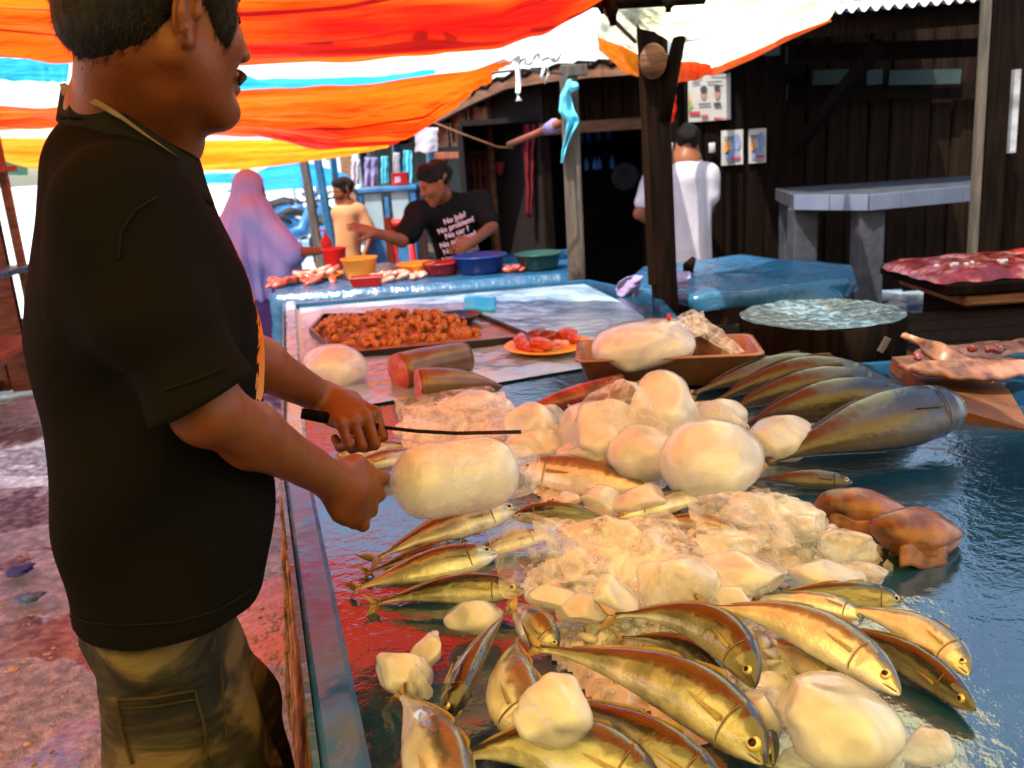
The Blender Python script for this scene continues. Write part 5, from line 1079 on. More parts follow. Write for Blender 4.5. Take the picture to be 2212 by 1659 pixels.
# right: red topped cutting table
c = D(2150, 590, 3.3); zc = c.z
t = thing('cutting_table', 'stacked board table with a red wet meat strip on top at the right border', 'table', (c.x+.3, c.y+.3, 0))
MB().box((c.x+.32, c.y+.3, zc-.055), (1.0, .62, .045), None, .008).build('board', M['wood_dark'], t, smooth=False)
MB().box((c.x+.36, c.y+.3, zc-.105), (.92, .58, .04), None, .008).build('board', M['wood_warm'], t, smooth=False)
MB().box((c.x+.40, c.y+.32, zc-.22), (.8, .5, .18), None, .01).build('chest', M['wood_dark'], t, smooth=False)
for sx in (-.3, .4):
    for sy in (-.1, .25): MB().box((c.x+.38+sx, c.y+.3+sy, (zc-.31)/2), (.07, .07, zc-.31), None, .006).build('leg', M['wood_dark'], t, smooth=False)
def mt(u, v):
    x = c.x-.22+1.05*u; y = c.y+.02+.5*v; e = min(1, 8*min(u, 1-u, v, 1-v)); return Vector((x, y, zc-.03+.045*e**.5+.014*mnoise.noise(Vector((x*14, y*14, 0)))))
MB().grid(mt, 60, 26).build('meat_slab', mat('meat_slab', [(.13, .008, .007), (.26, .02, .015), (.5, .22, .18)], .22, scale=14, bump=.5, coat=.4, stops=[.38, .52, .68]), label='long wet red meat slab on the stacked board table', cat='meat')
pieces(14, 2120, 572, .22, .03, zc+.01, .012, M['ice_frost'], 'ice_chip', 'small pale ice chip lying on the red meat slab', 'ice', 'ice chips on the meat slab', .004, 12, 1)
# right: tilted board with dried fish pieces
B0, B1, B2 = D(1995, 775, 2.35), D(2062, 882, 2.0), D(2290, 950, 1.85)
u_ = (B2-B1); v_ = Vector((.18, .75, .02)); nb = u_.cross(v_).normalized()
t = thing('cutting_board', 'thick orange-brown board carrying split fish at the right border', 'board', B1)
f = MB(); q = [B1, B2, B2+v_, B1+v_*.62+Vector((-.06, 0, 0))]; f.add(q+[p-nb*.04 for p in q], [(0, 1, 2, 3), (7, 6, 5, 4)]+[(i, i+4, (i+1) % 4+4, (i+1) % 4) for i in range(4)]); f.build('slab', mat('board_brown', [(.07, .028, .012), (.15, .065, .03)], .5, scale=9, bump=.4), t, smooth=False)
for s in (.2, .8): p = B1.lerp(B2, s)+v_*.3; MB().box((p.x, p.y, (p.z-.06+.856)/2), (.06, .3, max(.02, p.z-.06-.856)), None, .004).build('batten', M['wood_dark'], t, smooth=False)
def split_fish(c, yaw, L_, w, m, label, seed, lift=.0, tilt=0):
    mb = MB(); rot = Matrix.Rotation(R(yaw), 3, 'Z') @ Matrix.Rotation(R(tilt), 3, 'Y')
    def fn(u, v):
        x = (u-.5)*L_; wd = w*(math.sin(min(1, u*1.15+.08)*math.pi)**.6)*.5+.008; y = (v-.5)*2*wd
        z = .012+.018*math.cos((v-.5)*5)*math.sin(u*3)+.02*abs(v-.5)**2+.012*mnoise.noise(Vector((x*18, y*26, seed))); return Vector(c)+rot @ Vector((x, y, z+lift))
    o = mb.grid(fn, 40, 18).build('split_fish', m, label=label, cat='fish', group='split fish on the right board'); solid(o, .012, -1); return o
bc = B1.lerp(B2, .55)+v_*.35
split_fish(D(2120, 800, 2.22), 8, .42, .16, M['head_brown'], 'brown split fish spread on the thick board, nearer the photographer', 1, .0, 4)
split_fish(D(2180, 745, 2.6), 15, .6, .2, M['head_brown'], 'large brown split fish behind, at the back of the board', 2, -.02, 3)
split_fish(D(2040, 790, 2.25), 132, .26, .09, M['head_brown'], 'pale fish tail piece sticking up at the left end of the board', 3, .02, -20)
pieces(12, 2085, 768, .16, .05, B1.z+.02, .014, M['meat_dark'], 'offcut', 'small dark red offcut on the thick board between the split fish', 'offcut', 'offcuts on the right board', .01, 14, 2)
# ================================================================== THE NEAR STALL TABLE
VIEW = cam_rot @ Vector((0, 0, -1))
def depth(p): return (Vector(p)-Vector((0, 0, CAMZ))).dot(VIEW)
def m_px(p, px): return px*depth(p)/FPX
RL = [Z(872+8, 1720, ZT+.02), Z(768, 1659, ZT+.02), Z(696, 1253, ZT+.02), Z(662, 1051, ZT+.02), Z(650, 880, ZT+.02), Z(637, 662, ZT+.02)]
e0, e1 = Z(690, 1253, ZT), Z(637, 662, ZT); ld = (e1-e0).normalized()
Kk = Z(663, 1051, ZT); nd = (Z(768+14, 1659, ZT)-Kk).normalized(); NL = Kk+nd*1.75; FLc = e1; out = Vector((-ld.y, ld.x, 0)); out = out if out.x < 0 else -out
FRc, FR2 = Z(1266, 611, ZT), Z(1412, 642, ZT)
ring = [NL, Vector((1.95, NL.y-.1, 0)), Vector((1.95, 2.5, 0)), Vector((.62, 2.52, 0)), Vector((FR2.x, FR2.y, 0)), Vector((FRc.x, FRc.y, 0)), FLc, Kk]
t = thing('stall_table', 'long near fish stall table with a wet dark blue cover and painted rail', 'table', (.2, 2.0, 0))
near_table = t
poly_slab(MB(), ring, ZT-.06, ZT-.012).build('table_board', M['wood_stall'], t, smooth=False)
cv = MB(); 
def inpoly(x, y):
    c = False; n = len(ring)
    for i in range(n):
        a, b = ring[i], ring[(i+1) % n]
        if (a.y > y) != (b.y > y) and x < (b.x-a.x)*(y-a.y)/(b.y-a.y)+a.x: c = not c
    return c
poly_slab(cv, ring, ZT-.010, ZT).build('cover', M['table_cover'], t, smooth=False)
for (a, b) in ((ring[1], ring[2]), (ring[2], ring[3]), (ring[3], ring[4]), (ring[4], ring[5]), (ring[5], ring[6])):
    MB().beam(Vector((a.x, a.y, ZT-.05)), Vector((b.x, b.y, ZT-.05)), .03, .13).build('apron', M['plastic_blue'], t, smooth=False)
for a, b in ((NL, Kk), (Kk, FLc)):
    a, b = Vector((a.x, a.y, ZT+.004)), Vector((b.x, b.y, ZT+.004)); a0_ = a-(b-a).normalized()*.01; dd_ = (b-a).normalized(); out = Vector((-dd_.y, dd_.x, 0)); out = out if out.x < 0 else -out
    far_ = a.y > 1.5
    MB().beam(a0_+out*.018, b+out*.018, .055 if not far_ else .05, .05, bev=.008).build('rail', M['rail'] if not far_ else M['plastic_pale'], t, smooth=False)
    MB().beam(a0_+out*.051+Vector((0, 0, -.015)), b+out*.051+Vector((0, 0, -.015)), .008, .075).build('rail_face', M['plastic_blue'], t, smooth=False)
    for k in range(5):
        zz = ZT-.10-.115*k; o_ = .055+.012*k
        MB().beam(a+out*o_+Vector((0, 0, zz-a.z)), b+out*(o_-.01)+Vector((0, 0, zz-b.z)), .022, .105, bev=.004).build('side_plank', M['wood_stall'], t, smooth=False)
a, b = Vector((NL.x, NL.y, ZT)), Vector((Kk.x, Kk.y, ZT))
for s in (.03, .35, .66, .97):
    p = a.lerp(b, s)-out*.05; MB().box((p.x, p.y, .4), (.08, .08, .8), None, .006).build('leg', M['wood_stall'], t, smooth=False)
for x, y in ((1.85, .1), (1.85, 2.4), (.7, 2.45), (.55, 3.9)): MB().box((x, y, .395), (.08, .08, .79), None, .006).build('leg', M['wood_stall'], t, smooth=False)
# cardboard scrap stuck out beside the rail
p0, p1, p2, p3 = Z(655, 1085, .80), Z(668, 1240, .80), Z(640, 1262, .72), Z(617, 1178, .70)
def cbf(u, v): p = p0.lerp(p1, u).lerp(p3.lerp(p2, u), v); return p+Vector((0, 0, .008*mnoise.noise(Vector((u*4, v*4, 1)))))
o = MB().grid(cbf, 14, 10).build('cardboard', M['card'], label='ragged brown cardboard piece sticking out below the painted rail', cat='cardboard'); solid(o, .006)
for k in range(4):
    q0 = Z(655+k*7, 1262+k*10, .74-.02*k); q1 = Z(742+k*6, 1690, .66-.02*k)
    MB().beam(q0, q1, .012, .05+.01*k).build('cane', M['wood_stall'], label='split wooden lath leaning along the side planks, %s from the painted rail' % ['fourth', 'third', 'second', 'first'][k], cat='lath', group='laths beside the near stall')

# pale wet plastic over the far end
P_ = [Z(648, 668, ZT), Z(1262, 616, ZT), Z(1404, 646, ZT), Z(1258, 800, ZT), Z(700, 900, ZT)]
fa, fb, fc, fd_ = P_[0], P_[1], P_[3], Z(672, 900, ZT)
def pf(u, v):
    p = fa.lerp(fb, u).lerp(fd_.lerp(fc, u), v); w = 1 if u > .5 else .45
    if u > .45: p += (P_[2]-fb)*max(0, (u-.45)/.55)**2*math.sin(min(1, v*1.3)*math.pi)*.85
    hgt = .009+.010*w*mnoise.noise(Vector((p.x*5, p.y*9, 1)))+.006*mnoise.noise(Vector((p.x*17, p.y*26, 2)))*w
    e = min(u, 1-u, v, 1-v)*14; return Vector((p.x, p.y, ZT+.003+max(.001, hgt*min(1, e)+.004)))
MB().grid(pf, 110, 90).build('plastic_sheet', mat('sheet_lilac', [(.14, .24, .36), (.28, .42, .55), (.42, .60, .70)], .05, scale=3, bump=.5, bscale=34, rough2=.2, ior=1.9, spec=.7), label='pale wet plastic sheet spread over the far end of the near stall', cat='plastic sheet')
o = MB().grid(lambda u, v: Z(1003+68*u, 643+27*v, ZT+.03)+Vector((0, 0, .004*math.sin(u*6))), 12, 6).build('plastic_bag', M['cyan_patch'], label='small bright cyan flat patch at the far rim of the near stall', cat='plastic packet'); solid(o, .012)  # thin flat cyan patch a little above the cover

# ================================================================== FISH
M['gill'] = mat('gill_dark', [(.12, .08, .035), (.2, .13, .06)], .4)
PROF = [(0, .006), (.02, .022), (.05, .038), (.10, .060), (.16, .077), (.225, .089), (.235, .088), (.33, .097), (.45, .098), (.58, .085), (.70, .062), (.80, .040), (.90, .019), (.955, .013), (1.0, .016)]
_px = np.array([p[0] for p in PROF]); _ph2 = np.array([p[1] for p in PROF])
def fish(name, label, pts3, m, az=45, elv=35, hs=1.0, ws=.62, group=None, cat='fish', tail=True, tailsize=1.0, eye=1.0, seed=0, L_over=None):
    H, Mi, T = [Vector(p) for p in pts3]; ctrl = Mi*2-(H+T)/2
    def C(t): return H*(1-t)**2+ctrl*2*t*(1-t)+T*t*t
    def dC(t): return ((ctrl-H)*2*(1-t)+(T-ctrl)*2*t).normalized()
    L_ = sum((C((i+1)/20)-C(i/20)).length for i in range(20))
    dd = Vector((math.cos(R(az))*math.cos(R(elv)), math.sin(R(az))*math.cos(R(elv)), math.sin(R(elv))))
    def frame(t):
        d = dC(t); u = (dd-d*dd.dot(d)).normalized(); s = d.cross(u); return d, u, s
    ts = np.concatenate([np.linspace(0, .08, 9), np.linspace(.1, .22, 7), [.228, .236, .244], np.linspace(.26, 1, 30)])
    NR = 28; mb = MB(); fm = []
    g = L_*hs
    for t_ in ts:
        h = float(np.interp(t_, _px, _ph2))*g; w = h*ws*(1.12 if t_ < .2 else 1)
        if t_ > .85: w *= 1-(t_-.85)*3.0
        gill = 1.0+(.05 if .12 < t_ < .232 else 0)
        d, u, s = frame(t_); c = C(t_)
        for k in range(NR):
            a = 2*math.pi*k/NR; ca, sa = math.cos(a), math.sin(a)
            hh = h*(1.0 if sa > 0 else 1.06); x = w*np.sign(ca)*abs(ca)**.85*gill; y = hh*sa
            if t_ < .10 and -.55 < sa < -.12: x *= .72+.28*min(1, t_/.1)      # the mouth line
            if t_ < .045: y += -h*.25*(1 if sa < -.2 else 0)*(1-t_/.045)
            mb.v.append(tuple(c+s*x+u*y)); fm.append((t_, (sa+1)/2*.96+.02, 0, 1))
    n = len(ts)
    for i in range(n-1):
        for k in range(NR): a = i*NR+k; b = i*NR+(k+1) % NR; mb.f.append((a, b, b+NR, a+NR)); mb.mi.append(0)
    mb.f.append(tuple(range(NR-1, -1, -1))); mb.mi.append(0); mb.f.append(tuple(range((n-1)*NR, n*NR))); mb.mi.append(0)
    t = thing(name, label, cat, (C(.5).x, C(.5).y, min(H.z, T.z)), group)
    b = mb.build('body', m, t); ca_ = b.data.color_attributes.new('fishmap', 'FLOAT_COLOR', 'POINT'); ca_.data.foreach_set('color', [x for f in fm for x in f])
    # eyes
    for sg in (-1, 1):
        d, u, s = frame(.088); h = float(np.interp(.088, _px, _ph2))*g; w = h*ws*1.12; re = .0255*L_*eye
        c = C(.088)+u*h*.18+s*sg*w*.90; nrm = (s*sg+u*.12).normalized(); q = nrm.to_track_quat('Z', 'Y').to_matrix()
        e = MB().lathe(c, [(re*1.05, -re*.35), (re, .0), (re*.85, re*.22), (re*.5, re*.34), (0, re*.36)], 20, rot=q).build('eye', M['eye_gold'], t)
        MB().lathe(c+nrm*re*.30, [(re*.56, 0), (re*.45, re*.14), (0, re*.2)], 16, rot=q).build('pupil', M['eye_black'], e)
        gp = []
        for q_ in np.linspace(-1.05, .75, 11):
            tt = .232+.018*math.cos(q_*1.3)-.018; d, u, s = frame(tt); h = float(np.interp(tt, _px, _ph2))*g; w = h*ws*1.12; gp.append(C(tt)+s*sg*w*1.02*(math.cos(q_)*1.0)**.85+u*h*math.sin(q_))
        MB().tube(gp, [.0004]+[.0009]*9+[.0004], 5).build('gill_edge', M['eye_black'] if 'tuna' in m.name else M['gill'], t)
        mp_ = []
        for tt in (.012, .03, .05, .068): d, u, s = frame(tt); h = float(np.interp(tt, _px, _ph2))*g; mp_.append(C(tt)+s*sg*h*ws*1.12*.93-u*h*(.35+tt*2))
        MB().tube(mp_, [.0008, .0010, .0009, .0004], 5).build('mouth', M['gill'], t)
    if tail:
        d, u, s = frame(1.0); c = C(.985); S = L_*.13*tailsize; f = MB()
        for sg in (-1, 1):
            f.grid(lambda a, b_: c+d*(S*a*(1.05))+u*sg*(S*(.10+.6*a)*b_+.004*L_)-d*(S*.55*a*(1-b_))+s*(.006*math.sin(a*5+seed)), 6, 5)
        o = f.build('tail_fin', M['fin'], t); solid(o, .0012, 0)
    d, u, s = frame(.27); sg = 1 if s.z > 0 else -1; hh = float(np.interp(.27, _px, _ph2))*g
    f = MB().grid(lambda a, b_: C(.25)+s*sg*(hh*ws*1.03+.003)+d*(L_*.15*a)+u*((b_-.6)*L_*.022*(1-a)**.6-.012*L_), 5, 3); solid(f.build('pectoral_fin', M['fin_dark'] if 'tuna' in m.name else M['fin_gold'], t), .0012, 0)
    f = MB()
    for t0, t1, hh2 in ((.34, .46, .022), (.52, .88, .012)):
        f.grid(lambda a, b_: (lambda tt: C(tt)+frame(tt)[1]*(float(np.interp(tt, _px, _ph2))*g*.97+L_*hh2*b_*(1-a)**.7)+frame(tt)[0]*L_*.03*b_)(t0+(t1-t0)*a), 10, 2)
    solid(f.build('dorsal_fin', M['fin_dark'] if 'tuna' in m.name else M['fin_gold'], t), .001, 0)
    return t
def fp(name, label, h, mi, tl, zz, m, **kw): return fish(name, label, [Z(h[0], h[1], zz[0]), Z(mi[0], mi[1], zz[1]), Z(tl[0], tl[1], zz[2])], M[m], **kw)
GR = 'round scads piled at the front of the near stall'; b_ = .875
fp('fish', 'pale bellied fish pointing down right with an open white jaw, above the big ice egg', (1945, 1500), (1752, 1358), (1535, 1312), (.90, .925, .92), 'fish_silver', az=52, elv=38, hs=1.12, group=GR, seed=1)
fp('fish', 'golden fish at the far right whose head rests on the blue cover', (2094, 1458), (1985, 1362), (1820, 1312), (.875, .89, .89), 'fish_silver', az=55, elv=30, hs=1.3, group=GR, seed=2)
fp('fish', 'dark backed fish lowest on the right, its snout pointing at the bottom right corner', (2108, 1536), (1960, 1420), (1790, 1352), (.868, .88, .885), 'fish_dark', az=50, elv=72, hs=1.05, group=GR, seed=3)
fp('fish', 'dark narrow fish lying level at the top right of the front pile', (1948, 1300), (1825, 1282), (1640, 1288), (.885, .895, .88), 'fish_dark', az=95, elv=60, hs=.95, group=GR, seed=4)
fp('fish', 'small golden fish head with open mouth between the pale bellied and dark narrow fish', (1860, 1336), (1765, 1300), (1610, 1288), (.88, .89, .875), 'fish_silver', az=70, elv=30, hs=1.0, group=GR, seed=5)
fp('fish', 'golden fish with a big eye peeping out under the pale bellied one', (1834, 1486), (1745, 1425), (1600, 1370), (.875, .88, .87), 'fish_gold', az=60, elv=35, hs=1.25, group=GR, seed=6)
fp('fish', 'arched dark fish crossing the crushed ice in the middle of the front pile', (1630, 1487), (1530, 1352), (1330, 1330), (.915, .945, .93), 'fish_dark', az=40, elv=50, hs=1.2, group=GR, seed=7)
fp('fish', 'brown fish half hidden beneath the arched dark one', (1575, 1490), (1475, 1405), (1345, 1378), (.885, .895, .89), 'fish_dark', az=40, elv=65, hs=1.1, group=GR, seed=8)
fp('fish', 'largest olive fish running diagonally to the bottom, eye near the lower edge', (1650, 1650), (1465, 1482), (1160, 1400), (.90, .93, .91), 'fish_gold', az=45, elv=48, hs=1.05, group=GR, seed=9)
fp('fish', 'yellow fish just behind the largest olive one, only head and back showing', (1668, 1655), (1580, 1530), (1400, 1430), (.88, .885, .875), 'fish_gold', az=45, elv=40, hs=.95, group=GR, seed=10)
fp('fish', 'bluish dark fish below the largest olive one, leaving the bottom edge', (1570, 1730), (1390, 1600), (1175, 1500), (.89, .91, .89), 'fish_dark', az=45, elv=50, hs=1.1, group=GR, seed=11)
fp('fish', 'olive backed fish arching along the bottom edge of the picture', (1450, 1745), (1230, 1620), (985, 1640), (.88, .90, .885), 'fish_gold', az=80, elv=45, hs=1.45, group=GR, seed=12)
fp('fish', 'dark backed fish standing head down at the left of the front pile', (972, 1553), (1018, 1430), (1100, 1318), (.895, .92, .925), 'fish_dark', az=-5, elv=50, hs=1.25, group=GR, seed=13)
fp('fish', 'bright bellied fish pointing down behind the clear ice lump', (1165, 1600), (1105, 1475), (1118, 1378), (.885, .91, .90), 'fish_silver', az=20, elv=35, hs=1.75, group=GR, seed=14, tail=False)
fp('fish', 'short golden fish tucked right of the head-down dark fish', (1205, 1405), (1150, 1350), (1098, 1300), (.885, .90, .89), 'fish_gold', az=55, elv=35, hs=1.7, group=GR, seed=15, tail=False)
fp('fish', 'silver fish at the bottom left corner of the stall with its tail upward', (990, 1800), (935, 1625), (868, 1500), (.88, .91, .88), 'fish_silver', az=10, elv=40, hs=1.55, group=GR, seed=16)
GL = 'golden fish beside the ice bag'
fp('fish', 'golden striped fish curving from under the held ice bag toward the rail', (1122, 1098), (975, 1135), (818, 1205), (.90, .90, .87), 'fish_gold', az=100, elv=45, hs=1.05, group=GL, seed=21)
fp('fish', 'broad golden fish in the middle of the left cluster', (1075, 1195), (930, 1222), (775, 1270), (.89, .89, .865), 'fish_gold', az=95, elv=35, hs=1.25, group=GL, seed=22)
fp('fish', 'slim dark fish between the striped and the broad golden fish', (1010, 1168), (910, 1200), (800, 1235), (.87, .875, .862), 'fish_dark', az=95, elv=60, hs=.85, group=GL, seed=23)
fp('fish', 'dark lined fish lowest in the left cluster above the red reflection', (1132, 1278), (985, 1272), (818, 1302), (.885, .885, .865), 'fish_dark', az=95, elv=50, hs=1.0, group=GL, seed=24)
fp('fish', 'dark arched fish behind the crumpled clear bag', (1105, 1118), (1215, 1108), (1325, 1130), (.89, .90, .88), 'fish_dark', az=90, elv=75, hs=1.1, group=GL, seed=25)
fp('fish', 'fish whose golden tail sticks out left of the crumpled clear bag', (1190, 1150), (1090, 1175), (990, 1212), (.895, .895, .88), 'fish_gold', az=90, elv=40, hs=1.0, group=GL, seed=26)
fp('fish', 'white bellied yellow fish lying behind the held ice bag', (1122, 1012), (1270, 1030), (1450, 1072), (.88, .885, .87), 'fish_silver', az=85, elv=50, hs=1.15, group='fish among the ice', seed=31)
fp('fish', 'brown narrow fish leaning against the large ice balls', (1330, 1118), (1460, 1080), (1600, 1042), (.885, .90, .90), 'fish_gold', az=110, elv=20, hs=.85, group='fish among the ice', seed=32)
fp('fish', 'small golden fish half sunk in crushed ice behind the clear bags', (1600, 1150), (1510, 1128), (1420, 1122), (.885, .89, .875), 'fish_gold', az=90, elv=45, hs=1.0, group='fish among the ice', seed=33)
fp('fish', 'bluish fish lying just beyond the fist and the knife hand', (725, 990), (800, 968), (890, 962), (.875, .88, .87), 'fish_blue', az=90, elv=50, hs=1.2, group='fish among the ice', seed=34)
fp('fish', 'red tinted fish right above the fist, below the bluish one', (770, 1008), (850, 988), (950, 972), (.88, .885, .87), 'fish_blue', az=90, elv=50, hs=1.0, group='fish among the ice', seed=35)
fp('fish', 'small reddish fish lying on the cover below the tunas', (1842, 1042), (1745, 1034), (1630, 1036), (.868, .875, .866), 'fish_tuna', az=90, elv=50, hs=1.0, group='fish among the ice', seed=36)
GT = 'tunas lying side by side'
fp('tuna', 'nearest tuna, plump and dark with its tail at the ice', (2085, 882), (1900, 912), (1650, 1000), (.925, .935, .875), 'fish_tuna', az=95, elv=48, hs=1.28, ws=.8, group=GT, seed=41, eye=.5)
fp('tuna', 'second tuna from the front, partly hidden by the nearest one', (1990, 872), (1790, 866), (1600, 925), (.90, .935, .87), 'fish_tuna', az=95, elv=70, hs=1.15, ws=.75, group=GT, seed=42, eye=.5)
fp('tuna', 'third tuna from the front in the row of dark backs', (1965, 862), (1760, 832), (1560, 898), (.90, .94, .87), 'fish_tuna', az=95, elv=72, hs=1.0, ws=.75, group=GT, seed=43, eye=.5)
fp('tuna', 'fourth and farthest silvery tuna back in the row', (1935, 852), (1735, 806), (1535, 875), (.90, .945, .87), 'fish_tuna', az=95, elv=72, hs=.95, ws=.75, group=GT, seed=44, eye=.5)
fp('tuna', 'dark tuna in shadow between the brown tub and the silvery row', (1860, 815), (1680, 800), (1500, 850), (.88, .91, .87), 'fish_tuna', az=95, elv=60, hs=1.0, ws=.8, group=GT, seed=45, eye=.5)

# ================================================================== ICE
def iceP(px, py, wpx, hpx, z, m, label, seed, facets=5, rough=.06, yaw=0, tilt=0, name='ice_lump', power=1.0, sub=4, dy=1.0, group='ice lumps on the near stall', cat='ice', fd=(.6, .9)):
    c = Z(px, py, z+.02); r1 = m_px(c, wpx)/2; r3 = m_px(c, hpx)/2; c = Z(px, py, z+r3*.85)
    return lump(c, (r1*1.06, (r1*.55+r3*.55)*dy, r3*1.05), seed, sub, facets+2, rough+.025, fd, rz(yaw, tilt), None, power).build(name, M[m], label=label, cat=cat, group=group)
iceP(1808, 1560, 262, 178, .872, 'ice', 'biggest smooth ice egg at the bottom right below the fish heads', 101, 7, .03, 8, 14, fd=(.8, .95))
iceP(1195, 1530, 160, 122, .915, 'ice', 'clear lobed ice lump lying over the bright bellied fish', 102, 5, .10, 0, -8)
iceP(868, 1452, 112, 76, .86, 'ice', 'flat greyish ice lump nearest the rail', 103, 6, .08, 0, 10, fd=(.65, .9))
iceP(925, 1400, 105, 62, .868, 'ice', 'tilted slab of ice behind the greyish lump near the rail', 104, 8, .06, 20, -30, fd=(.5, .85))
iceP(1022, 1330, 128, 72, .868, 'ice', 'rounded ice lump above the head-down dark fish', 105, 5, .05)
iceP(905, 1480, 60, 90, .855, 'ice_clear', 'clear ice scrap between the greyish lump and the head-down fish', 106, 6, .1)
iceP(1300, 1592, 78, 68, .88, 'ice', 'small broken ice wedge beside the clear lobed lump', 107, 8, .1, 30, -20, fd=(.4, .8))
iceP(1638, 1548, 92, 116, .87, 'ice', 'upright ice lump left of the biggest ice egg', 108, 5, .07)
iceP(1992, 1615, 135, 98, .852, 'ice_clear', 'melting clear ice slab right of the biggest ice egg', 109, 8, .15, 10, 0, fd=(.5, .85))
iceP(1905, 1640, 110, 90, .852, 'ice_clear', 'glassy ice block tucked behind the biggest ice egg', 110, 6, .1)
iceP(1735, 1650, 120, 70, .852, 'ice_clear', 'wet glassy ice at the bottom edge left of the biggest ice egg', 111, 6, .12)
iceP(1325, 1290, 118, 92, .895, 'ice', 'peaked ice chunk under the crumpled clear bags', 112, 9, .06, 10, 25, fd=(.45, .85))
iceP(1190, 1290, 112, 60, .89, 'ice', 'yellowish ice chunk left of the peaked one', 113, 8, .06, 0, 10, fd=(.5, .85))
iceP(1250, 1318, 130, 56, .885, 'ice', 'low ice chunk in front of the peaked one', 114, 7, .06)
iceP(1460, 1262, 175, 120, .895, 'ice_clear', 'hollow glassy ice basin in the middle of the crushed ice', 115, 6, .12)
iceP(1610, 1240, 178, 92, .89, 'ice', 'broad smooth ice block in the centre right of the crushed ice', 116, 6, .05, 5, 8)
iceP(1582, 1300, 110, 60, .885, 'ice', 'smooth ice piece in front of the broad block', 117, 6, .05)
iceP(1778, 1238, 172, 68, .868, 'ice', 'long pointed ice block at the right end of the crushed ice', 118, 9, .06, -10, 12, fd=(.45, .85))
iceP(1570, 1175, 140, 70, .90, 'ice', 'ice chunk behind the broad block', 119, 9, .1)
iceP(1730, 1130, 120, 90, .885, 'ice_clear', 'jagged clear chunk beside the brown fish heads', 120, 9, .16)
iceP(1640, 1090, 150, 90, .90, 'ice_clear', 'tall jagged clear chunk behind the crushed ice', 121, 9, .18)
iceP(1820, 1180, 130, 60, .87, 'ice_clear', 'clear shards below the brown fish heads', 122, 9, .16)
iceP(1870, 1245, 90, 60, .86, 'ice_clear', 'clear shard at the right tip of the ice heap', 123, 9, .14)
iceP(1380, 1082, 118, 62, .88, 'ice', 'pale ice chunk between the yellow fish and the brown narrow fish', 124, 8, .08)
iceP(1300, 1085, 100, 60, .875, 'ice', 'round ice piece right of the held ice bag', 125, 7, .08)
iceP(1225, 1080, 60, 36, .87, 'ice', 'small ice cube below the yellow fish', 126, 8, .06)
iceP(1145, 925, 105, 92, .885, 'ice', 'ice ball just beyond the knife tip', 127, 5, .05)
iceP(1178, 905, 80, 70, .885, 'ice_clear', 'clear ice ball behind the one at the knife tip', 128, 5, .05)
iceP(1205, 945, 90, 60, .88, 'ice', 'ice lump right of the knife tip ball', 129, 6, .08)
iceP(1160, 965, 120, 60, .875, 'ice', 'low ice rubble under the knife tip', 130, 8, .12)
iceP(1685, 944, 126, 98, .868, 'ice', 'rounded ice lump leaning on the tail of the nearest tuna', 131, 6, .03, fd=(.75, .93))
iceP(1535, 995, 200, 162, .885, 'ice', 'large smooth yellow-lit ice ball left of the tuna tails', 132, 5, .02, 0, 0, fd=(.8, .95))
iceP(1555, 905, 110, 80, .91, 'ice', 'half hidden ice ball behind the large smooth one', 133, 5, .04)
iceP(1425, 895, 165, 155, .90, 'ice', 'round bulging bag of ice with a red tie, top of the heap', 134, 3, .05, name='ice_bag', cat='ice bag')
iceP(1395, 985, 155, 110, .875, 'ice', 'lower bulge of bagged ice under the round one', 135, 4, .06, name='ice_bag', cat='ice bag')
iceP(1300, 935, 190, 140, .875, 'ice', 'crinkled bag of ice at the left of the large heap', 136, 4, .08, name='ice_bag', cat='ice bag')
iceP(1270, 985, 120, 80, .87, 'ice', 'crinkled ice bag corner above the white bellied fish', 137, 5, .12, name='ice_bag', cat='ice bag')
iceP(726, 794, 120, 90, .852, 'ice', 'white rounded ice bag beside the heap of brown chunks', 138, 2, .02, 10, 8, name='ice_bag', cat='ice bag', fd=(.9, .97))
iceP(1010, 880, 180, 80, .87, 'ice', 'pinkish bag of ice beyond the knife blade', 139, 5, .14, name='ice_bag', cat='ice bag')
iceP(930, 935, 150, 60, .862, 'ice', 'ice rubble under the flat clear bag behind the knife', 140, 7, .12)
lump(Z(1443, 830, .985), (.007, .007, .012), 5, 2, 2).build('red_tie', M['pl_red'], label='red tie on top of the round bulging ice bag', cat='tie')

# held bag of ice with its pinched neck
hc_ = D(985, 1030, 1.32); ax = (D(1110, 1012, 1.36)-D(860, 1050, 1.27)); La = ax.length; ax.normalize(); s_ = ax.cross(Vector((0, 0, 1))).normalized(); u_ = s_.cross(ax)
t = thing('ice_bag', 'plump clear bag of ice held in the fist under the knife', 'ice bag', hc_)
V, F = ico(5); V2 = V.copy(); V2[:, 0] = np.sin(V2[:, 0]*1.45)/np.sin(1.45); V2[:, 1:] /= (np.linalg.norm(V2[:, 1:], axis=1)[:, None]+1e-6); V2[:, 1:] *= ((1-np.abs(V2[:, 0])**5.0).clip(0))[:, None]**.5; 
l, mm_ = La*.52, .0585
W3 = V2*np.array([l, mm_, mm_]); W3 += V*(.0012*vn(V, 3, 2))[:, None]
mat3 = np.array([[ax.x, s_.x, u_.x], [ax.y, s_.y, u_.y], [ax.z, s_.z, u_.z]])
k_ = np.clip((-W3[:, 0]/l-.75)/.25, 0, 1); W3[:, 1:] *= (1-.25*k_)[:, None]
MB().add((W3 @ mat3.T+np.array(hc_)).tolist(), F).build('ice_core', M['ice'], t)
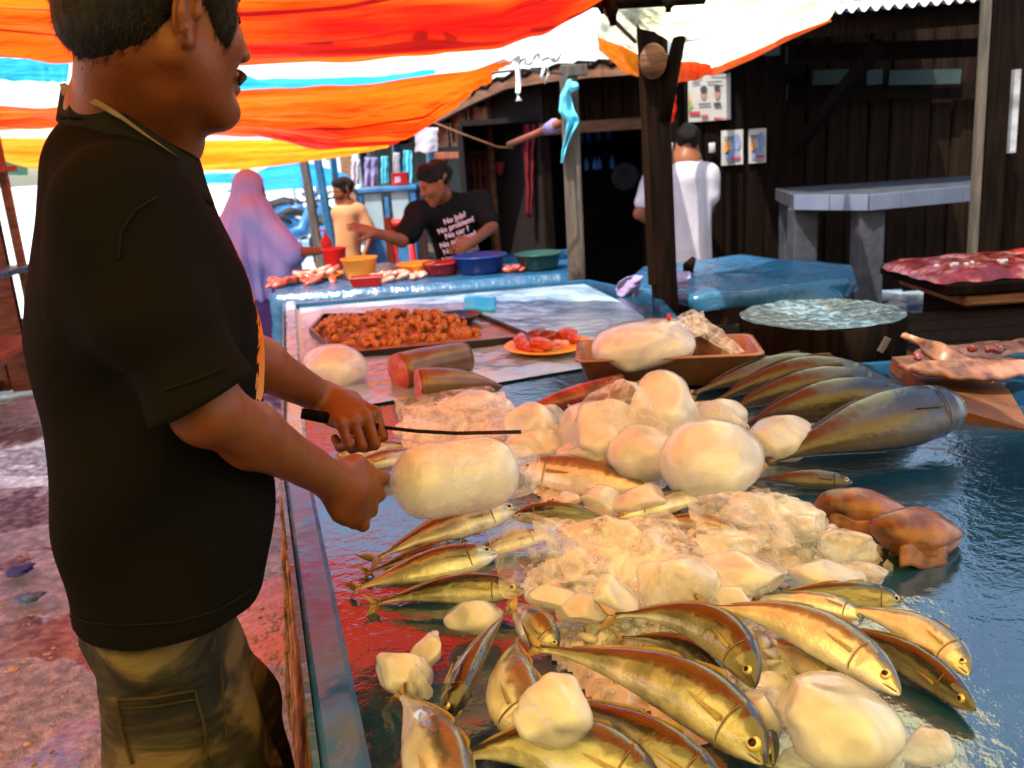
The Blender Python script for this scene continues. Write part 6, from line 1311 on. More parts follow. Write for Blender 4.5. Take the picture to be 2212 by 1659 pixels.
def bagf(u, v):
    a = v*6.2832; x = (u-.5)*2; r = mm_*1.035*(1-abs(x)**6)**.5 if abs(x) < .999 else 0
    q = (1-abs(x)**7)*1.03; fl = max(0, (x-.72)/.28)
    ry = mm_*1.04*((1-max(0, x-.0)**5) if x > 0 else (1-abs(x)**5*.85)); rz_ = ry
    ry = ry*(1-fl)+.008*fl; rz_ = rz_*(1-fl*.25)+mm_*.55*fl
    n_ = .0012*mnoise.noise(Vector((x*4, math.cos(a)*1.5, math.sin(a)*1.5)))*2
    return hc_+ax*(x*l*1.06+.04*fl)+s_*(math.cos(a)*ry+n_)+u_*(math.sin(a)*rz_+n_-.014*fl)
MB().grid(bagf, 60, 60).build('plastic_film', M['film'], t)
# loose crumpled film bags
def film(quad, amp, seed, label, m='film', name='plastic_bag', nu=11, nv=8, zlift=0, f=7.0, dome=.0):
    q = [Vector(p) for p in quad]
    def fn(u, v):
        p = q[0].lerp(q[1], u).lerp(q[3].lerp(q[2], u), v); k = math.sin(u*math.pi)*math.sin(v*math.pi)
        n1 = 1-abs(mnoise.noise(Vector((u*f*.5, v*f*.5, seed))))*2.2; n2 = 1-abs(mnoise.noise(Vector((u*f, v*f, seed+3))))*2
        p = p+Vector((.01*mnoise.noise(Vector((u*5, v*5, seed+9))), .01*mnoise.noise(Vector((u*5, v*5, seed+5))), dome*k+amp*.85*(n1*.75+n2*.25)*(.35+.65*k)+zlift)); return p
    return MB().grid(fn, nu, nv).build(name, M[m], smooth=False, label=label, cat='plastic bag')
film([Z(848, 865, .99), Z(1060, 835, .98), Z(1125, 920, .93), Z(880, 975, .885)], .022, 3, 'flat clear plastic bag with a raised corner beyond the knife', dome=.02)
film([Z(870, 880, .93), Z(1090, 850, .95), Z(1120, 965, .90), Z(870, 990, .88)], .02, 13, 'second clear bag layer under the flat one beyond the knife', 'film_milky', dome=.02)
film([Z(1044, 1120, .965), Z(1215, 1128, .97), Z(1300, 1235, .95), Z(1085, 1300, .90)], .03, 5, 'crumpled clear bag over the left golden fish, nearer the rail', 'film', dome=.03)
film([Z(1150, 1135, .965), Z(1425, 1120, .97), Z(1480, 1225, .94), Z(1250, 1290, .91)], .030, 6, 'crumpled clear bag standing in the middle of the stall', 'film_milky', dome=.025)
film([Z(1290, 1140, .98), Z(1445, 1112, .975), Z(1560, 1290, .91), Z(1360, 1320, .90)], .030, 8, 'clear bag folded over the hollow ice basin', 'film', dome=.02)
film([Z(1225, 880, .99), Z(1400, 820, 1.03), Z(1490, 960, .95), Z(1250, 1010, .89)], .025, 9, 'wrinkled clear bag wrapped over the large ice heap', 'film', dome=.07)
film([Z(1495, 870, .99), Z(1570, 875, .98), Z(1630, 935, .95), Z(1500, 960, .95)], .012, 10, 'small clear bag end between the ice balls', 'film', dome=.03)
film([Z(1480, 1080, .965), Z(1660, 1060, .96), Z(1720, 1180, .93), Z(1520, 1210, .93)], .02, 21, 'thin clear plastic scrap over the tall jagged ice chunk', 'film')
# crushed ice bed
HB = [(1290, 1130, .012, .10), (1640, 1140, .035, .13), (1450, 1215, .03, .14), (1300, 1390, .030, .08), (1680, 1420, .030, .09), (1500, 1330, .02, .10), (1780, 1190, .02, .10), (1370, 1040, .012, .10), (1150, 960, .015, .08), (1250, 1260, .022, .10), (1600, 1500, .02, .06), (1420, 1390, .02, .08), (1340, 960, .012, .14), (1500, 1560, .012, .06), (1340, 1480, .012, .07), (1760, 1330, .012, .08), (1210, 1060, .010, .08)]
HBw = [(Z(a, b, ZT), c, d) for a, b, c, d in HB]
def hb(x, y): return sum(c*math.exp(-((x-p.x)**2+(y-p.y)**2)/(d*d*.55)) for p, c, d in HBw)
cr_ = MB(); xs = np.arange(-.25, .95, .0065); ys = np.arange(.9, 2.2, .0065); vid_ = {}
for i, x in enumerate(xs):
    for j, y in enumerate(ys):
        h = hb(x, y)
        if h < .004: continue
        c1 = mnoise.cell(Vector((x*70, y*70, 0))) if False else mnoise.noise(Vector((x*55, y*55, 0)))
        c2 = mnoise.noise(Vector((x*140, y*140, 5)))
        vid_[(i, j)] = len(cr_.v); cr_.v.append((x, y, ZT+max(0.0005, h*(1+.25*c1)-.003+.006*c1+.003*c2)))
for (i, j) in list(vid_):
    if (i+1, j) in vid_ and (i+1, j+1) in vid_ and (i, j+1) in vid_: cr_.f.append((vid_[(i, j)], vid_[(i+1, j)], vid_[(i+1, j+1)], vid_[(i, j+1)])); cr_.mi.append(0)
cr_.build('crushed_ice', M['ice_frost'], label='bed of crushed ice under the fish and bags on the near stall', cat='ice', kind='stuff')
ch = MB(); rg = random.Random(11); n_ = 0
while n_ < 800:
    x, y = rg.uniform(-.3, .95), rg.uniform(.88, 2.2); h = hb(x, y)
    if rg.random() > min(1, h*30)+.0015: continue
    r = rg.uniform(.003, .011); n_ += 1; lump((x, y, ZT+h+r*.2), (r*rg.uniform(.8, 1.6), r, r*rg.uniform(.5, .9)), n_, 1, 4, .0, (.4, .8), rz(rg.uniform(0, 360), rg.uniform(-40, 40)), ch)
ch.build('ice_chips', M['ice_clear'], smooth=False, label='loose glittering ice chips scattered among the fish on the near stall', cat='ice', kind='stuff')

for nm, mt_i, sd, lab in (('ice_shards', 'ice', 31, 'medium frosted ice shards strewn through the heap on the near stall'), ('clear_ice_shards', 'ice_clear', 32, 'medium clear ice shards strewn through the heap on the near stall')):
    ch = MB(); rg = random.Random(sd); n_ = 0
    while n_ < 150:
        x, y = rg.uniform(-.3, .95), rg.uniform(.88, 2.2); h = hb(x, y)
        if h < .010 or rg.random() > h*28: continue
        r = rg.uniform(.007, .017); n_ += 1; lump((x, y, ZT+h+r*.15), (r*rg.uniform(.9, 1.7), r*rg.uniform(.8, 1.2), r*rg.uniform(.5, .8)), n_+sd*1000, 2, 7, .05, (.4, .8), rz(rg.uniform(0, 360), rg.uniform(-40, 40)), ch)
    ch.build(nm, M[mt_i], label=lab, cat='ice', kind='stuff')

# ================================================================== things on the far half of the near stall
q = [Z(672, 722, ZT+.012), Z(735, 778, ZT+.012), Z(1152, 740, ZT+.012), Z(1035, 690, ZT+.012), Z(700, 690, ZT+.012)]
t = thing('serving_tray', 'black rimmed tray holding the heap of brown chunks', 'tray', sum(q, Vector())/5)
poly_slab(MB(), q, ZT+.009, ZT+.022).build('tray_base', M['pl_brown'], t, smooth=False)
for i in range(5): MB().beam(q[i]+Vector((0, 0, .012)), q[(i+1) % 5]+Vector((0, 0, .012)), .012, .03).build('rim', M['pl_black'], t, smooth=False)
rg = random.Random(21); protos = []; base_q = [Z(680, 728, ZT), Z(745, 768, ZT), Z(1040, 742, ZT), Z(1000, 712, ZT), Z(850, 702, ZT), Z(720, 700, ZT)]
n_ = 0; bb = (min(p.x for p in base_q), max(p.x for p in base_q), min(p.y for p in base_q), max(p.y for p in base_q))
def inp(x, y, P):
    c = False
    for i in range(len(P)):
        a, b = P[i], P[(i+1) % len(P)]
        if (a.y > y) != (b.y > y) and x < (b.x-a.x)*(y-a.y)/(b.y-a.y)+a.x: c = not c
    return c
hcx, hcy = Z(840, 728, ZT).x, Z(840, 728, ZT).y
while n_ < 290:
    x, y = rg.uniform(bb[0], bb[1]), rg.uniform(bb[2], bb[3])
    if not inp(x, y, base_q): continue
    hh = .06*max(0, 1-(((x-hcx)/.34)**2+((y-hcy)/.22)**2))**.7; z = ZT+.03+hh*rg.choice((1, 1, .9, .7, .45)); n_ += 1
    if len(protos) < 8:
        o = lump((0, 0, 0), (.018, .014, .013), 200+n_, 2, 4, .22).build('chunk', M['chunk'], label='knobbly brown chunk in the heap on the black rimmed tray', cat='food', group='brown chunks heaped on the tray', origin=(0, 0, 0)); protos.append(o.data)
    else: o = bpy.data.objects.new('chunk', protos[n_ % 8]); COL.objects.link(o); WO[o.name] = Vector(); tag(o, 'knobbly brown chunk in the heap on the black rimmed tray', 'food', 'brown chunks heaped on the tray')
    o.location = (x, y, z); s = rg.uniform(.7, 1.25); o.scale = (s, s, s); o.rotation_euler = (rg.uniform(0, 6), rg.uniform(0, 6), rg.uniform(0, 6))
pb_ = [p+Vector((0, 0, .021)) for p in base_q]; c = sum(pb_, Vector())/6
mb = MB()
for k in range(7):
    s = 1-k/6*.9
    for p in pb_:
        x, y = hcx+(p.x-hcx)*s, hcy+(p.y-hcy)*s; hh = .06*max(0, 1-(((x-hcx)/.34)**2+((y-hcy)/.22)**2))**.7; mb.v.append((x, y, ZT+.018+hh*.8))
for k in range(6):
    for i in range(6): mb.f.append((k*6+i, k*6+(i+1) % 6, (k+1)*6+(i+1) % 6, (k+1)*6+i)); mb.mi.append(0)
mb.f.append(tuple(range(36, 42))); mb.mi.append(0); mb.build('chunk_heap', M['chunk'], label='dense inner mass of the brown chunk heap on the tray', cat='food', kind='stuff')
dish(987, 700, .20, M['pl_black'], 'small black bowl with a pinkish rim behind the brown chunks', z=ZT+.02, h=.035)
MB().tube([Z(855, 668, ZT+.10), Z(893, 697, ZT+.05)], [.006, .005], 6).build('stick', M['wood_grey'], label='thin pale stick leaning over the back of the brown chunk heap', cat='stick')
hangc = Z(922, 697, ZT+.03); lump(hangc, (.05, .035, .02), 77, 3, 4, .3).build('plastic_wad', M['cloth_white'], label='white crumpled plastic wad left of the small black bowl', cat='plastic')
# tuna loins
def loin(a, b, r0, r1, label, seed, taper_tip=False):
    a, b = Vector(a), Vector(b); d = (b-a).normalized(); t = thing('tuna_loin', label, 'fish piece', a, 'cut tuna loins')
    n = 14; pts = [a.lerp(b, i/n) for i in range(n+1)]; rad = [r0*(1-(i/n)**2*.25)+(r1-r0*.75)*(i/n)**2 if not taper_tip else r0*max(.08, (1-(i/n)**2.2)) for i in range(n+1)]
    for i, p in enumerate(pts): p.z += (rad[i]-r0)*.9
    MB().tube(pts, rad, 26, True, 1.0).build('skin_side', M['tuna_skin'], t)
    x = d.cross(Vector((0, 0, 1))).normalized(); y = x.cross(d)
    def ff(u, v): aa = u*6.2832; return a-d*(.003+.007*(1-v*v)+.003*mnoise.noise(Vector((math.cos(aa)*v*4, math.sin(aa)*v*4, seed))))+x*math.cos(aa)*r0*.97*v+y*math.sin(aa)*r0*.97*v
    MB().grid(ff, 28, 10).build('cut_face', M['tuna_flesh'], t); return t
loin(Z(862, 805, ZT+.055), Z(1003, 768, ZT+.058), .060, .052, 'thick tuna loin with a red cut face, farther of the two', 1)
loin(Z(905, 832, ZT+.045), Z(1098, 812, ZT+.03), .050, .02, 'tapering tuna loin with a red cut face, nearer the ice', 2, True)
t = loin(Z(1345, 838, ZT+.035), Z(1085, 884, ZT+.02), .040, .02, 'dark red meat strip between the clear bag and the brown tub', 3, True)
for o in t.children: o.data.materials.clear(); o.data.materials.append(M['meat_dark'])
# plate of red fish meat
pc = Z(1185, 755, ZT+.01); dish(1185, 758, .30, M['pl_orange'], 'orange plate of glossy red fish meat right of the brown chunks', z=ZT+.012, h=.022)
for k in range(11):
    a_ = .3+k*.42; q = pc+Vector((math.cos(a_)*.095, math.sin(a_)*.085, .03+.012*math.sin(k*2))); 
    lump(q, (.045, .025, .02), 300+k, 3, 3, .12, rot=rz(math.degrees(a_)+90, 8)).build('meat_slice', M['meat_dark'] if 1 < k < 7 else M['meat'], label='%s from the right on the orange plate' % ['bright red meat slice nearest the tub, first', 'bright red meat slice, second', 'dark meat slice, third', 'dark meat slice, fourth', 'dark meat slice, fifth', 'dark meat slice, sixth', 'dark meat slice, seventh', 'bright red meat slice, eighth', 'bright red meat slice, ninth', 'bright red meat slice at the front rim, tenth', 'bright red meat slice at the front rim, eleventh'][k], cat='meat', group='meat slices on the orange plate')
for k in range(5):
    q = pc+Vector((-.04+k*.022, -.05+.01*math.sin(k*3), .03)); lump(q, (.022, .014, .012), 330+k, 3, 3, .1).build('meat_slice', M['meat_pale'], label='%s pale pink shiny meat bit from the left in the middle of the orange plate' % ['first', 'second', 'third', 'fourth', 'fifth'][k], cat='meat', group='pink meat bits on the orange plate')
# brown tub with ice
tc_ = Z(1440, 815, ZT+.015); t = thing('tub', 'shallow brown plastic tub holding ice behind the round ice bag', 'tub', tc_)
ra = Matrix.Rotation(R(-7), 3, 'Z'); rings = []; n4 = [(-1, -1), (1, -1), (1, 1), (-1, 1)]
def rr(hx, hy, z, r=.03, n=5):
    out_ = []
    for (sx, sy), a0 in zip(((1, 1), (-1, 1), (-1, -1), (1, -1)), (0, 90, 180, 270)):
        for k in range(n+1): a_ = R(a0+90*k/n); out_.append(tc_+ra @ Vector((sx*(hx-r)+r*math.cos(a_), sy*(hy-r)+r*math.sin(a_), z)))
    return out_
R_ = [rr(.225, .10, 0), rr(.25, .125, .085), rr(.262, .137, .087), rr(.262, .137, .092), rr(.246, .121, .092), rr(.22, .097, .006)]; N_ = len(R_[0]); mb = MB()
mb.add([v for r in R_ for v in r], [tuple(range(N_-1, -1, -1))]+[(i*N_+k, i*N_+(k+1) % N_, (i+1)*N_+(k+1) % N_, (i+1)*N_+k) for i in range(5) for k in range(N_)]+[tuple(range(5*N_, 6*N_))]); mb.build('basin_shell', M['pl_brown'], t)
iceP(1388, 745, 195, 92, ZT+.07, 'ice', 'long cylindrical ice bag lying in the brown tub', 151, 2, .03, 0, -6, name='ice_bag', power=.8, cat='ice bag', fd=(.9, .98))
iceP(1462, 757, 75, 62, ZT+.06, 'ice', 'short ice piece at the right end of the cylindrical bag', 152, 4, .04)
lump(Z(1515, 742, ZT+.09), (.055, .03, .075), 153, 4, 5, .08, rot=rz(0, -18)).build('fish_piece', M['head_brown'], label='upright brown speckled fish piece standing in the tub', cat='fish piece')
film([Z(1447, 690, ZT+.2), Z(1500, 668, ZT+.22), Z(1612, 760, ZT+.1), Z(1582, 768, ZT+.09)], .01, 15, 'white plastic strip leaning over the speckled fish piece', 'film_milky', nu=8, nv=14)
film([Z(1440, 700, ZT+.18), Z(1520, 672, ZT+.2), Z(1530, 720, ZT+.15), Z(1465, 745, ZT+.13)], .012, 16, 'clear plastic bag neck at the top of the tub', 'film_milky', nu=10, nv=10)
lump(Z(1445, 686, ZT+.2), (.008, .008, .012), 8, 2, 2).build('red_tie', M['pl_red'], label='small red tie on the bag neck above the brown tub', cat='tie')
# brown fish heads
def fhead(px, py, wpx, hpx, z, label, seed, yaw=0):
    c = Z(px, py, z+.03); r1 = m_px(c, wpx)/2; r3 = m_px(c, hpx)/2; t = thing('severed_grouper', label, 'fish head', c, 'brown fish heads on the near stall')
    V, F = ico(4); V = V.copy(); x = V[:, 0]; sc = 1-.55*np.clip(x, 0, 1)**1.5; V[:, 1] *= sc; V[:, 2] *= sc
    gro = np.exp(-((V[:, 2]+.15-.15*x)/.10)**2)*np.clip(x+.6, 0, 1)*(V[:, 1] < .2); V *= (1-.22*gro)[:, None]; V *= (1+.07*vn(V+seed, 3, 1))[:, None]
    V = V*np.array([r1*1.1, r1*.62, r3*1.05]) @ np.array(rz(yaw, 12)).T
    MB().add((V+np.array(c)).tolist(), F).build('skull', M['head_brown'], t)
    g = rz(yaw, 12)
    f = MB().grid(lambda u, v: c+Vector(g @ np.array([-r1*.9+u*r1*1.1, -r1*.5-.01*v, -r3*.1-v*r3*.75+.004*math.sin(u*9)])), 10, 6); solid(f.build('gill_flap', M['head_brown'], t), .006)
    return t
fhead(1868, 1102, 190, 88, ZT+.005, 'brown fish head pointing right, farther of two beside the ice', 1, -6)
fhead(1990, 1155, 210, 112, ZT+.002, 'larger brown fish head with an open mouth, nearer of two beside the ice', 2, 14)
# ================================================================== THE FISHMONGER
fwd_b = Vector((math.cos(R(25)), math.sin(R(25)), 0)); rgt = Vector((math.sin(R(25)), -math.cos(R(25)), 0))
fh = Vector((math.cos(R(46))*math.cos(R(5)), math.sin(R(46))*math.cos(R(5)), -math.sin(R(5)))); mh = rotm(fh, (0, 0, 1))
ear = D(402, 56, 1.0)
hcM = ear-Vector(mh @ np.array([-.004, -.081, -.026])*.92)
base = Vector((-.455, 1.13, 0))
t = thing('person', 'moustached fishmonger in a black T-shirt and khaki trousers cutting a bag of ice', 'person', base)
man = t
nkb = D(262, 262, 1.10)                       # base of the neck
headp = head_prims(hcM, mh, .92, True)
neck = [rc(hcM+Vector(mh @ np.array([-.030, 0, -.03])), nkb, .053, .057, .015), rc(hcM+Vector(mh @ np.array([.01, 0, -.07])), nkb+fwd_b*.045+Vector((0, 0, -.02)), .042, .047, .02), rc(nkb, nkb+Vector((-.005, .0, -.08)), .057, .075, .02)]
shR, shL = D(258, 440, .93), Vector((-.50, 1.27, 1.42))
elR, wrR = D(447, 886, .91), D(722, 1040, 1.17)
elL, wrL = D(470, 740, 1.30), D(702, 862, 1.50)
g1 = sdf_mesh(headp+neck, .0028)
armR = [rc(shR, elR, .040, .034, .02), rc(elR, elR.lerp(wrR, .3), .035, .0355, .02), rc(elR.lerp(wrR, .3), wrR, .0355, .0245, .02)]
# right fist
kd = (D(800, 1082, 1.235)-wrR).normalized()
def fist(w, d, upv, sidev, s=1.0):
    d, upv, sidev = Vector(d).normalized(), Vector(upv).normalized(), Vector(sidev).normalized(); sidev = (sidev-d*sidev.dot(d)).normalized(); upv = (upv-d*upv.dot(d)-sidev*upv.dot(sidev)).normalized()
    m = np.array([[d.x, sidev.x, upv.x], [d.y, sidev.y, upv.y], [d.z, sidev.z, upv.z]])
    pr = [rc(w-d*.01, w+d*.03, .026, .030, .015), el(w+d*.05, (.048*s, .043*s, .021*s), m, .015)]
    for i, (o, L1, r) in enumerate(((.032, .040, .0105), (.011, .044, .0108), (-.011, .041, .0102), (-.031, .034, .0092))):
        k = w+d*(.087-.004*abs(i-1))*s+sidev*o*s+upv*.004; pr.append(rc(w+d*.05*s+sidev*o*.8*s, k, r*1.2, r*1.12, .006))
        a = k+(d*.55-upv*.85).normalized()*L1*s; b = a+(-d*.75-upv*.55).normalized()*L1*.7*s; c = b+(-d*.75+upv*.55).normalized()*L1*.5*s
        pr += [rc(k, a, r, r*.95, .003), rc(a, b, r*.95, r*.88, .003), rc(b, c, r*.88, r*.78, .003)]
    th = w+d*.03+sidev*.034; t2 = th+(d*.7+sidev*.25-upv*.55).normalized()*.04; t3 = t2+(d*.6-sidev*.35-upv*.55).normalized()*.032
    pr += [rc(w+d*.012+sidev*.012, th, .018, .0155, .012), rc(th, t2, .0148, .013, .006), rc(t2, t3, .0128, .0105, .003)]
    return pr
hR = fist(wrR, kd, Vector((-.25, -.80, .55)), Vector((.35, .45, .85)), 1.18)
g2 = sdf_mesh(armR+hR, .0032)
armL = [rc(shL, elL, .052, .042, .02), rc(elL, elL.lerp(wrL, .35), .042, .041, .02), rc(elL.lerp(wrL, .35), wrL, .040, .027, .02)]
kl = (D(775, 905, 1.50)-wrL).normalized()
hL = fist(wrL, Vector((.62, -.55, -.25)), Vector((.15, .15, .97)), Vector((.75, .62, 0)), 1.1)
g3 = sdf_mesh(armL+hL, .0034)
hipc = Vector((-.50, 1.13, .98)); cst = Vector((-.46, 1.12, 1.34))
kR, kL = Vector((-.45, 1.05, .52)), Vector((-.43, 1.23, .52)); aR, aL = Vector((-.46, .98, .08)), Vector((-.44, 1.26, .08))
g4 = sdf_mesh([rc(shR+Vector((0, .05, -.01)), shL, .04, .04, .03), rc(nkb+Vector((0, 0, -.05)), cst, .055, .10, .02), rc(cst, hipc+Vector((.0, 0, 0)), .10, .05, .03), rc(hipc+Vector((.0, -.05, -.05)), kR+Vector((-.05, 0, 0)), .04, .04, .01), rc(kR+Vector((-.05, 0, 0)), aR, .045, .035, .02), rc(hipc+Vector((.0, .05, -.05)), kL+Vector((-.05, 0, 0)), .04, .04, .01), rc(kL+Vector((-.05, 0, 0)), aL, .045, .035, .02),
               rc(aR, aR+Vector((.14, .03, -.04)), .035, .03, .02), rc(aL, aL+Vector((.14, .03, -.04)), .035, .03, .02)], .012)
mesh_from([g1, g2, g3, g4], 'body', M['skin_dark'], t, lambda V, Q: V+vnormals(V, Q)*(.0006*vn(V, 60, 1))[:, None])
eyes(hcM, mh, .92, t)
# moustache
mp = [hcM+Vector(mh @ (np.array(v)*.915)) for v in ((.086, -.036, -.078), (.100, -.022, -.066), (.108, 0, -.060), (.100, .022, -.066), (.086, .036, -.078))]
MB().tube(mp, [.002, .005, .006, .005, .002], 9).build('moustache', M['hair'], t)
for y in (-1, 1): MB().tube([hcM+Vector(mh @ (np.array(v)*.91)) for v in ((.101, y*.016, .022), (.097, y*.035, .028), (.078, y*.054, .020))], [.002, .003, .002], 7, flat=.6).build('eyebrow', M['hair'], t)
# hair: cap, nape and sideburns
hp = hair_prims(hcM, mh, .93)
def HP(x, y, z): return hcM+Vector(mh @ np.array([x, y, z]))
hp += [el(HP(-.045, 0, -.018), (.060, .060, .045), mh, .02), el(HP(.046, -.062, .012), (.017, .014, .052), mh, .008), el(HP(.046, .062, .012), (.017, .014, .052), mh, .008), el(HP(-.02, -.104, -.03), (.026, .024, .045), mh, .006, -1), el(HP(-.012, -.07, -.075), (.04, .05, .035), mh, .012, -1)]
def hd(V, Q):
    N = vnormals(V, Q); L_ = (V-np.array(hcM)) @ np.array(mh); a = np.arctan2(L_[:, 1], L_[:, 0]+.02)
    return V+N*(.0006*vn(np.stack([a*22, L_[:, 2]*22, L_[:, 0]*14], 1), 1.0, 2)+.0005*vn(V, 150, 3))[:, None]
hair_o = mesh_from([sdf_mesh(hp, .0028)], 'hair', M['hair'], t, hd)
me_ = hair_o.data; rg = random.Random(3); st_ = MB(); off_ = WO[hair_o.name]; dn = Vector(mh @ np.array([-.35, 0, -1])); vs_ = me_.vertices
for i_ in rg.sample(range(len(vs_)), min(9000, len(vs_))):
    v_ = vs_[i_]; n_ = v_.normal; d_ = (dn-n_*dn.dot(n_))+Vector((rg.uniform(-.3, .3), rg.uniform(-.3, .3), rg.uniform(-.2, .2)))
    if d_.length < .2: continue
    d_.normalize(); s_x = d_.cross(n_).normalized()*.00045; p_ = v_.co+off_-n_*.0008; L_s = rg.uniform(.008, .018)
    a_1 = p_+d_*L_s*.5+n_*.0022; a_2 = p_+d_*L_s+n_*rg.uniform(.0005, .003); st_.add([p_-s_x, p_+s_x, a_1+s_x*.8, a_1-s_x*.8, a_2], [(0, 1, 2, 3), (3, 2, 4)])
st_.build('hair_strands', M['hair'], t, smooth=False, kind='stuff')

# shirt
mt_ = rotm(fwd_b)
def B(x, y, z): return Vector(base)+fwd_b*x-rgt*y*1.0+Vector((0, 0, z))
hs0 = D(340, 690, .905); he0 = D(420, 838, .90); sd0 = (D(425, 832, .93)-hs0).normalized()
sd0 = (D(400, 858, .915)-D(345, 775, .915)).normalized()
cutc = D(448, 852, .93)+sd0*2.0
tor = [rc(shR+Vector((0, .01, 0)), hs0, .068, .068, .03), rc(hs0, hs0+(he0-hs0)*1.5, .067, .060, .02), el(cutc, (2.0, 2.0, 2.0), None, .003, -1),
       el(B(-.005, 0, 1.36), (.125, .20, .20), mt_, .06), el(B(-.015, 0, 1.20), (.135, .185, .22), mt_, .06), rc(B(-.035, -.06, 1.18), B(-.045, -.05, .90), .120, .124, .06), rc(B(-.03, .06, 1.18), B(-.04, .05, .90), .120, .124, .06),
       el(B(-.01, -.12, 1.41), (.105, .10, .085), mt_, .09), rc(shR+Vector((-.01, .05, -.02)), nkb+Vector((-.01, -.02, -.05)), .064, .070, .09), rc(shL, nkb+Vector((-.01, .02, -.05)), .062, .070, .06), rc(nkb+Vector((-.01, 0, -.06)), B(-.02, 0, 1.36), .080, .13, .06),
       rc(shL, shL.lerp(elL, .7), .070, .064, .03),
       el(B(0, 0, .69), (.6, .6, .32), None, .006, -1), el(nkb+Vector((.012, 0, .055)), (.072, .072, .07), None, .01, -1)]
cut0 = D(436, 838, .905); cutd = (D(520, 960, .93)-cut0).normalized()
def shd(V, Q):
    N = vnormals(V, Q); z = V[:, 2]
    low = np.clip((1.35-z)/.5, 0, 1); u = (V[:, 0]*.8+V[:, 1]*.2-z*.9)
    fold = np.sin(u*30+2.2*vn(V, 3, 4))*np.exp(-((z-1.16)/.17)**2)*.006+np.abs(vn(V, 8, 2, (1, 1, .45)))*-.011+vn(V, 19, 3, (1, 1, .5))*.0012
    dist = -(V-np.array(D(448, 852, .93))) @ np.array(sd0); dc_ = np.linalg.norm(V-np.array(D(432, 840, .905)), axis=1); wgt = 1-(1-np.clip((dist-.004)/.05, 0, 1))*np.exp(-(dc_/.12)**4); V = V+N*(fold*wgt)[:, None]
    # hem stitching and flared hem
    hem = np.exp(-((z-1.0)/.005)**2)*.002; V = V-N*hem[:, None]
    return V
S0 = sdf_mesh(tor, .005)
def front(c):   # where the printed front panel lies
    L_ = (c-np.array(base)) @ np.array(mt_); zz = c[:, 2]
    a = (L_[:, 0] > .055) & (np.abs(L_[:, 1]+.0) < .155+.02*vn(c, 9, 1)) & (zz > 1.02) & (zz < 1.34)
    n1 = vn(c, 34, 2); n2 = vn(c, 22, 4)
    res = np.zeros(len(c), int); res[a & (zz > 1.16) & (n2 > -.35)] = 2; res[a & (zz <= 1.17) & (n2 > -.9)] = 1; res[a & (n1 > .75)] = 0; return res
shirt_o = mesh_from([S0], 'shirt', M['shirt_print'], t, shd)
# sleeve hem ring, hem stitch of the near sleeve
a0 = D(343, 705, .90); dsl = (D(430, 832, .905)-a0).normalized()
# collar: folded band round the neck ending in a tip
cp = [nkb+Vector(v) for v in ((-.070, .035, .055), (-.078, -.01, .052), (-.055, -.058, .034), (-.005, -.078, .008), (.045, -.072, -.028), (.088, -.045, -.062), (.108, -.012, -.082))]
cpb = [nkb+Vector(v) for v in ((-.062, .065, .050), (-.02, .082, .03), (.04, .07, -.02), (.095, .03, -.07))]
cpl = [D(138, 212, 1.09), D(160, 224, 1.05), D(235, 252, 1.025), D(310, 296, 1.02), D(380, 340, 1.03), D(434, 372, 1.06)]
def col(u, v):
    x = u*(len(cpl)-1); i = min(int(x), len(cpl)-2); k = x-i; k = k*k*(3-2*k)*.3+k*.7; p = cpl[i].lerp(cpl[i+1], k); o_ = (p-Vector((nkb.x+.02, nkb.y, p.z))).normalized()
    h = .030*(1-.35*u); return p+Vector((0, 0, h*.55))*(1-2*abs(v-.35))-o_*.010*(1-v)+o_*(.012*v)+Vector((0, 0, -.030*max(0, v-.35)*(1+.8*u)))
o = MB().grid(col, 60, 10).build('collar', M['cloth_black'], t); solid(o, .004)
lin = mat('collar_lining', [(.12, .085, .05), (.17, .12, .075)], .8, scale=20, bump=.2)
lp = [D(136, 198, 1.075), D(170, 206, 1.035), D(215, 224, 1.018), D(262, 250, 1.014), D(320, 290, 1.014), D(385, 332, 1.026)]
o = MB().grid(lambda u, v: interp(lp, u)+Vector((0, 0, -.004+(.013-.013*u)*v)), 40, 5).build('collar_lining', lin, t); solid(o, .004)
# trousers
tr = [rc(B(-.045, -.05, 1.02), B(.0, -.07, .70), .102, .112, .04), rc(B(.0, -.07, .70), kR, .108, .09, .04), rc(kR, aR, .088, .08, .03), rc(B(-.045, .05, 1.02), B(.03, .075, .70), .102, .112, .04), rc(B(.03, .075, .70), kL, .108, .09, .04), rc(kL, aL, .088, .08, .03)]
def trd(V, Q):
    V = V-np.array([.05, .01, 0])*np.clip((1.05-V[:, 2])/.15, 0, 1)[:, None]
    N = vnormals(V, Q); return V+N*(np.abs(vn(V, 10, 1, (1, 1, 1.5)))*-.016+.006*vn(V, 22, 2, (1, 1, 1.6)))[:, None]
tr_o = mesh_from([sdf_mesh(tr, .006)], 'trousers', M['khaki'], t, trd)
CAMV = np.array([0, 0, CAMZ]); CRI = np.array(cam_rot.transposed())
def snapper(o):
    V = np.array([v.co[:] for v in o.data.vertices])+np.array(WO[o.name]); q = (V-CAMV) @ CRI.T; dz_ = -q[:, 2]
    return V, 1106+q[:, 0]/dz_*FPX, 829.5-q[:, 1]/dz_*FPX, dz_
def snap(S, px, py, lift=.002, rad=14):
    V, X, Y, dz_ = S; k = np.where((X-px)**2+(Y-py)**2 < rad*rad)[0]
    if len(k) == 0: k = np.array([np.argmin((X-px)**2+(Y-py)**2)])
    i_ = k[np.argmin(dz_[k])]; dd_ = ray(px, py); s_2 = dz_[i_]; p = Vector(CAMV)+dd_*(s_2/dd_.dot(VIEW)); return p-dd_.normalized()*lift
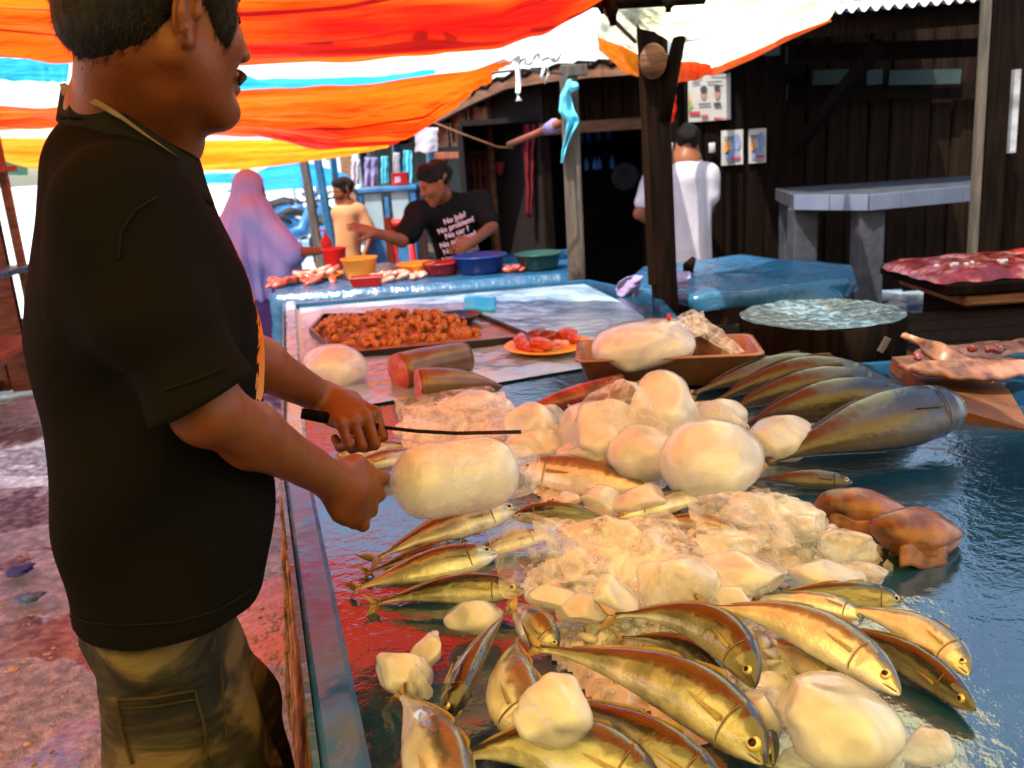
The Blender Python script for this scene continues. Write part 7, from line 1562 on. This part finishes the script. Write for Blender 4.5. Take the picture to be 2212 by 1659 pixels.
def stitch(S, pts, r, m, name, n=8, lift=.001):
    P = []
    for (x0, y0), (x1, y1) in zip(pts[:-1], pts[1:]): P += [snap(S, x0+(x1-x0)*k/n, y0+(y1-y0)*k/n, lift) for k in range(n)]
    P.append(snap(S, pts[-1][0], pts[-1][1], lift)); P2 = [P[0]]+[(P[k-1]+P[k]*2+P[k+1])/4 for k in range(1, len(P)-1)]+[P[-1]]
    return MB().tube(P2, r, 6).build(name, m, t)
SS = snapper(shirt_o); ST = snapper(tr_o)
thread = mat('thread', [(.008, .007, .0065), (.012, .011, .01)], .9, spec=.03)
stitch(SS, [(150, 1330), (190, 1345), (265, 1352), (380, 1345), (480, 1315), (548, 1270)], .0011, thread, 'hem_seam')
stitch(SS, [(356, 842), (400, 828), (450, 808), (490, 790)], .0011, thread, 'sleeve_hem_seam')
stitch(SS, [(256, 560), (262, 500), (290, 455), (340, 425)], .0014, thread, 'armhole_seam')
kseam = mat('khaki_seam', [(.03, .024, .013), (.05, .038, .02)], .85, spec=.05)
stitch(ST, [(255, 1512), (330, 1508), (420, 1492)], .0022, kseam, 'pocket_seam', lift=.002)
stitch(ST, [(262, 1530), (335, 1526), (425, 1510)], .0016, kseam, 'pocket_seam', lift=.002)
stitch(ST, [(255, 1512), (262, 1580), (285, 1650)], .0022, kseam, 'pocket_seam', lift=.002)
stitch(ST, [(420, 1492), (440, 1560), (450, 1640)], .0020, kseam, 'pocket_seam', lift=.002)
stitch(ST, [(470, 1380), (480, 1480), (490, 1600)], .0014, kseam, 'side_seam', lift=.001)
for a_ in (aR, aL): MB().box((a_.x+.05, a_.y+.01, .022), (.27, .10, .025), Matrix.Rotation(R(12), 3, 'Z'), .01).build('sandal', M['rubber'], t)
# knife
k0, k1, k2, k3 = D(652, 893, 1.42), D(815, 922, 1.46), D(985, 936, 1.44), D(1126, 933, 1.42)
t = thing('knife', 'long dark kitchen knife held in the far hand over the ice bag', 'knife', k1)
MB().tube([k0, k0.lerp(k1, .5), k1], [.009, .011, .010], 10).build('handle', M['wood_dark'], t)
kb = MB(); vd_ = (k1-Vector((0, 0, CAMZ))).normalized(); kpts = [k1, k1.lerp(k2, .5)+Vector((0, 0, -.002)), k2, k2.lerp(k3, .6), k3]; n0 = len(kb.v)
for i, p in enumerate(kpts):
    w = (.038, .04, .04, .032, .006)[i]; nr = Vector((0, 0, 1)); th_ = .0034
    for s0, tt in ((0, 1), (1, .15)):
        for sg in (-1, 1): kb.v.append(tuple(p+vd_*(w*s0)+nr*th_*sg*tt))
for i in range(4):
    a = i*4; b = a+4
    for q in ((a, b, b+1, a+1), (a+1, b+1, b+3, a+3), (a+3, b+3, b+2, a+2), (a+2, b+2, b, a)): kb.f.append(q); kb.mi.append(0)
kb.f += [(0, 1, 3, 2), (16, 18, 19, 17)]; kb.mi += [0, 0]
kb.build('blade', M['steel_dark'], t, smooth=False)
